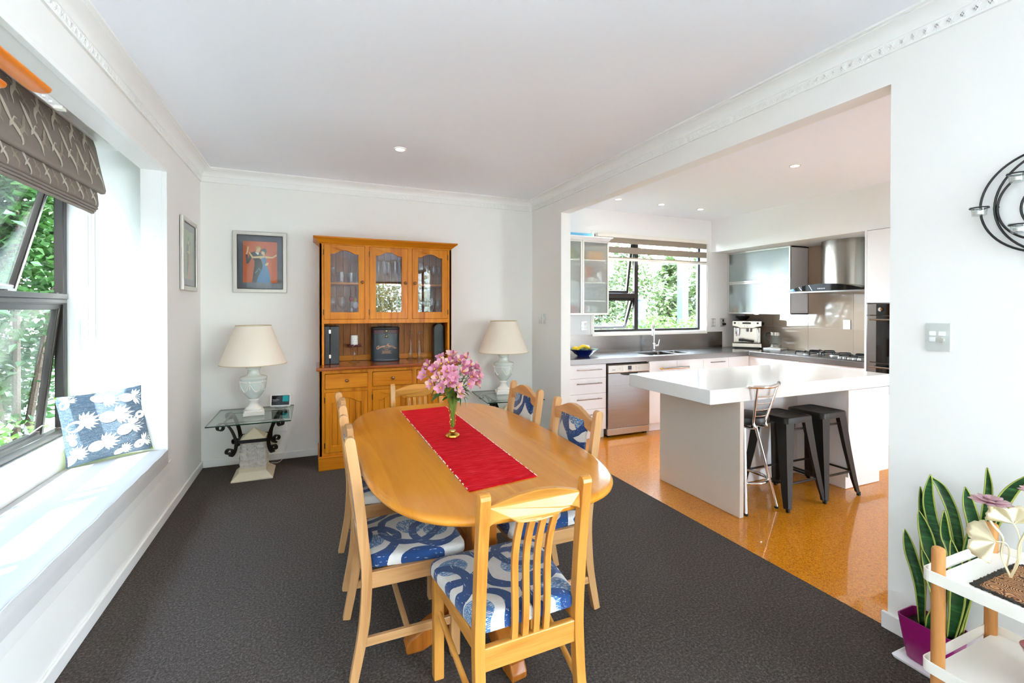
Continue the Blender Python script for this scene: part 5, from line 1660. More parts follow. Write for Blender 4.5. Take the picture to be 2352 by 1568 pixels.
def blade(pts, w, tw=0.0, seed=0):
    """pts: centre line from the soil up; w: half width; coloured margins"""
    P = spline(pts, 6)
    n = len(P)
    m = MB()
    prevs = []
    for i, p in enumerate(P):
        d = (P[min(i + 1, n - 1)] - P[max(i - 1, 0)]).normalized()
        view = Vector((-0.86, -0.5 + tw * (i / n), 0))
        sd = d.cross(view).normalized()
        nn = sd.cross(d).normalized()
        f = i / (n - 1)
        ww = w * (0.42 + 0.58 * min(1, f / 0.4)) * (1 if f < 0.62 else max(0.02, math.cos((f - 0.62) / 0.38 * PI / 2) ** 0.8))
        prevs.append([p - sd * ww + nn * 0.003, p - sd * ww * 0.80, p - nn * 0.002, p + sd * ww * 0.80, p + sd * ww + nn * 0.003])
    vs = [v for r in prevs for v in r]
    for i in range(n - 1):
        for k in range(4):
            m.cur = 1 if k in (0, 3) else 0
            a = i * 5 + k
            m.add([], [])
            m.f.append((a, a + 1, a + 6, a + 5))
            m.mi.append(m.cur)
    m.v = [tuple(v) for v in vs]
    o = m.build('leaf', [M['snake'], M['snake_edge']], t, smooth=80, fix=False)
    sf = o.modifiers.new('thickness', 'SOLIDIFY')
    sf.thickness = 0.003
for k, (ln, w) in enumerate((
        ([(2.3, 1.081, 0.189), (2.288, 1.085, 0.324), (2.276, 1.11, 0.44), (2.264, 1.126, 0.535)], 0.020),
        ([(2.3, 1.034, 0.173), (2.288, 1.03, 0.345), (2.276, 1.054, 0.52), (2.264, 1.078, 0.632)], 0.023),
        ([(2.33, 1.03, 0.203), (2.318, 1.019, 0.441), (2.306, 1.054, 0.603), (2.294, 1.06, 0.691), (2.282, 1.048, 0.785)], 0.019),
        ([(2.34, 0.983, 0.195), (2.328, 0.973, 0.462), (2.316, 0.986, 0.629), (2.304, 1.018, 0.731), (2.292, 1.051, 0.774)], 0.017),
        ([(2.31, 0.99, 0.198), (2.298, 0.983, 0.463), (2.286, 1.0, 0.56), (2.274, 1.0, 0.66)], 0.015),
        ([(2.34, 0.967, 0.205), (2.328, 0.953, 0.471), (2.316, 0.926, 0.604), (2.304, 0.937, 0.702), (2.292, 0.944, 0.77)], 0.020),
        ([(2.35, 0.967, 0.194), (2.338, 0.946, 0.439), (2.326, 0.905, 0.612), (2.314, 0.886, 0.769), (2.302, 0.885, 0.861)], 0.012),
        ([(2.35, 0.958, 0.191), (2.338, 0.931, 0.463), (2.326, 0.878, 0.656), (2.314, 0.827, 0.79), (2.302, 0.763, 0.884)], 0.020),
        ([(2.285, 1.0, 0.182), (2.273, 1.009, 0.283), (2.261, 1.032, 0.377), (2.249, 1.058, 0.485)], 0.018),
        ([(2.29, 0.968, 0.18), (2.278, 0.962, 0.292), (2.266, 0.953, 0.435), (2.254, 0.968, 0.564)], 0.022),
        ([(2.28, 1.054, 0.157), (2.268, 1.038, 0.205), (2.256, 1.02, 0.254), (2.244, 0.996, 0.306)], 0.014),
        ([(2.36, 1.106, 0.185), (2.348, 1.099, 0.376), (2.336, 1.1, 0.597), (2.324, 1.101, 0.711)], 0.010),
        ([(2.32, 0.955, 0.201), (2.308, 0.929, 0.421), (2.296, 0.902, 0.553), (2.284, 0.853, 0.69)], 0.018))):
    ln[0] = (ln[0][0], min(1.12, max(0.985, ln[0][1])), 0.148)
    blade(ln, w, 0.25 * math.sin(k * 2.3))

# ------------------------------------------------------------------ trolley with dowel posts
t = thing('serving_trolley', 'white two-tier trolley with round beech posts beside the planter', 'trolley', (2.0, 0.55, 0))
X0, X1, Y0, Y1 = 1.79, 2.165, 0.18, 0.80
for (x, y) in ((X0, Y1), (X1, Y1 + 0.02), (X0, Y0), (X1, Y0)):
    MB().lathe([(0.0165, 0.0), (0.0175, 0.004), (0.0175, 0.700), (0.0155, 0.707), (0.008, 0.711), (0.001, 0.712)], (x, y, 0), 20).build('post', M['dowel'], t, smooth=40)
for z in (0.60, 0.315, 0.06):
    MB().box(X0 - 0.014, X1 + 0.014, Y0 - 0.014, Y1 + 0.016, z, z + 0.012).build('tray', M['off_white'], t, bevel=0.003)
    rim = MB()
    for e, z0, z1 in ((0.0, z, z + 0.036),):
        rim.plate(rrect(X0 - 0.0235, X1 + 0.0235, Y0 - 0.0235, Y1 + 0.0235 + 0.012, 0.022), [rrect(X0 - 0.0195, X1 + 0.0195, Y0 - 0.0195, Y1 + 0.0195 + 0.012, 0.018)], 'z', z0, z1)
    rim.build('tray_rim', M['off_white'], t, bevel=0.001)
# woven mat on the upper tray
TZ1 = 0.6122
t = thing('woven_mat', 'fringed brown and orange woven mat on the trolley top', 'mat', (1.98, 0.5, TZ1))
MB().plate(rrect(1.845, 2.12, 0.28, 0.735, 0.01), [], 'z', TZ1, TZ1 + 0.004).build('weave', M['woven'], t)
fr = MB()
for i in range(150):
    f = i / 150
    for (x, y) in ((1.845 + 0.275 * f, 0.738), (1.842, 0.28 + 0.455 * f), (2.123, 0.28 + 0.455 * f)):
        fr.obox((x + random.uniform(-0.003, 0.003), y + random.uniform(-0.003, 0.003), TZ1 + 0.003), (0.012, 0.009, 0.004), (0, random.uniform(-0.3, 0.3), random.uniform(0, 3)))
fr.build('fringe', M['fringe'], t, kind='stuff')
# flower ornament
t = thing('flower_ornament', 'gilt wire ornament with pink glass flowers and ginkgo leaves on the trolley', 'ornament', (1.99, 0.52, TZ1 + 0.0045))
OZ = TZ1 + 0.0045
MB().loft([[(1.985 + x, 0.53 + y, z) for x, y in superell(a, b, 2.0, 40)] for a, b, z in ((0.075, 0.145, OZ), (0.077, 0.147, OZ + 0.002), (0.074, 0.144, OZ + 0.005))]).build('oval_base', M['oval_gold'], t, smooth=40)
b0 = Vector((1.985, 0.707, 0.625))
b0.z = OZ + 0.004
st_ = [Vector((1.970, 0.756, 0.793)), Vector((2.000, 0.691, 0.868)), Vector((1.980, 0.698, 0.789))]
MB().tube(spline([b0, Vector((1.985, 0.728, 0.679)), Vector((1.985, 0.726, 0.735)), Vector((1.975, 0.745, 0.769)), st_[0]], 6), 0.0035, 8).build('stem', M['ginkgo'], t, smooth=True)
MB().tube(spline([b0, Vector((1.985, 0.691, 0.677)), Vector((1.985, 0.688, 0.732)), Vector((1.990, 0.671, 0.792)), Vector((2.000, 0.663, 0.859))], 6), 0.0035, 8).build('stem', M['ginkgo'], t, smooth=True)
MB().tube(spline([Vector((1.985, 0.716, 0.650)), Vector((1.980, 0.709, 0.699)), Vector((1.970, 0.713, 0.726)), Vector((1.960, 0.731, 0.726))], 6), 0.002, 6).build('stem', M['ginkgo'], t, smooth=True)
MB().tube(spline([Vector((1.985, 0.699, 0.653)), Vector((1.985, 0.685, 0.720)), Vector((1.985, 0.692, 0.770)), Vector((1.985, 0.701, 0.789))], 6), 0.002, 6).build('stem', M['ginkgo'], t, smooth=True)
def glass_flower(c, s_):
    m = MB()
    rnd = random.Random(3)
    for ringi, (n, L, tilt) in enumerate(((9, 0.055, 0.12), (8, 0.042, 0.32), (6, 0.028, 0.6))):
        for k in range(n):
            a = 2 * PI * k / n + ringi * 0.4
            mt = Matrix.Translation(c) @ Matrix.Rotation(a, 4, 'Z') @ Matrix.Rotation(-tilt, 4, 'Y')
            o = len(m.v)
            m.ball((0, 0, 0), 1, (L * s_ * 0.5, 0.012 * s_, 0.0035), 10, 6)
            for i in range(o, len(m.v)):
                v = Vector(m.v[i]) + Vector((L * s_ * 0.5, 0, 0.003 * ringi))
                m.v[i] = tuple(mt @ v)
    o = m.build('glass_flower', M['pink_glass'], t, smooth=60)
    MB().ball(c + Vector((0, 0, 0.008)), 0.008, (1, 1, 0.7), 10, 6).build('flower_heart', M['tomato'], o, smooth=True)
    MB().lathe([(0.001, -0.028), (0.007, -0.016), (0.008, -0.008), (0.003, -0.002)], c, 12).build('calyx', M['ginkgo'], o, smooth=True)
glass_flower(Vector((1.970, 0.749, 0.838)), 1.0)
glass_flower(Vector((2.000, 0.645, 0.899)), 1.0)
def ginkgo(tip, d, up, R0, spread_, name='ginkgo_leaf'):
    d, up = Vector(d).normalized(), Vector(up).normalized()
    sd = d.cross(up).normalized()
    up = sd.cross(d)
    m = MB()
    n = 24
    def f(u, v):
        a = (u - 0.5) * spread_
        notch = 0.75 + 0.25 * min(1, abs(u - 0.5) * 6)
        rr = R0 * v * (notch + 0.03 * math.sin(u * 60))
        return tip + d * (rr * math.cos(a)) + sd * (rr * math.sin(a)) + up * (0.006 * math.sin(u * 18) * v)
    m.grid(f, n, 5)
    o = m.build(name, M['ginkgo'], t, smooth=80, fix=False)
    sf = o.modifiers.new('thickness', 'SOLIDIFY')
    sf.thickness = 0.0015
ginkgo(Vector((1.960, 0.732, 0.725)), (-0.25, 0.75, -0.15), (-0.6, -0.3, 0.7), 0.075, 2.6)
ginkgo(Vector((1.985, 0.701, 0.789)), (-0.1, 0.2, 0.9), (-0.9, -0.3, 0.1), 0.062, 2.9)
# red glass bowl on the lower tray
t = thing('red_bowl', 'wavy red glass bowl on the lower tray of the trolley', 'bowl', (1.98, 0.52, 0.3272))
def wavy(a, z):
    k = max(0, (z - 0.02) / 0.1)
    return k * (0.22 * math.sin(2 * a + 0.6) + 0.12 * math.sin(5 * a))
MB().lathe([(0.03, 0.0), (0.05, 0.004), (0.08, 0.03), (0.105, 0.065), (0.128, 0.105), (0.124, 0.105), (0.098, 0.065), (0.072, 0.034), (0.04, 0.012), (0.002, 0.01)], (1.985, 0.56, 0.3272), 60, wob=wavy).build('bowl_body', M['red_glass'], t, smooth=60)

# ------------------------------------------------------------------ kitchen joinery
def handle(p, q, parent, off=(0, -1, 0), r=0.0055):
    """bar handle from p to q standing off the front along off"""
    p, q, o = Vector(p), Vector(q), Vector(off)
    d = (q - p).normalized()
    m = MB().cyl(p + o * 0.03, q + o * 0.03, r, n=12)
    for e in (p + d * 0.03, q - d * 0.03):
        m.cyl(e, e + o * 0.03, r * 0.85, n=10)
    m.build('handle', M['steel'], parent, smooth=True)

FY = 4.385                                   # front plane of the back run
t = thing('drawer_unit', 'white four-drawer unit under the bench, next to the dishwasher', 'cabinet', (2.79, 4.7, 0))
MB().box(XJ + 0.002, 3.036, FY + 0.02, YK - 0.002, 0.10, 0.838).build('body', M['white'], t)
MB().box(XJ + 0.002, 3.036, FY + 0.045, FY + 0.06, 0.0, 0.10).build('kickboard', M['white'], t)
for z0, z1 in ((0.687, 0.836), (0.514, 0.684), (0.341, 0.511), (0.102, 0.338)):
    d = MB().box(XJ + 0.003, 3.035, FY, FY + 0.019, z0, z1).build('drawer', M['white'], t, bevel=0.0015)
    hz = z1 - 0.055
    handle((2.637, FY, hz), (2.962, FY, hz), d)

t = thing('dishwasher', 'stainless steel dishwasher with a dark display between white units', 'dishwasher', (3.335, 4.7, 0))
dx0, dx1, dy = 3.045, 3.632, 4.362
MB().box(dx0, dx1, dy + 0.03, YK - 0.004, 0.03, 0.825).build('body', M['bronze_mid'], t)
MB().box(dx0 + 0.004, dx1 - 0.004, dy - 0.004, dy + 0.03, 0.727, 0.818).build('control_panel', M['coffee_metal'], t, bevel=0.006)
dd = MB().plate([(dx0 + 0.004, 0.10), (dx1 - 0.004, 0.10), (dx1 - 0.004, 0.724), (3.46, 0.724)] + [(3.335 + 0.125 * math.cos(R(a)), 0.724 - 0.028 * math.sin(R(a))) for a in range(20, 161, 20)] + [(3.21, 0.724), (dx0 + 0.004, 0.724)], [], 'y', dy, dy + 0.03).build('door', M['steel'], t, bevel=0.003)
MB().plate([(3.335 + 0.12 * math.cos(R(a)), 0.726 - 0.026 * math.sin(R(a))) for a in range(0, 181, 20)], [], 'y', dy + 0.004, dy + 0.012).build('grip_recess', M['black'], dd)
MB().box(dx0 + 0.004, dx1 - 0.004, dy + 0.004, dy + 0.03, 0.022, 0.097).build('toe_panel', M['coffee_metal'], t, bevel=0.004)
MB().box(dx0 + 0.02, dx0 + 0.06, dy + 0.03, dy + 0.07, 0, 0.03).box(dx1 - 0.06, dx1 - 0.02, dy + 0.03, dy + 0.07, 0, 0.03).build('foot', M['rubber'], t)
MB().box(3.318, 3.366, dy - 0.006, dy - 0.003, 0.757, 0.802).build('display', M['black_gloss'], t)
for bx in (3.205, 3.468):
    MB().lathe([(0.011, 0), (0.011, 0.004), (0.002, 0.005)], (bx, dy - 0.004, 0.775), 14, Matrix.Rotation(R(90), 3, 'X')).build('button', M['alum'], t, smooth=40)
bt = MB()
for bx in (3.245, 3.43):
    for k in range(4):
        bt.box(bx - 0.005, bx + 0.005, dy - 0.006, dy - 0.003, 0.75 + 0.014 * k, 0.757 + 0.014 * k)
bt.build('programme_buttons', M['alum'], t, kind='stuff')
text('BOSCH', 0.013, M['print_dark'], t, face_ny(3.345, dy - 0.0045, 0.741))
text('SilencePlus', 0.009, M['print_dark'], t, face_ny(3.12, dy - 0.0045, 0.765))

t = thing('sink_cupboard', 'white sink cupboard under the window, with long chrome rail', 'cabinet', (4.2, 4.7, 0))
MB().box(3.64, 4.915, FY + 0.02, YK - 0.002, 0.10, 0.66).box(3.64, 4.915, FY + 0.02, FY + 0.04, 0.66, 0.838).box(4.62, 4.915, FY + 0.02, YK - 0.002, 0.66, 0.838).build('body', M['white'], t)
MB().box(3.64, 4.915, FY + 0.045, FY + 0.06, 0, 0.10).build('kickboard', M['white'], t)
for i, (x0, x1) in enumerate(((3.642, 4.060), (4.064, 4.488))):
    MB().box(x0, x1, FY, FY + 0.019, 0.102, 0.836).build('door', M['white'], t, bevel=0.0015)
d = MB().box(4.492, 4.914, FY, FY + 0.019, 0.687, 0.836).build('drawer', M['white'], t, bevel=0.0015)
handle((4.58, FY, 0.785), (4.823, FY, 0.785), d)
for z0, z1 in ((0.40, 0.684), (0.102, 0.397)):
    d2 = MB().box(4.492, 4.914, FY, FY + 0.019, z0, z1).build('drawer', M['white'], t, bevel=0.0015)
    handle((4.58, FY, z1 - 0.06), (4.823, FY, z1 - 0.06), d2)
MB().cyl((3.765, 4.315, 0.752), (4.185, 4.315, 0.752), 0.014, n=16).cyl((3.83, 4.315, 0.752), (3.83, FY, 0.752), 0.009).cyl((4.12, 4.315, 0.752), (4.12, FY, 0.752), 0.009).build('towel_rail', M['chrome'], t, smooth=40)
MB().ball((3.763, 4.315, 0.752), 0.0145).build('rail_end', M['gold'], t, smooth=True)

t = thing('corner_cupboard', 'plain white corner cupboard where the two benches meet', 'cabinet', (5.4, 4.7, 0))
MB().box(4.918, XK - 0.002, FY + 0.02, YK - 0.002, 0.10, 0.838).build('body', M['white'], t)
MB().box(4.919, 5.278, FY, FY + 0.019, 0.102, 0.836).build('door', M['white'], t, bevel=0.0015)
MB().box(4.918, 5.32, FY + 0.045, FY + 0.06, 0, 0.10).build('kickboard', M['white'], t)
t = thing('hob_cupboard', 'white drawer cupboard below the gas hob', 'cabinet', (5.6, 3.7, 0))
MB().box(5.30, XK - 0.002, 2.99, FY + 0.018, 0.10, 0.838).build('body', M['white'], t)
MB().box(5.325, 5.34, 2.99, FY, 0, 0.10).build('kickboard', M['white'], t)
for y0, y1 in ((2.992, 3.70), (3.704, FY - 0.002)):
    d = MB().box(5.281, 5.299, y0, y1, 0.687, 0.836).build('drawer', M['white'], t, bevel=0.0015)
    MB().box(5.281, 5.299, y0, y1, 0.102, 0.684).build('door', M['white'], t, bevel=0.0015)

# stainless benchtop: L shape with two bowls cut out
t = thing('benchtop', 'continuous stainless steel benchtop with upstand under the window', 'benchtop', (4.0, 4.7, 0.84))
SK = [rect(3.74, 4.16, 4.47, 4.83), rect(4.20, 4.40, 4.52, 4.80)]
MB().plate([(XJ + 0.001, 4.365), (5.26, 4.365), (5.26, 2.988), (XK - 0.001, 2.988), (XK - 0.001, YK - 0.001), (XJ + 0.001, YK - 0.001)], SK, 'z', 0.84, 0.90).build('top', M['steel'], t, bevel=0.002)
MB().box(XJ + 0.001, 5.50, YK - 0.006, YK - 0.0005, 0.901, 1.126).build('upstand', M['steel'], t)
for i, s_ in enumerate(SK):
    us, vs = [p[0] for p in s_], [p[1] for p in s_]
    dp = (0.17, 0.13)[i]
    m = MB()
    rings = [[(x, y, z) for x, y in rrect(min(us) - e, max(us) + e, min(vs) - e, max(vs) + e, 0.03)] for e, z in ((0.012, 0.9005), (0.0, 0.899), (-0.004, 0.86), (-0.01, 0.90 - dp), (-0.05, 0.895 - dp))]
    m.loft(rings, caps=False)
    m.add(rings[-1], [tuple(range(len(rings[-1])))])
    m.build('sink_bowl', M['hob'], t, smooth=40, fix=False)
m = MB().plate(rect(3.69, 4.46, 4.43, 4.87), [rect(3.715, 4.435, 4.455, 4.845)], 'z', 0.9002, 0.9022)
m.build('sink_rim', M['chrome'], t)
t = thing('kitchen_tap', 'chrome gooseneck mixer tap behind the sink', 'tap', (4.136, 4.89, 0.90))
MB().lathe([(0.026, 0), (0.026, 0.012), (0.022, 0.014), (0.021, 0.10), (0.014, 0.104)], (4.136, 4.89, 0.9003), 20).build('tap_body', M['chrome'], t, smooth=40)
pts = [(4.136, 4.89, 1.0), (4.136, 4.89, 1.17)] + [(4.136 - 0.055 + 0.055 * math.cos(R(a)), 4.89 - 0.055 * (1 - math.cos(R(a))) * 0.9, 1.18 + 0.085 * math.sin(R(a))) for a in range(10, 181, 17)] + [(4.026, 4.79, 1.15)]
MB().tube(spline(pts, 3), 0.012, 12).cyl((4.026, 4.79, 1.155), (4.024, 4.786, 1.11), 0.016).build('spout', M['chrome'], t, smooth=True)
MB().cyl((4.155, 4.89, 0.965), (4.20, 4.88, 0.968), 0.013).cyl((4.195, 4.88, 0.968), (4.218, 4.876, 1.05), 0.0065).build('lever', M['chrome'], t, smooth=True)

# wall unit left of the sink window
def mug(m, c, r, h, a=0):
    m.lathe([(r * 0.9, 0), (r, 0.006), (r, h), (r * 0.93, h), (r * 0.92, 0.008), (0.001, 0.008)], c, 18)
    p = [(c[0] + r * math.cos(a), c[1] + r * math.sin(a), c[2] + h * 0.78), (c[0] + r * 1.65 * math.cos(a), c[1] + r * 1.65 * math.sin(a), c[2] + h * 0.68), (c[0] + r * 1.65 * math.cos(a), c[1] + r * 1.65 * math.sin(a), c[2] + h * 0.35), (c[0] + r * math.cos(a), c[1] + r * math.sin(a), c[2] + h * 0.22)]
    m.tube(spline(p, 4), r * 0.13, 6)
t = thing('wall_unit', 'white wall unit with two frosted glass doors beside the sink window', 'cabinet', (2.9, 4.86, 1.38))
wx0, wx1, wy, wz0, wz1 = XJ + 0.002, 3.292, 4.70, 1.383, 2.266
m = MB().box(wx0, wx0 + 0.016, wy + 0.022, YK - 0.002, wz0, wz1).box(wx1 - 0.016, wx1, wy + 0.022, YK - 0.002, wz0, wz1).box(wx0, wx1, wy + 0.022, YK - 0.002, wz0, wz0 + 0.016).box(wx0, wx1, wy + 0.022, YK - 0.002, wz1 - 0.016, wz1).box(wx0, wx1, YK - 0.01, YK - 0.002, wz0, wz1)
m.build('carcass', M['white'], t)
WS = (1.556, 1.775, 2.043)
for z in WS:
    MB().box(wx0 + 0.016, wx1 - 0.016, wy + 0.03, YK - 0.01, z - 0.014, z).build('shelf', M['white'], t)
for x0, x1 in ((wx0, 2.9195), (2.9225, wx1)):
    d = MB().plate(rect(x0, x1, wz0, wz1), [rect(x0 + 0.022, x1 - 0.022, wz0 + 0.022, wz1 - 0.022)], 'y', wy, wy + 0.02).build('door', M['alum'], t, bevel=0.003)
    MB().box(x0 + 0.02, x1 - 0.02, wy + 0.010, wy + 0.014, wz0 + 0.02, wz1 - 0.02).build('pane', M['frosted'], d)
    MB().box((x0 + x1) / 2 - 0.035, (x0 + x1) / 2 + 0.035, wy - 0.012, wy, wz0 - 0.006, wz0 + 0.004).build('pull', M['chrome'], d)
rings = [[(wx0, wy - e, z), (wx1 + e, wy - e, z), (wx1 + e, YK - 0.002, z), (wx0, YK - 0.002, z)] for e, z in ((0.0, wz1 + 0.001), (0.006, wz1 + 0.010), (0.018, wz1 + 0.022), (0.034, wz1 + 0.034), (0.036, wz1 + 0.044))]
MB().loft(rings).build('cornice', M['white'], t, smooth=30)
t = thing('storage_tray', 'flat light blue plastic tray on top of the wall unit', 'tray', (2.8, 4.85, 2.311))
MB().loft([[(x, y, z) for x, y in rrect(2.56 - e, 3.06 + e, 4.70 - e, 5.0 + e, 0.02)] for e, z in ((-0.006, 2.3115), (0, 2.316), (0.004, 2.345), (-0.004, 2.345), (-0.01, 2.322))]).build('tray_body', M['blue_tray'], t, smooth=40)
# contents of the wall unit
def pot(name, label, cat, c, prof, mat, grp=None, cap=None):
    t = thing(name, label, cat, c, 0, grp)
    MB().lathe(prof, c, 20).build('body', mat, t, smooth=40)
    if cap:
        z, r, h, cm = cap
        MB().lathe([(r, z), (r, z + h), (r * 0.85, z + h + 0.003), (0.001, z + h + 0.003)], c, 18).build('cap', cm, t, smooth=40)
    return t
def pal(h, r=0.45):
    return plain('paint_' + h.strip('#'), h, r)
def carton(name, label, x0, x1, y0, y1, z0, z1, col, band):
    t = thing(name, label, 'packet', ((x0 + x1) / 2, (y0 + y1) / 2, z0))
    MB().box(x0, x1, y0, y1, z0, z1).build('carton', pal(col), t, bevel=0.002)
    MB().box(x0 - 0.0006, x1 + 0.0006, y0 - 0.0006, y1 + 0.0006, z0 + (z1 - z0) * 0.25, z0 + (z1 - z0) * 0.5).build('printed_band', pal(band), t)
carton('tea_packet', 'red food packet on the top shelf of the wall unit', 2.70, 2.79, 4.78, 4.86, WS[2], WS[2] + 0.135, '#c8323e', '#e9b9b4')
carton('tea_packet', 'green food packet beside the red packet in the wall unit', 2.80, 2.88, 4.80, 4.88, WS[2], WS[2] + 0.14, '#8aa53a', '#e3d9a2')
carton('tea_packet', 'white and green food packet beside the bamboo box', 2.95, 3.00, 4.82, 4.92, WS[2], WS[2] + 0.135, '#e6e8dc', '#6fae5a')
t = thing('bamboo_box', 'bamboo storage box on the top shelf of the wall unit', 'box', (3.13, 4.82, WS[2]))
MB().box(3.02, 3.235, 4.735, 4.92, WS[2], WS[2] + 0.075).build('box_body', M['bamboo'], t, bevel=0.003)
MB().box(3.018, 3.237, 4.733, 4.922, WS[2] + 0.076, WS[2] + 0.098).build('lid', M['bamboo'], t, bevel=0.003)
pot('storage_jar', 'pinkish storage jar at the back of the wall unit', 'jar', (3.04, 4.90, WS[1]), [(0.045, 0), (0.05, 0.01), (0.05, 0.18), (0.04, 0.20), (0.001, 0.2)], pal('#d9b8a0'))
pot('storage_jar', 'orange storage jar at the back of the wall unit', 'jar', (3.13, 4.90, WS[1]), [(0.045, 0), (0.05, 0.01), (0.052, 0.19), (0.04, 0.21), (0.001, 0.21)], pal('#d8643a'))
pot('storage_jar', 'dark grey canister on the second shelf of the wall unit', 'jar', (2.73, 4.80, WS[1]), [(0.04, 0), (0.042, 0.01), (0.042, 0.10), (0.001, 0.10)], pal('#31363c'))
pot('storage_jar', 'pale lilac and white tin at the corner of the second shelf', 'jar', (3.19, 4.765, WS[1]), [(0.034, 0), (0.036, 0.005), (0.036, 0.125), (0.001, 0.127)], pal('#d8d0dc'), None, (0.06, 0.0365, 0.045, pal('#efefee')))
t = thing('teacup', 'white patterned teacup on a saucer in the wall unit', 'cup', (3.08, 4.78, WS[1]))
m = MB()
mug(m, (3.08, 4.78, WS[1] + 0.008), 0.042, 0.05, 0.0)
m.build('cup', M['white_gloss'], t, smooth=50)
MB().lathe([(0.03, 0), (0.065, 0.006), (0.066, 0.009), (0.03, 0.006), (0.001, 0.005)], (3.08, 4.78, WS[1] + 0.0005), 24).build('saucer', M['white_gloss'], t, smooth=50)
for i, x in enumerate((2.74, 2.82, 2.96, 3.03, 3.10, 3.17)):
    o = link('drinking_glass', GW['tumbler'])
    o.location = (x, 4.80, WS[0] + 0.0005)
    o.scale = (0.85, 0.85, 1.4)
    tag(o, ORD[i] + ' drinking glass from the left on the third shelf of the wall unit', 'glass', 'drinking glasses in the wall unit')
for i, (x, col, lab) in enumerate(((2.70, '#e8e2da', 'white mug with orange print, first on the bottom shelf of the wall unit'), (2.775, '#e4b9ae', 'pale pink mug on the bottom shelf of the wall unit'), (2.85, '#c0353a', 'red mug on the bottom shelf of the wall unit'), (2.985, '#d98f8a', 'rose mug beside the white mugs in the wall unit'), (3.05, '#dfe3ea', 'white mug showing its handle on the bottom shelf'), (3.14, '#e6e8e6', 'plain white mug nearest the end of the bottom shelf'))):
    t = thing('mug', lab, 'mug', (x, 4.80, wz0 + 0.016), 0, 'mugs in the wall unit')
    m = MB()
    mug(m, (x, 4.80, wz0 + 0.0165), 0.034, 0.095, -0.3)
    m.build('mug_body', pal(col, 0.2), t, smooth=50)

# wall unit over the coffee machine
t = thing('pantry_unit', 'wall unit with two frosted lift-up doors above the coffee machine', 'cabinet', (5.78, 4.54, 1.385))
px0, py0, py1, pz0, pz1 = 5.609, 4.054, YK - 0.002, 1.385, 2.266
m = MB().box(px0 + 0.022, XK - 0.002, py0, py0 + 0.016, pz0, pz1).box(px0 + 0.022, XK - 0.002, py1 - 0.016, py1, pz0, pz1).box(px0 + 0.022, XK - 0.002, py0, py1, pz0, pz0 + 0.016).box(px0 + 0.022, XK - 0.002, py0, py1, pz1 - 0.016, pz1).box(XK - 0.012, XK - 0.002, py0, py1, pz0, pz1)
m.build('carcass', M['white'], t)
PS = 1.838
MB().box(px0 + 0.03, XK - 0.012, py0 + 0.016, py1 - 0.016, PS - 0.014, PS).build('shelf', M['white'], t)
for z0, z1 in ((pz0, 1.826), (1.829, pz1)):
    d = MB().plate(rect(py0, py1, z0, z1), [rect(py0 + 0.02, py1 - 0.02, z0 + 0.02, z1 - 0.02)], 'x', px0, px0 + 0.02).build('door', M['alum'], t, bevel=0.003)
    MB().box(px0 + 0.010, px0 + 0.014, py0 + 0.018, py1 - 0.018, z0 + 0.018, z1 - 0.018).build('pane', M['frosted'], d)
    MB().box(px0 - 0.01, px0, 4.50, 4.57, z0 - 0.004, z0 + 0.005).build('pull', M['chrome'], d)
    MB().box(px0 + 0.03, px0 + 0.045, py1 - 0.05, py1 - 0.02, z1 - 0.16, z1 - 0.03).build('hinge', M['brass_dark'], d)
def bottle(label, y, x, z, r, h, col, capcol, neck=0.5, cat='bottle'):
    t = thing('bottle', label, cat, (x, y, z + 0.0005), 0, 'bottles and jars in the pantry unit')
    MB().lathe([(r * 0.9, 0), (r, 0.004), (r, h * 0.72), (r * neck, h * 0.84), (r * neck, h * 0.86), (0.001, h * 0.86)], (x, y, z + 0.0005), 18).build('body', pal(col, 0.3), t, smooth=40)
    MB().lathe([(r * neck * 1.1, h * 0.86), (r * neck * 1.1, h), (0.001, h)], (x, y, z + 0.0005), 16).build('cap', pal(capcol, 0.4), t, smooth=40)
    MB().lathe([(r * 1.006, h * 0.2), (r * 1.006, h * 0.55)], (x, y, z + 0.0005), 18, caps=False).build('wrap_label', pal('#dfe2dd' if col != '#e9e9e6' else '#4f86bd', 0.5), t, smooth=40)
for a in (('turquoise bottle, farthest along the upper pantry shelf', 4.955, 5.70, PS, 0.022, 0.11, '#5fb3c2', '#2f7ea0'),
          ('white bottle with blue cap on the upper pantry shelf', 4.89, 5.72, PS, 0.028, 0.13, '#dfe3e4', '#2f55b0'),
          ('small grey bottle on the upper pantry shelf', 4.80, 5.68, PS, 0.022, 0.15, '#cfd3cd', '#e6e6e2'),
          ('silver tube bottle with red top on the upper pantry shelf', 4.74, 5.70, PS, 0.03, 0.17, '#c9cfd6', '#b55a62'),
          ('clear bottle with black cap on the upper pantry shelf', 4.665, 5.72, PS, 0.026, 0.18, '#a9b0aa', '#20211f'),
          ('cream bottle with dark stopper on the upper pantry shelf', 4.575, 5.70, PS, 0.034, 0.18, '#cfcdbf', '#3a3c36'),
          ('teal jar with blue lid on the upper pantry shelf', 4.45, 5.70, PS, 0.05, 0.165, '#6bb7b4', '#1f6f96', 0.95),
          ('yellow oil bottle with white cap on the upper pantry shelf', 4.285, 5.69, PS, 0.034, 0.235, '#c8a318', '#ecebe6', 0.8),
          ('tall white bottle on the upper pantry shelf', 4.205, 5.69, PS, 0.036, 0.265, '#e4e4de', '#ededea', 0.95),
          ('white canister with blue label at the end of the upper pantry shelf', 4.115, 5.675, PS, 0.042, 0.27, '#e9e9e6', '#f1f1ee', 0.95)):
    bottle(*a)
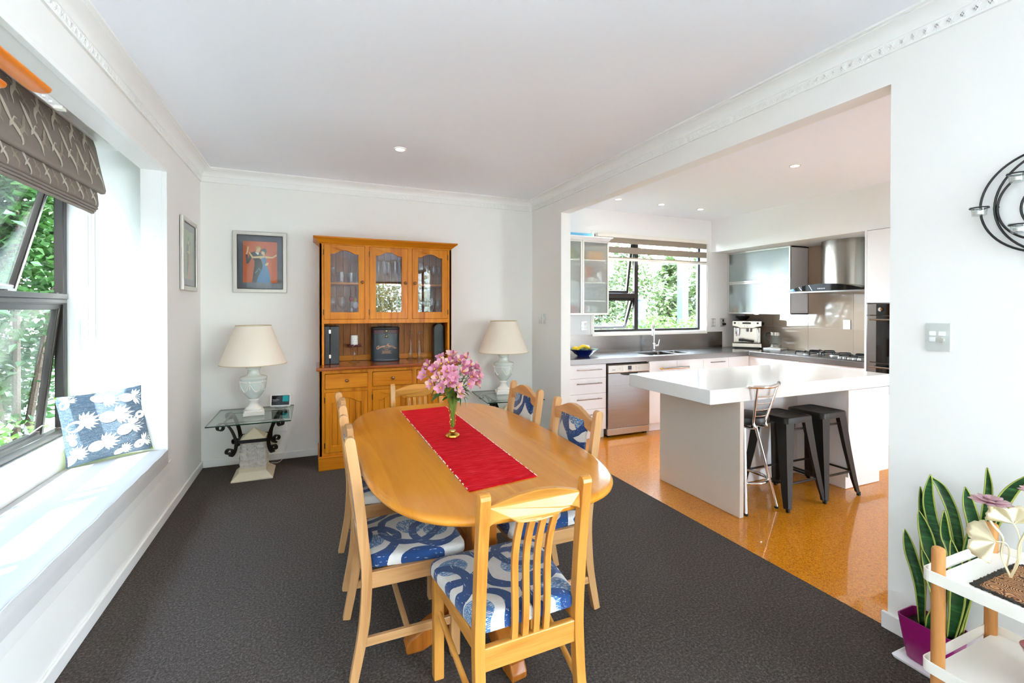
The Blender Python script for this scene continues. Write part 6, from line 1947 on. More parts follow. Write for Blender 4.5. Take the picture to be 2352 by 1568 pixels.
for a in (('orange tub with a green top on the lower pantry shelf', 4.95, 5.68, pz0 + 0.016, 0.034, 0.085, '#e08a1e', '#4f9a3a', 0.8),
          ('white and blue bottle on the lower pantry shelf', 4.855, 5.68, pz0 + 0.016, 0.036, 0.19, '#dde2ea', '#2b4fa8', 0.7),
          ('grey bottle behind the white and blue bottle', 4.79, 5.75, pz0 + 0.016, 0.034, 0.22, '#9a9aa2', '#7a3a3a'),
          ('beige jar with a lime lid on the lower pantry shelf', 4.725, 5.675, pz0 + 0.016, 0.03, 0.09, '#cdb98a', '#93d23c', 0.95),
          ('small clear jar beside the lime lid', 4.655, 5.675, pz0 + 0.016, 0.02, 0.07, '#b8bdb4', '#9aa29a', 0.9),
          ('pale sauce bottle on the lower pantry shelf', 4.59, 5.67, pz0 + 0.016, 0.028, 0.19, '#aebdb8', '#d5e0da', 0.6),
          ('amber spice jar on the lower pantry shelf', 4.53, 5.68, pz0 + 0.016, 0.025, 0.12, '#d08a22', '#b23a30', 0.8),
          ('dark sauce bottle on the lower pantry shelf', 4.475, 5.70, pz0 + 0.016, 0.027, 0.19, '#1f2620', '#a8402e', 0.6),
          ('second dark bottle, with a red top, on the lower pantry shelf', 4.42, 5.70, pz0 + 0.016, 0.026, 0.19, '#23281f', '#c05a44', 0.6),
          ('tiny white jar on the lower pantry shelf', 4.37, 5.67, pz0 + 0.016, 0.018, 0.06, '#e9e9e4', '#e9e9e4', 0.9),
          ('olive green bottle on the lower pantry shelf', 4.315, 5.72, pz0 + 0.016, 0.032, 0.21, '#6c7460', '#30322a', 0.6),
          ('white labelled jar with dark lid on the lower pantry shelf', 4.255, 5.68, pz0 + 0.016, 0.03, 0.19, '#b9b59f', '#39432f', 0.9),
          ('second white labelled jar near the red can', 4.19, 5.68, pz0 + 0.016, 0.03, 0.19, '#c2bea8', '#39432f', 0.9),
          ('red can on the lower pantry shelf', 4.125, 5.675, pz0 + 0.016, 0.03, 0.15, '#b2222c', '#8f1a22', 0.9)):
    bottle(*a)

# tan glass splashback panels
for i, (y0, y1) in enumerate(((2.99, 3.50), (3.50, 4.052), (4.052, 4.56), (4.56, YK - 0.008))):
    for (z0, z1) in ((0.902, 1.213), (1.213, 1.385 if y0 > 4.0 else 1.75), (1.75, 2.266)):
        if y0 > 4.0 and z0 > 1.7:
            continue
        MB().box(XK - 0.007, XK - 0.0005, y0 + 0.001, y1 - 0.001, z0 + 0.001, z1 - 0.001).build('splashback_panel', M['tan_tile'], wkr, bevel=0.001)
t = thing('wall_socket', 'silver socket plate on the tan splashback under the hood', 'socket', (XK, 3.57, 1.26))
MB().box(XK - 0.017, XK - 0.0075, 3.53, 3.612, 1.208, 1.322).build('plate', M['alum'], t, bevel=0.002)
MB().box(XK - 0.02, XK - 0.017, 3.558, 3.584, 1.25, 1.28).build('rocker', M['off_white'], t, bevel=0.001)
for i, (x0, x1, z0, z1, lab) in enumerate(((3.105, 3.185, 1.182, 1.298, 'silver double socket below the frosted wall unit'), (5.29, 5.367, 1.20, 1.319, 'silver double socket between window and coffee machine'), (5.46, 5.535, 1.20, 1.322, 'double socket beside the coffee machine with a black plug'))):
    t = thing('wall_socket', lab, 'socket', ((x0 + x1) / 2, YK, z0))
    MB().box(x0, x1, YK - 0.009, YK, z0, z1).build('plate', M['alum'], t, bevel=0.002)
    for k in range(2):
        zc = z0 + (z1 - z0) * (0.3 + 0.4 * k)
        MB().box(x0 + 0.042, x1 - 0.01, YK - 0.013, YK - 0.009, zc - 0.018, zc + 0.018).build('outlet', M['white'] if i < 2 else M['black'], t, bevel=0.002)
        MB().box(x0 + 0.012, x0 + 0.026, YK - 0.012, YK - 0.009, zc - 0.01, zc + 0.01).build('rocker', M['white'], t, bevel=0.001)
    if i == 2:
        MB().cyl(((x0 + x1) / 2 + 0.02, YK - 0.012, z0 + 0.035), ((x0 + x1) / 2 + 0.02, YK - 0.05, z0 + 0.035), 0.02, 0.015).build('plug', M['black'], t, smooth=40)

# oven tower
t = thing('oven_tower', 'tall white cabinet holding the built-in ovens', 'cabinet', (5.6, 2.65, 0))
MB().box(5.262, XK - 0.002, 2.966, 2.985, 0, 2.266).build('side_panel', M['white'], t)
MB().box(5.262, XK - 0.002, 2.335, 2.354, 0, 2.266).build('side_panel', M['white'], t)
MB().box(5.30, XK - 0.002, 2.355, 2.965, 0.10, 0.60).box(5.30, XK - 0.002, 2.355, 2.965, 1.512, 2.266).build('carcass', M['white'], t)
MB().box(5.262, 5.282, 2.358, 2.963, 1.518, 2.258).build('door', M['white'], t, bevel=0.002)
MB().box(5.262, 5.282, 2.358, 2.963, 0.11, 0.595).build('drawer', M['white'], t, bevel=0.002)
t = thing('wall_oven', 'stainless and black glass double oven in the tall cabinet', 'oven', (5.55, 2.66, 0.60))
oy0, oy1, ox = 2.358, 2.962, 5.262
MB().box(ox + 0.03, XK - 0.03, oy0 + 0.01, oy1 - 0.01, 0.602, 1.508).build('oven_body', M['gunmetal'], t)
MB().box(ox, ox + 0.03, oy0, oy1, 1.393, 1.508).build('control_fascia', M['steel'], t, bevel=0.002)
MB().box(ox - 0.003, ox, oy0, 2.875, 1.395, 1.506).build('control_glass', M['black_gloss'], t)
MB().lathe([(0.022, 0), (0.020, 0.018), (0.002, 0.019)], (ox - 0.003, 2.83, 1.45), 18, Matrix.Rotation(R(-90), 3, 'Y')).build('control_knob', M['chrome'], t, smooth=40)
MB().lathe([(0.022, 0), (0.020, 0.018), (0.002, 0.019)], (ox - 0.003, 2.48, 1.45), 18, Matrix.Rotation(R(-90), 3, 'Y')).build('control_knob', M['chrome'], t, smooth=40)
for z0, z1 in ((0.914, 1.388), (0.605, 0.908)):
    d = MB().box(ox, ox + 0.03, oy0, oy1, z0, z1).build('oven_door', M['steel'], t, bevel=0.002)
    MB().box(ox - 0.003, ox, oy0, 2.875, z0 + 0.002, z1 - 0.002).build('door_glass', M['black_gloss'], d)
    MB().cyl((ox - 0.045, oy0 + 0.05, z1 - 0.04), (ox - 0.045, oy1 - 0.05, z1 - 0.04), 0.009).cyl((ox, oy0 + 0.08, z1 - 0.04), (ox - 0.045, oy0 + 0.08, z1 - 0.04), 0.007).cyl((ox, oy1 - 0.08, z1 - 0.04), (ox - 0.045, oy1 - 0.08, z1 - 0.04), 0.007).build('door_handle', M['steel'], d, smooth=40)

# range hood
t = thing('range_hood', 'curved stainless range hood with black glass front above the hob', 'range hood', (5.7, 3.48, 1.645))
hy0, hy1 = 3.035, 3.935
MB().box(5.375, XK - 0.008, hy0, hy1, 1.645, 1.666).build('canopy_tray', M['steel'], t, bevel=0.003)
arch = lambda y: 1.667 + 0.078 * max(0.0, 1 - ((y - 3.485) / 0.45) ** 2) ** 0.9
N = 40
ys = [hy0 + (hy1 - hy0) * i / N for i in range(N + 1)]
MB().plate([(y, arch(y)) for y in ys], [], 'x', 5.36, 5.368).build('glass_front', M['black_gloss'], t)
m = MB()
m.grid(lambda u, v: (5.366 + (XK - 0.009 - 5.366) * v, hy0 + (hy1 - hy0) * u, arch(hy0 + (hy1 - hy0) * u) + 0.001), N, 2)
m.build('canopy_glass', M['steel'], t, smooth=60, fix=False)
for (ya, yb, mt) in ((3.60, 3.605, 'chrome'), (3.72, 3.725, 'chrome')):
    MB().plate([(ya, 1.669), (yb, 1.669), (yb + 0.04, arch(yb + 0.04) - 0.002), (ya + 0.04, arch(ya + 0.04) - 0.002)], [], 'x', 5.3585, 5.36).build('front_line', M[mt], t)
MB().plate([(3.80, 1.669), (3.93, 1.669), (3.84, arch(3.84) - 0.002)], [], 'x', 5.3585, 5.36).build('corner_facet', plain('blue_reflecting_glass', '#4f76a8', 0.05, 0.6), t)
bt = MB()
for k in range(5):
    bt.cyl((5.360, 3.50 - 0.018 * k + 0.03, 1.69), (5.355, 3.50 - 0.018 * k + 0.03, 1.69), 0.005, n=10)
bt.build('buttons', M['chrome'], t, kind='stuff')
rng = [(XK - 0.008, 3.235), (5.75, 3.235)] + [(5.75 - 0.155 * math.cos(R(a)) , 3.485 + 0.25 * math.sin(R(a))) for a in range(-80, 81, 8)] + [(5.75, 3.735), (XK - 0.008, 3.735)]
MB().plate(rng, [], 'z', 1.70, 2.267).build('chimney', M['hood'], t, smooth=50)

# gas hob
t = thing('gas_hob', 'five-burner gas hob with cast-iron trivets on the steel bench', 'hob', (5.58, 3.47, 0.90))
MB().plate(rrect(5.315, 5.855, 3.03, 3.90, 0.02), [], 'z', 0.9005, 0.908).build('hob_plate', M['hob'], t, bevel=0.003)
for (bx, by, br) in ((5.45, 3.72, 0.035), (5.72, 3.72, 0.045), (5.585, 3.47, 0.06), (5.45, 3.20, 0.045), (5.72, 3.20, 0.035)):
    b = MB().lathe([(br * 1.15, 0), (br * 1.1, 0.012), (br * 0.8, 0.016), (0.001, 0.016)], (bx, by, 0.9082), 22).build('burner', M['alum'], t, smooth=40)
    MB().lathe([(br * 0.72, 0.016), (br * 0.75, 0.022), (br * 0.6, 0.026), (0.001, 0.026)], (bx, by, 0.9082), 20).build('burner_cap', M['castiron'], b, smooth=40)
    g = MB()
    for k in range(4):
        a = PI / 2 * k + PI / 4
        e = Vector((bx, by, 0)) + Vector((math.cos(a), math.sin(a), 0)) * (br + 0.085)
        i_ = Vector((bx, by, 0)) + Vector((math.cos(a), math.sin(a), 0)) * (br * 0.55)
        g.tube(spline([(e.x, e.y, 0.909), (e.x, e.y, 0.935), (e.x * 0.85 + i_.x * 0.15, e.y * 0.85 + i_.y * 0.15, 0.949), (i_.x, i_.y, 0.947)], 4), 0.006, 6)
    g.tube([(bx + (br + 0.075) * math.cos(R(a)), by + (br + 0.075) * math.sin(R(a)), 0.936) for a in range(0, 360, 15)], 0.0055, 6, True)
    g.build('trivet', M['castiron'], t, smooth=60)
for k in range(5):
    MB().lathe([(0.018, 0), (0.016, 0.02), (0.002, 0.021)], (5.36, 3.09 + 0.05 * k, 0.9082), 16).build('control_knob', M['alum'], t, smooth=40)

# espresso machine, set diagonally in the corner
t = thing('espresso_machine', 'stainless espresso machine with black bean hopper in the bench corner', 'coffee machine', (5.70, 4.77, 0.90), R(-51 + 0), None, local=True)
# own axes: +x right along the front, -y toward the user
w2, d2 = 0.185, 0.15
MB().box(-w2, w2, -d2 - 0.02, d2, 0.02, 0.075).build('drip_base', M['coffee_metal'], t, bevel=0.006)
MB().box(-w2 + 0.02, w2 - 0.02, -d2 - 0.012, 0.0, 0.0755, 0.08).build('drip_grate', M['gunmetal'], t)
MB().box(-w2 + 0.03, w2 - 0.03, -d2, d2 - 0.02, 0.002, 0.02).build('foot', M['black'], t)
MB().box(-w2 + 0.012, w2 - 0.012, -0.005, d2, 0.075, 0.29).build('back_body', M['coffee_metal'], t, bevel=0.006)
MB().plate([(-w2, 0.385), (w2, 0.385), (w2, 0.31), (0.12, 0.30), (0.085, 0.283), (-0.085, 0.283), (-0.12, 0.30), (-w2, 0.31)], [], 'y', -d2, d2).build('head', M['coffee_metal'], t, bevel=0.008)
MB().box(-w2 + 0.01, w2 - 0.01, -d2 + 0.01, d2 - 0.01, 0.386, 0.394).build('cup_tray', M['gunmetal'], t, bevel=0.003)
MB().box(-0.055, 0.05, -d2 - 0.002, -d2, 0.345, 0.367).build('display', M['gunmetal'], t)
for (x, z, r) in ((-0.10, 0.355, 0.012), (0.09, 0.353, 0.012), (-0.055, 0.318, 0.012), (-0.02, 0.318, 0.012), (0.015, 0.318, 0.012), (0.05, 0.318, 0.012)):
    MB().lathe([(r, 0), (r, 0.006), (0.001, 0.008)], (x, -d2 - 0.001, z), 14, Matrix.Rotation(R(90), 3, 'X')).build('button', M['chrome'], t, smooth=40)
for x in (-0.15, 0.135):
    MB().box(x - 0.012, x + 0.012, -d2 - 0.002, -d2, 0.345, 0.368).build('gauge_mark', M['gunmetal'], t)
MB().lathe([(0.05, 0.395), (0.052, 0.402), (0.085, 0.435), (0.09, 0.452), (0.085, 0.455), (0.001, 0.458)], (-0.055, 0.0, 0), 28).build('bean_hopper', M['black'], t, smooth=40)
MB().cyl((0.03, -0.085, 0.283), (0.03, -0.085, 0.235), 0.04, 0.036).build('group_head', M['chrome'], t, smooth=40)
MB().cyl((-0.115, -0.10, 0.285), (-0.115, -0.10, 0.20), 0.03).cyl((-0.115, -0.10, 0.20), (-0.115, -0.10, 0.17), 0.02).build('grinder_outlet', M['chrome'], t, smooth=40)
MB().cyl((-0.07, -0.11, 0.10), (-0.07, -0.11, 0.135), 0.033).cyl((-0.05, -0.115, 0.115), (0.09, -0.13, 0.10), 0.012, 0.014).build('portafilter', M['black'], t, smooth=40)
MB().tube([(0.14, -0.09, 0.283), (0.145, -0.11, 0.22), (0.145, -0.12, 0.085)], 0.006, 8).cyl((0.141, -0.10, 0.27), (0.144, -0.108, 0.225), 0.011).build('steam_wand', M['chrome'], t, smooth=40)
MB().lathe([(0.02, 0), (0.022, 0.008), (0.02, 0.03), (0.001, 0.032)], (w2, 0.0, 0.345), 16, Matrix.Rotation(R(90), 3, 'Y')).build('steam_knob', M['gunmetal'], t, smooth=40)
text('ORACLE', 0.012, M['print_dark'], t, face_ny(0.0, -d2 - 0.001, 0.376))

t = thing('folded_board', 'two stacked white boards under the glass kettle', 'board', (5.80, 4.40, 0.90))
MB().obox((5.80, 4.40, 0.906), (0.24, 0.22, 0.010), (0, 0, R(15))).build('lower_board', M['cloth_white'], t, bevel=0.003)
MB().obox((5.80, 4.40, 0.9185), (0.24, 0.22, 0.010), (0, 0, R(15))).build('upper_board', M['cloth_white'], t, bevel=0.003)
t = thing('glass_kettle', 'glass and steel electric kettle beside the coffee machine', 'kettle', (5.80, 4.40, 0.924))
kz = 0.9242
MB().lathe([(0.074, 0), (0.076, 0.004), (0.076, 0.048), (0.07, 0.05), (0.001, 0.05)], (5.80, 4.40, kz), 28).build('steel_base', M['coffee_metal'], t, smooth=40)
MB().lathe([(0.072, 0.05), (0.074, 0.06), (0.068, 0.17), (0.066, 0.17), (0.071, 0.062), (0.001, 0.055)], (5.80, 4.40, kz), 28).build('glass_jug', M['glass'], t, smooth=40)
MB().lathe([(0.069, 0.17), (0.070, 0.215), (0.06, 0.224), (0.001, 0.226)], (5.80, 4.40, kz), 28).build('lid', M['coffee_metal'], t, smooth=40)
MB().tube(spline([(5.745, 4.445, kz + 0.205), (5.71, 4.475, kz + 0.19), (5.705, 4.48, kz + 0.12), (5.74, 4.45, kz + 0.07)], 5), 0.010, 8).build('handle', M['black'], t, smooth=True)

# fruit bowl
t = thing('fruit_bowl', 'dark blue enamel bowl on the benchtop below the frosted wall unit', 'bowl', (2.93, 4.69, 0.90))
bc = (2.93, 4.69, 0.9005)
MB().lathe([(0.075, 0.0), (0.078, 0.004), (0.08, 0.010), (0.11, 0.03), (0.14, 0.06), (0.175, 0.078), (0.176, 0.081), (0.138, 0.066), (0.105, 0.036), (0.075, 0.016), (0.001, 0.014)], bc, 40).build('bowl_body', M['bowl_blue'], t, smooth=40)
MB().lathe([(0.140, 0.0675), (0.174, 0.0815), (0.140, 0.068)], bc, 40, caps=False).build('painted_rim', M['bowl_green'], t, smooth=60)
tag(MB().tube(spline([(2.82, 4.66, 0.975), (2.85, 4.64, 1.005), (2.90, 4.635, 1.02), (2.95, 4.64, 1.005), (2.975, 4.65, 0.985)], 5), [0.006] + [0.018] * 19 + [0.005], 10).build('banana', M['banana'], smooth=True), 'yellow banana on top of the fruit bowl', 'banana')
tag(MB().ball((2.985, 4.70, 0.992), 0.036, (1, 1, 0.9)).build('tomato', M['tomato'], smooth=True), 'red tomato in the fruit bowl', 'tomato')
tag(MB().ball((2.90, 4.62, 0.968), 0.032, (1.3, 1, 0.9)).build('avocado', M['avocado'], smooth=True), 'dark green avocado in front of the banana', 'avocado')
tag(MB().ball((2.985, 4.625, 0.964), 0.032, (1.35, 1, 0.9)).build('avocado', M['avocado'], smooth=True), 'dark green avocado below the tomato', 'avocado')
tag(MB().ball((2.835, 4.72, 0.982), 0.034, (1.2, 1, 1)).build('lemon', M['lemon'], smooth=True), 'yellow lemon behind the banana in the bowl', 'lemon')
tag(MB().ball((3.03, 4.67, 0.972), 0.024, (1.2, 1, 1)).build('kiwifruit', M['kiwi'], smooth=True), 'brown kiwifruit at the bowl edge', 'kiwifruit')

# zebra roller blind over the sink window
t = thing('zebra_blind', 'taupe and sheer banded roller blind over the sink window', 'blind', (4.2, 4.99, 2.08))
bx0, bx1, byy = KW0 + 0.012, 5.165, YK - 0.035
MB().box(bx0, bx1 + 0.012, byy - 0.03, byy + 0.034, 2.375, 2.42).build('cassette', M['off_white'], t, bevel=0.005)
for z0, z1, k in ((2.305, 2.378, 0), (2.259, 2.305, 1), (2.177, 2.259, 0), (2.127, 2.177, 1), (2.112, 2.127, 0)):
    MB().box(bx0 + 0.008, bx1 - 0.004, byy - 0.002, byy + 0.002, z0, z1).build('sheer_band' if k else 'band', M['sheer'] if k else M['taupe_band'], t)
MB().box(bx0 + 0.006, bx1 - 0.002, byy - 0.012, byy + 0.012, 2.083, 2.112).build('bottom_bar', M['off_white'], t, bevel=0.004)
MB().tube(spline([(5.16, byy - 0.02, 2.38), (5.165, byy - 0.02, 1.6), (5.155, byy - 0.02, 1.24), (5.13, byy - 0.02, 1.20), (5.118, byy - 0.02, 1.3), (5.135, byy - 0.02, 2.08)], 8), 0.0014, 5).build('pull_cord', M['chain'], t)

# ------------------------------------------------------------------ island
t = thing('kitchen_island', 'white kitchen island with a thick stone slab top', 'island', (3.5, 2.8, 0))
IX0, IX1, IY0, IY1, IZ = 2.443, 4.468, 2.329, 3.195, 0.907
MB().box(IX0, IX1, IY0, IY1, IZ - 0.098, IZ).build('stone_top', M['stone'], t, bevel=0.002)
MB().box(2.719, 2.755, 2.327, 3.135, 0, IZ - 0.0985).build('end_panel', M['grey_panel'], t, bevel=0.001)
MB().box(2.756, 4.44, 2.75, 3.15, 0.11, IZ - 0.0985).build('cabinet_body', M['white'], t, bevel=0.001)
MB().box(2.756, 4.40, 2.79, 3.10, 0, 0.11).box(3.951, 4.40, 2.374, 2.79, 0, 0.11).build('kickboard', M['white'], t, bevel=0.001)
d = MB().box(3.905, 4.44, 2.345, 2.749, 0.11, IZ - 0.0985).build('end_cabinet', M['white'], t, bevel=0.001)
MB().box(3.905, 4.438, 2.326, 2.3445, 0.113, IZ - 0.101).build('door', M['white'], t, bevel=0.0015)

# stools
def bar_stool(label):
    t = thing('bar_stool', label, 'stool', group='gunmetal stools under the island', local=True)
    sH = 0.655
    top = []
    for e, z in ((0.0, sH - 0.045), (0.0, sH - 0.012), (0.004, sH - 0.003), (0.012, sH), (0.022, sH - 0.001), (0.028, sH - 0.006), (0.03, sH - 0.007)):
        top.append([(x, y, z) for x, y in rrect(-0.15 + e, 0.15 - e, -0.15 + e, 0.15 - e, 0.035)])
    MB().loft(top).build('seat', M['gunmetal'], t, smooth=40)
    MB().plate(rrect(-0.035, 0.035, -0.009, 0.009, 0.0085), [], 'z', sH - 0.0065, sH - 0.0058).build('grip_slot', M['black'], t)
    for sx in (-1, 1):
        for sy in (-1, 1):
            rings = []
            for z, c, w in ((0.02, 0.196, 0.024), (0.12, 0.182, 0.036), (0.35, 0.155, 0.052), (0.56, 0.134, 0.066), (0.63, 0.128, 0.074)):
                # L-shaped pressed-steel leg
                o = []
                for (u, v) in ((0.012, 0.012), (-w, 0.014), (-w, 0.006), (-0.004, -0.004), (0.006, -w), (0.014, -w)):
                    o.append((sx * (c + u), sy * (c + v), z))
                rings.append(o)
            leg = MB().loft(rings).build('leg', M['gunmetal'], t, smooth=30)
            MB().box(min(sx * 0.19, sx * 0.212), max(sx * 0.19, sx * 0.212), min(sy * 0.19, sy * 0.212), max(sy * 0.19, sy * 0.212), 0, 0.03).build('foot', M['rubber'], leg, bevel=0.003)
    for s_ in (-1, 1):
        MB().box(-0.176, 0.176, s_ * 0.172 - 0.007, s_ * 0.172 + 0.007, 0.178, 0.192).build('rail', M['gunmetal'], t, bevel=0.003)
        MB().box(s_ * 0.172 - 0.007, s_ * 0.172 + 0.007, -0.176, 0.176, 0.178, 0.192).build('rail', M['gunmetal'], t, bevel=0.003)
        MB().box(-0.13, 0.13, s_ * 0.12 - 0.006, s_ * 0.12 + 0.006, 0.55, 0.562).build('rail', M['gunmetal'], t)
    return t
bs0 = bar_stool('dark gunmetal stool in the middle, beside the chrome stool')
bs0.location = (3.315, 2.46, 0)
dup(bs0, (3.712, 2.455, 0), 0, 'dark gunmetal stool farthest from the end panel')
t = thing('chrome_stool', 'chrome bar stool with ladder back and round black seat', 'stool', (2.955, 2.49, 0))
sx, sy = 2.955, 2.50
MB().lathe([(0.15, 0.62), (0.168, 0.628), (0.172, 0.65), (0.165, 0.672), (0.12, 0.682), (0.001, 0.684)], (sx, sy, 0), 36).build('seat', M['black_leather'], t, smooth=50)
for k, (ex, ey) in enumerate(((0.155, -0.155), (-0.155, -0.155), (0.155, 0.155), (-0.155, 0.155))):
    leg = MB().tube([(sx + ex * 0.35, sy + ey * 0.35, 0.605), (sx + ex * 1.0, sy + ey * 1.0, 0.012)], 0.0115, 12).build('leg', M['chrome'], t, smooth=True)
    MB().cyl((sx + ex, sy + ey, 0), (sx + ex, sy + ey, 0.014), 0.014).build('foot_cap', M['rubber'], leg, smooth=40)
MB().tube([(sx + 0.16 * math.cos(2 * PI * i / 36), sy + 0.16 * math.sin(2 * PI * i / 36), 0.205) for i in range(36)], 0.0105, 10, True).build('foot_ring', M['chrome'], t, smooth=True)
MB().lathe([(0.06, 0.595), (0.06, 0.618), (0.001, 0.618)], (sx, sy, 0), 24).build('swivel_plate', M['gunmetal'], t, smooth=40)
# ladder back on the diner side
bY = sy - 0.165
def backpt(f, s_):
    return (sx - 0.035 + s_ * (0.055 + 0.045 * f) + 0.02 * f, bY - 0.055 * f + 0.01 * abs(s_), 0.62 + 0.285 * f)
for s_ in (-1, 1):
    pts = [(sx + s_ * 0.05, sy, 0.603), (sx - 0.02 + s_ * 0.06, sy - 0.10, 0.60), (sx - 0.03 + s_ * 0.058, bY - 0.002, 0.612)] + [backpt(f, s_) for f in (0.1, 0.3, 0.6, 1.0)]
    MB().tube(spline(pts, 5), 0.0095, 10).build('back_post', M['chrome'], t, smooth=True)
for f in (0.26, 0.42, 0.58, 0.76):
    a, b = Vector(backpt(f, -1)), Vector(backpt(f, 1))
    mid = (a + b) / 2 + Vector((0, -0.012, 0))
    MB().tube(spline([a, mid, b], 5), 0.004, 8).build('back_rung', M['chrome'], t, smooth=True)
a, b = Vector(backpt(1.0, -1)), Vector(backpt(1.0, 1))
ext = (b - a) * 0.28
MB().tube(spline([a - ext + Vector((0, 0.03, 0.006)), a + Vector((0, -0.004, 0.004)), (a + b) / 2 + Vector((0, -0.02, 0.002)), b + Vector((0, -0.004, 0.008)), b + ext + Vector((0, 0.03, 0.014))], 6), 0.0125, 12).build('top_rail', M['chrome'], t, smooth=True)

# ------------------------------------------------------------------ downlights
bulb = glow('downlight_lens', (1.0, 0.86, 0.66), 14.0)
for i, (x, y, lab) in enumerate(((0.642, 3.759, 'recessed ceiling downlight over the dining table'), (3.932, 2.802, 'recessed downlight over the island'), (3.253, 4.463, 'recessed downlight nearest the frosted wall unit'), (3.895, 4.477, 'recessed downlight over the sink'), (4.538, 4.493, 'recessed downlight nearest the range hood'), (5.5, 1.8, 'recessed downlight out of sight by the ovens'))):
    if i == 5:
        continue
    t = thing('downlight', lab, 'downlight', (x, y, ZC), 0, 'recessed ceiling downlights')
    MB().lathe([(0.048, 0.0), (0.047, -0.004), (0.036, -0.006), (0.033, 0.0)], (x, y, ZC - 0.0005), 32, caps=False).build('trim_ring', M['white'] if i == 0 else M['alum'], t, smooth=50)
    MB().lathe([(0.034, -0.001), (0.034, -0.0025), (0.001, -0.0025)], (x, y, ZC), 24).build('lens', bulb, t)
    l = bpy.data.lights.new('downlight_lamp', 'SPOT')
    l.energy = 14
    l.spot_size = R(95)
    l.spot_blend = 0.6
    l.color = (1.0, 0.84, 0.63)
    l.shadow_soft_size = 0.03
    lo = bpy.data.objects.new('downlight_lamp', l)
    COL.objects.link(lo)
    lo.parent = t
    lo.location = (0, 0, -0.01)

# ------------------------------------------------------------------ outside
struct(MB().box(-30, XL - 0.7, -25, 30, -0.6, -0.5).box(-1.64, 8, YK + 0.13, 30, -0.6, -0.5).box(XL - 0.7, 8, -25, -3.2, -0.6, -0.5).box(XK + 0.2, 14, -3.2, YK + 0.2, -0.6, -0.5).build('ground', M['lawn']), 'lawn outside the windows')
struct(MB().box(-4.2, XL - 0.9, -8, 1.6, -0.5, -0.42).box(XL - 0.7, 8, -8, -3.2, -0.5, -0.42).box(2.6, 8, -3.2, -0.66, -0.5, -0.42).build('pavement_bounce', M['paving']), 'pale paving added around the house to bounce daylight indoors')  # unseen slabs added as a pale surface bouncing daylight indoors
LM = [leafmat('leaf_dark', '#1d3a16', '#3c5f26', 0.3), leafmat('leaf_mid', '#3a5f22', '#6b8a3a', 0.35), leafmat('leaf_pale', '#7c8f52', '#b5bd7e', 0.35), leafmat('leaf_grey_green', '#2f4020', '#5d6b3c', 0.3)]
def shrub(name, label, cat, c, rad, n, ls, mi, trunk=True, hollow=0.55):
    t = thing(name, label, cat, (c[0], c[1], -0.5), 0, 'garden plants outside the windows')
    rnd = random.Random(int(abs(c[0] * 100 + c[1] * 37)))
    vs, fs = [], []
    clumps = [Vector((rnd.uniform(-0.75, 0.75), rnd.uniform(-0.75, 0.75), rnd.uniform(-0.8, 0.85))) for _ in range(26)]
    for i in range(n):
        q = rnd.choice(clumps)
        p = q + Vector((rnd.gauss(0, 0.2), rnd.gauss(0, 0.2), rnd.gauss(0, 0.17)))
        if p.length > 1.15:
            p = p.normalized() * rnd.uniform(0.8, 1.1)
        p = Vector((c[0] + p.x * rad[0], c[1] + p.y * rad[1], c[2] + p.z * rad[2]))
        if p.z < -0.48:
            p.z = -0.48 + rnd.random() * 0.3
        m = Euler((rnd.uniform(-0.9, 0.9), rnd.uniform(-0.9, 0.9), rnd.uniform(0, 6.3))).to_matrix()
        L, W = ls * rnd.uniform(0.7, 1.3), ls * rnd.uniform(0.28, 0.42)
        o = len(vs)
        vs += [p + m @ Vector(v) for v in ((0, 0, 0), (W, L * 0.45, 0.12 * L), (0, L, 0), (-W, L * 0.45, 0.12 * L))]
        fs.append((o, o + 1, o + 2, o + 3))
    me = bpy.data.meshes.new('foliage')
    me.from_pydata(vs, [], fs)
    me.materials.append(LM[mi])
    link('foliage', me, t, kind='stuff')
    tr = MB()
    for k in range(4):
        a = k * 1.6 + 0.4
        tr.tube([(c[0] + 0.1 * math.cos(a), c[1] + 0.1 * math.sin(a), -0.5), (c[0] + 0.25 * rad[0] * math.cos(a), c[1] + 0.25 * rad[1] * math.sin(a), c[2] - rad[2] * 0.3), (c[0] + 0.5 * rad[0] * math.cos(a), c[1] + 0.5 * rad[1] * math.sin(a), c[2] + rad[2] * 0.4)], [0.05, 0.035, 0.012], 7)
    tr.build('stems', M['trunk'], t, smooth=True)
shrub('garden_tree', 'dense green tree right outside the bay window', 'tree', (-4.3, 5.7, 2.6), (1.1, 1.6, 3.4), 30000, 0.12, 0)
shrub('garden_tree', 'dark leafy tree further along outside the bay window', 'tree', (-4.0, 9.1, 2.6), (1.5, 1.6, 3.3), 20000, 0.14, 0)
shrub('garden_tree', 'bushy tree seen through the bay window lower panes', 'tree', (-4.4, 2.3, 2.6), (1.1, 1.6, 3.3), 26000, 0.12, 0)
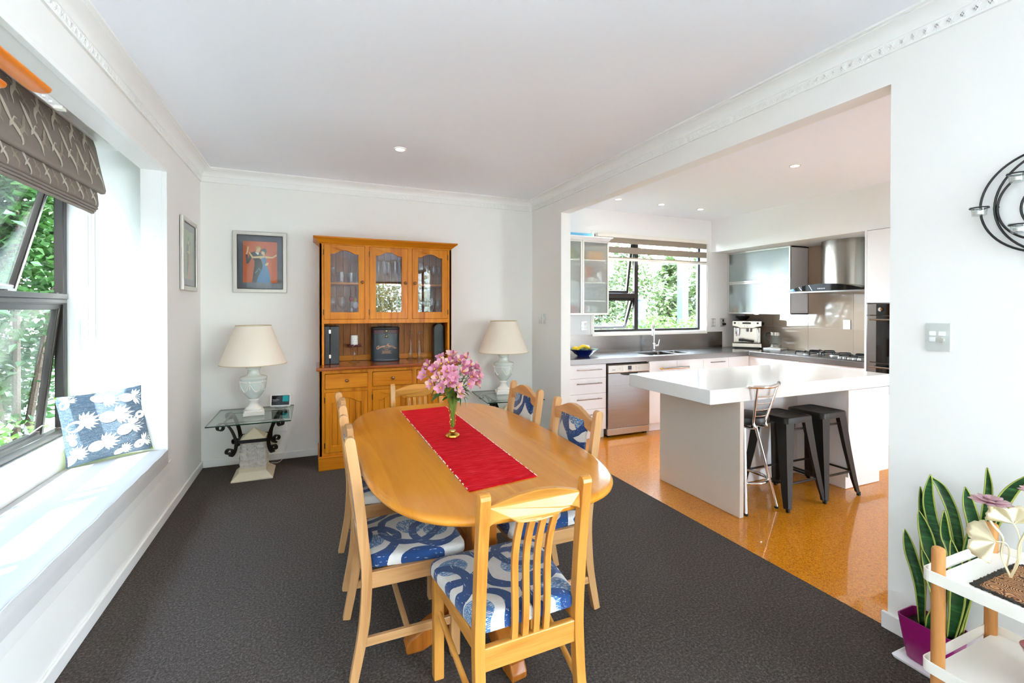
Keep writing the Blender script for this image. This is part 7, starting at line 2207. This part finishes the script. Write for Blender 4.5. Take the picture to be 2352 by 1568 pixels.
shrub('garden_tree', 'tall dark tree layer added beyond the bay to close sky gaps', 'tree', (-7.6, 5.0, 3.6), (1.5, 5.5, 4.6), 30000, 0.2, 0)  # second layer added to block sky showing between the nearer trees
shrub('garden_tree', 'dark tree out of view on the window side, added to shade the bay', 'tree', (-3.7, -0.7, 2.5), (1.0, 1.5, 3.3), 24000, 0.13, 0)  # unseen tree added to cut skylight on the bay reveal
shrub('garden_tree', 'dark tree behind the camera, added to block low sky from the bay', 'tree', (-5.0, -4.2, 2.5), (1.5, 1.8, 3.3), 16000, 0.17, 0)  # unseen tree added to hold back low skylight from behind
shrub('garden_bush', 'low green bush below the open bay window sash', 'bush', (-2.55, 4.9, -0.05), (0.7, 1.0, 0.55), 5000, 0.08, 1)
shrub('garden_bush', 'pale flowering bush outside the sink window, centre', 'bush', (5.7, 8.0, 1.3), (1.2, 0.7, 1.5), 9000, 0.085, 3)
shrub('garden_bush', 'leafy bush close below the sink window', 'bush', (5.6, 6.35, 0.6), (1.7, 0.45, 0.75), 9000, 0.06, 1)
shrub('garden_bush', 'bright spiky bush at the right of the sink window view', 'bush', (8.2, 8.3, 1.2), (1.1, 0.9, 1.5), 6000, 0.15, 3)
shrub('garden_tree', 'sunlit tree beyond the sink window', 'tree', (6.5, 11.5, 1.2), (4.0, 1.2, 2.0), 11000, 0.13, 3)
shrub('garden_tree', 'sunny tree behind the house seen reflected in the hutch glass', 'tree', (3.2, -9.0, 1.0), (2.8, 1.6, 1.9), 9000, 0.12, 2)
for i, (x, y, z1, w) in enumerate(((6.62, 7.0, 3.2, 0.075), (5.55, 6.9, 1.62, 0.055))):
    t = thing('verandah_post', ['tall dark verandah post outside the sink window', 'short dark fence post outside the sink window'][i], 'post', (x, y, -0.5))
    MB().box(x - w, x + w, y - w, y + w, -0.5, z1).build('shaft', M['post_grey'], t, bevel=0.006)
    MB().box(x - w - 0.012, x + w + 0.012, y - w - 0.012, y + w + 0.012, z1, z1 + 0.02).build('cap', M['post_grey'], t)
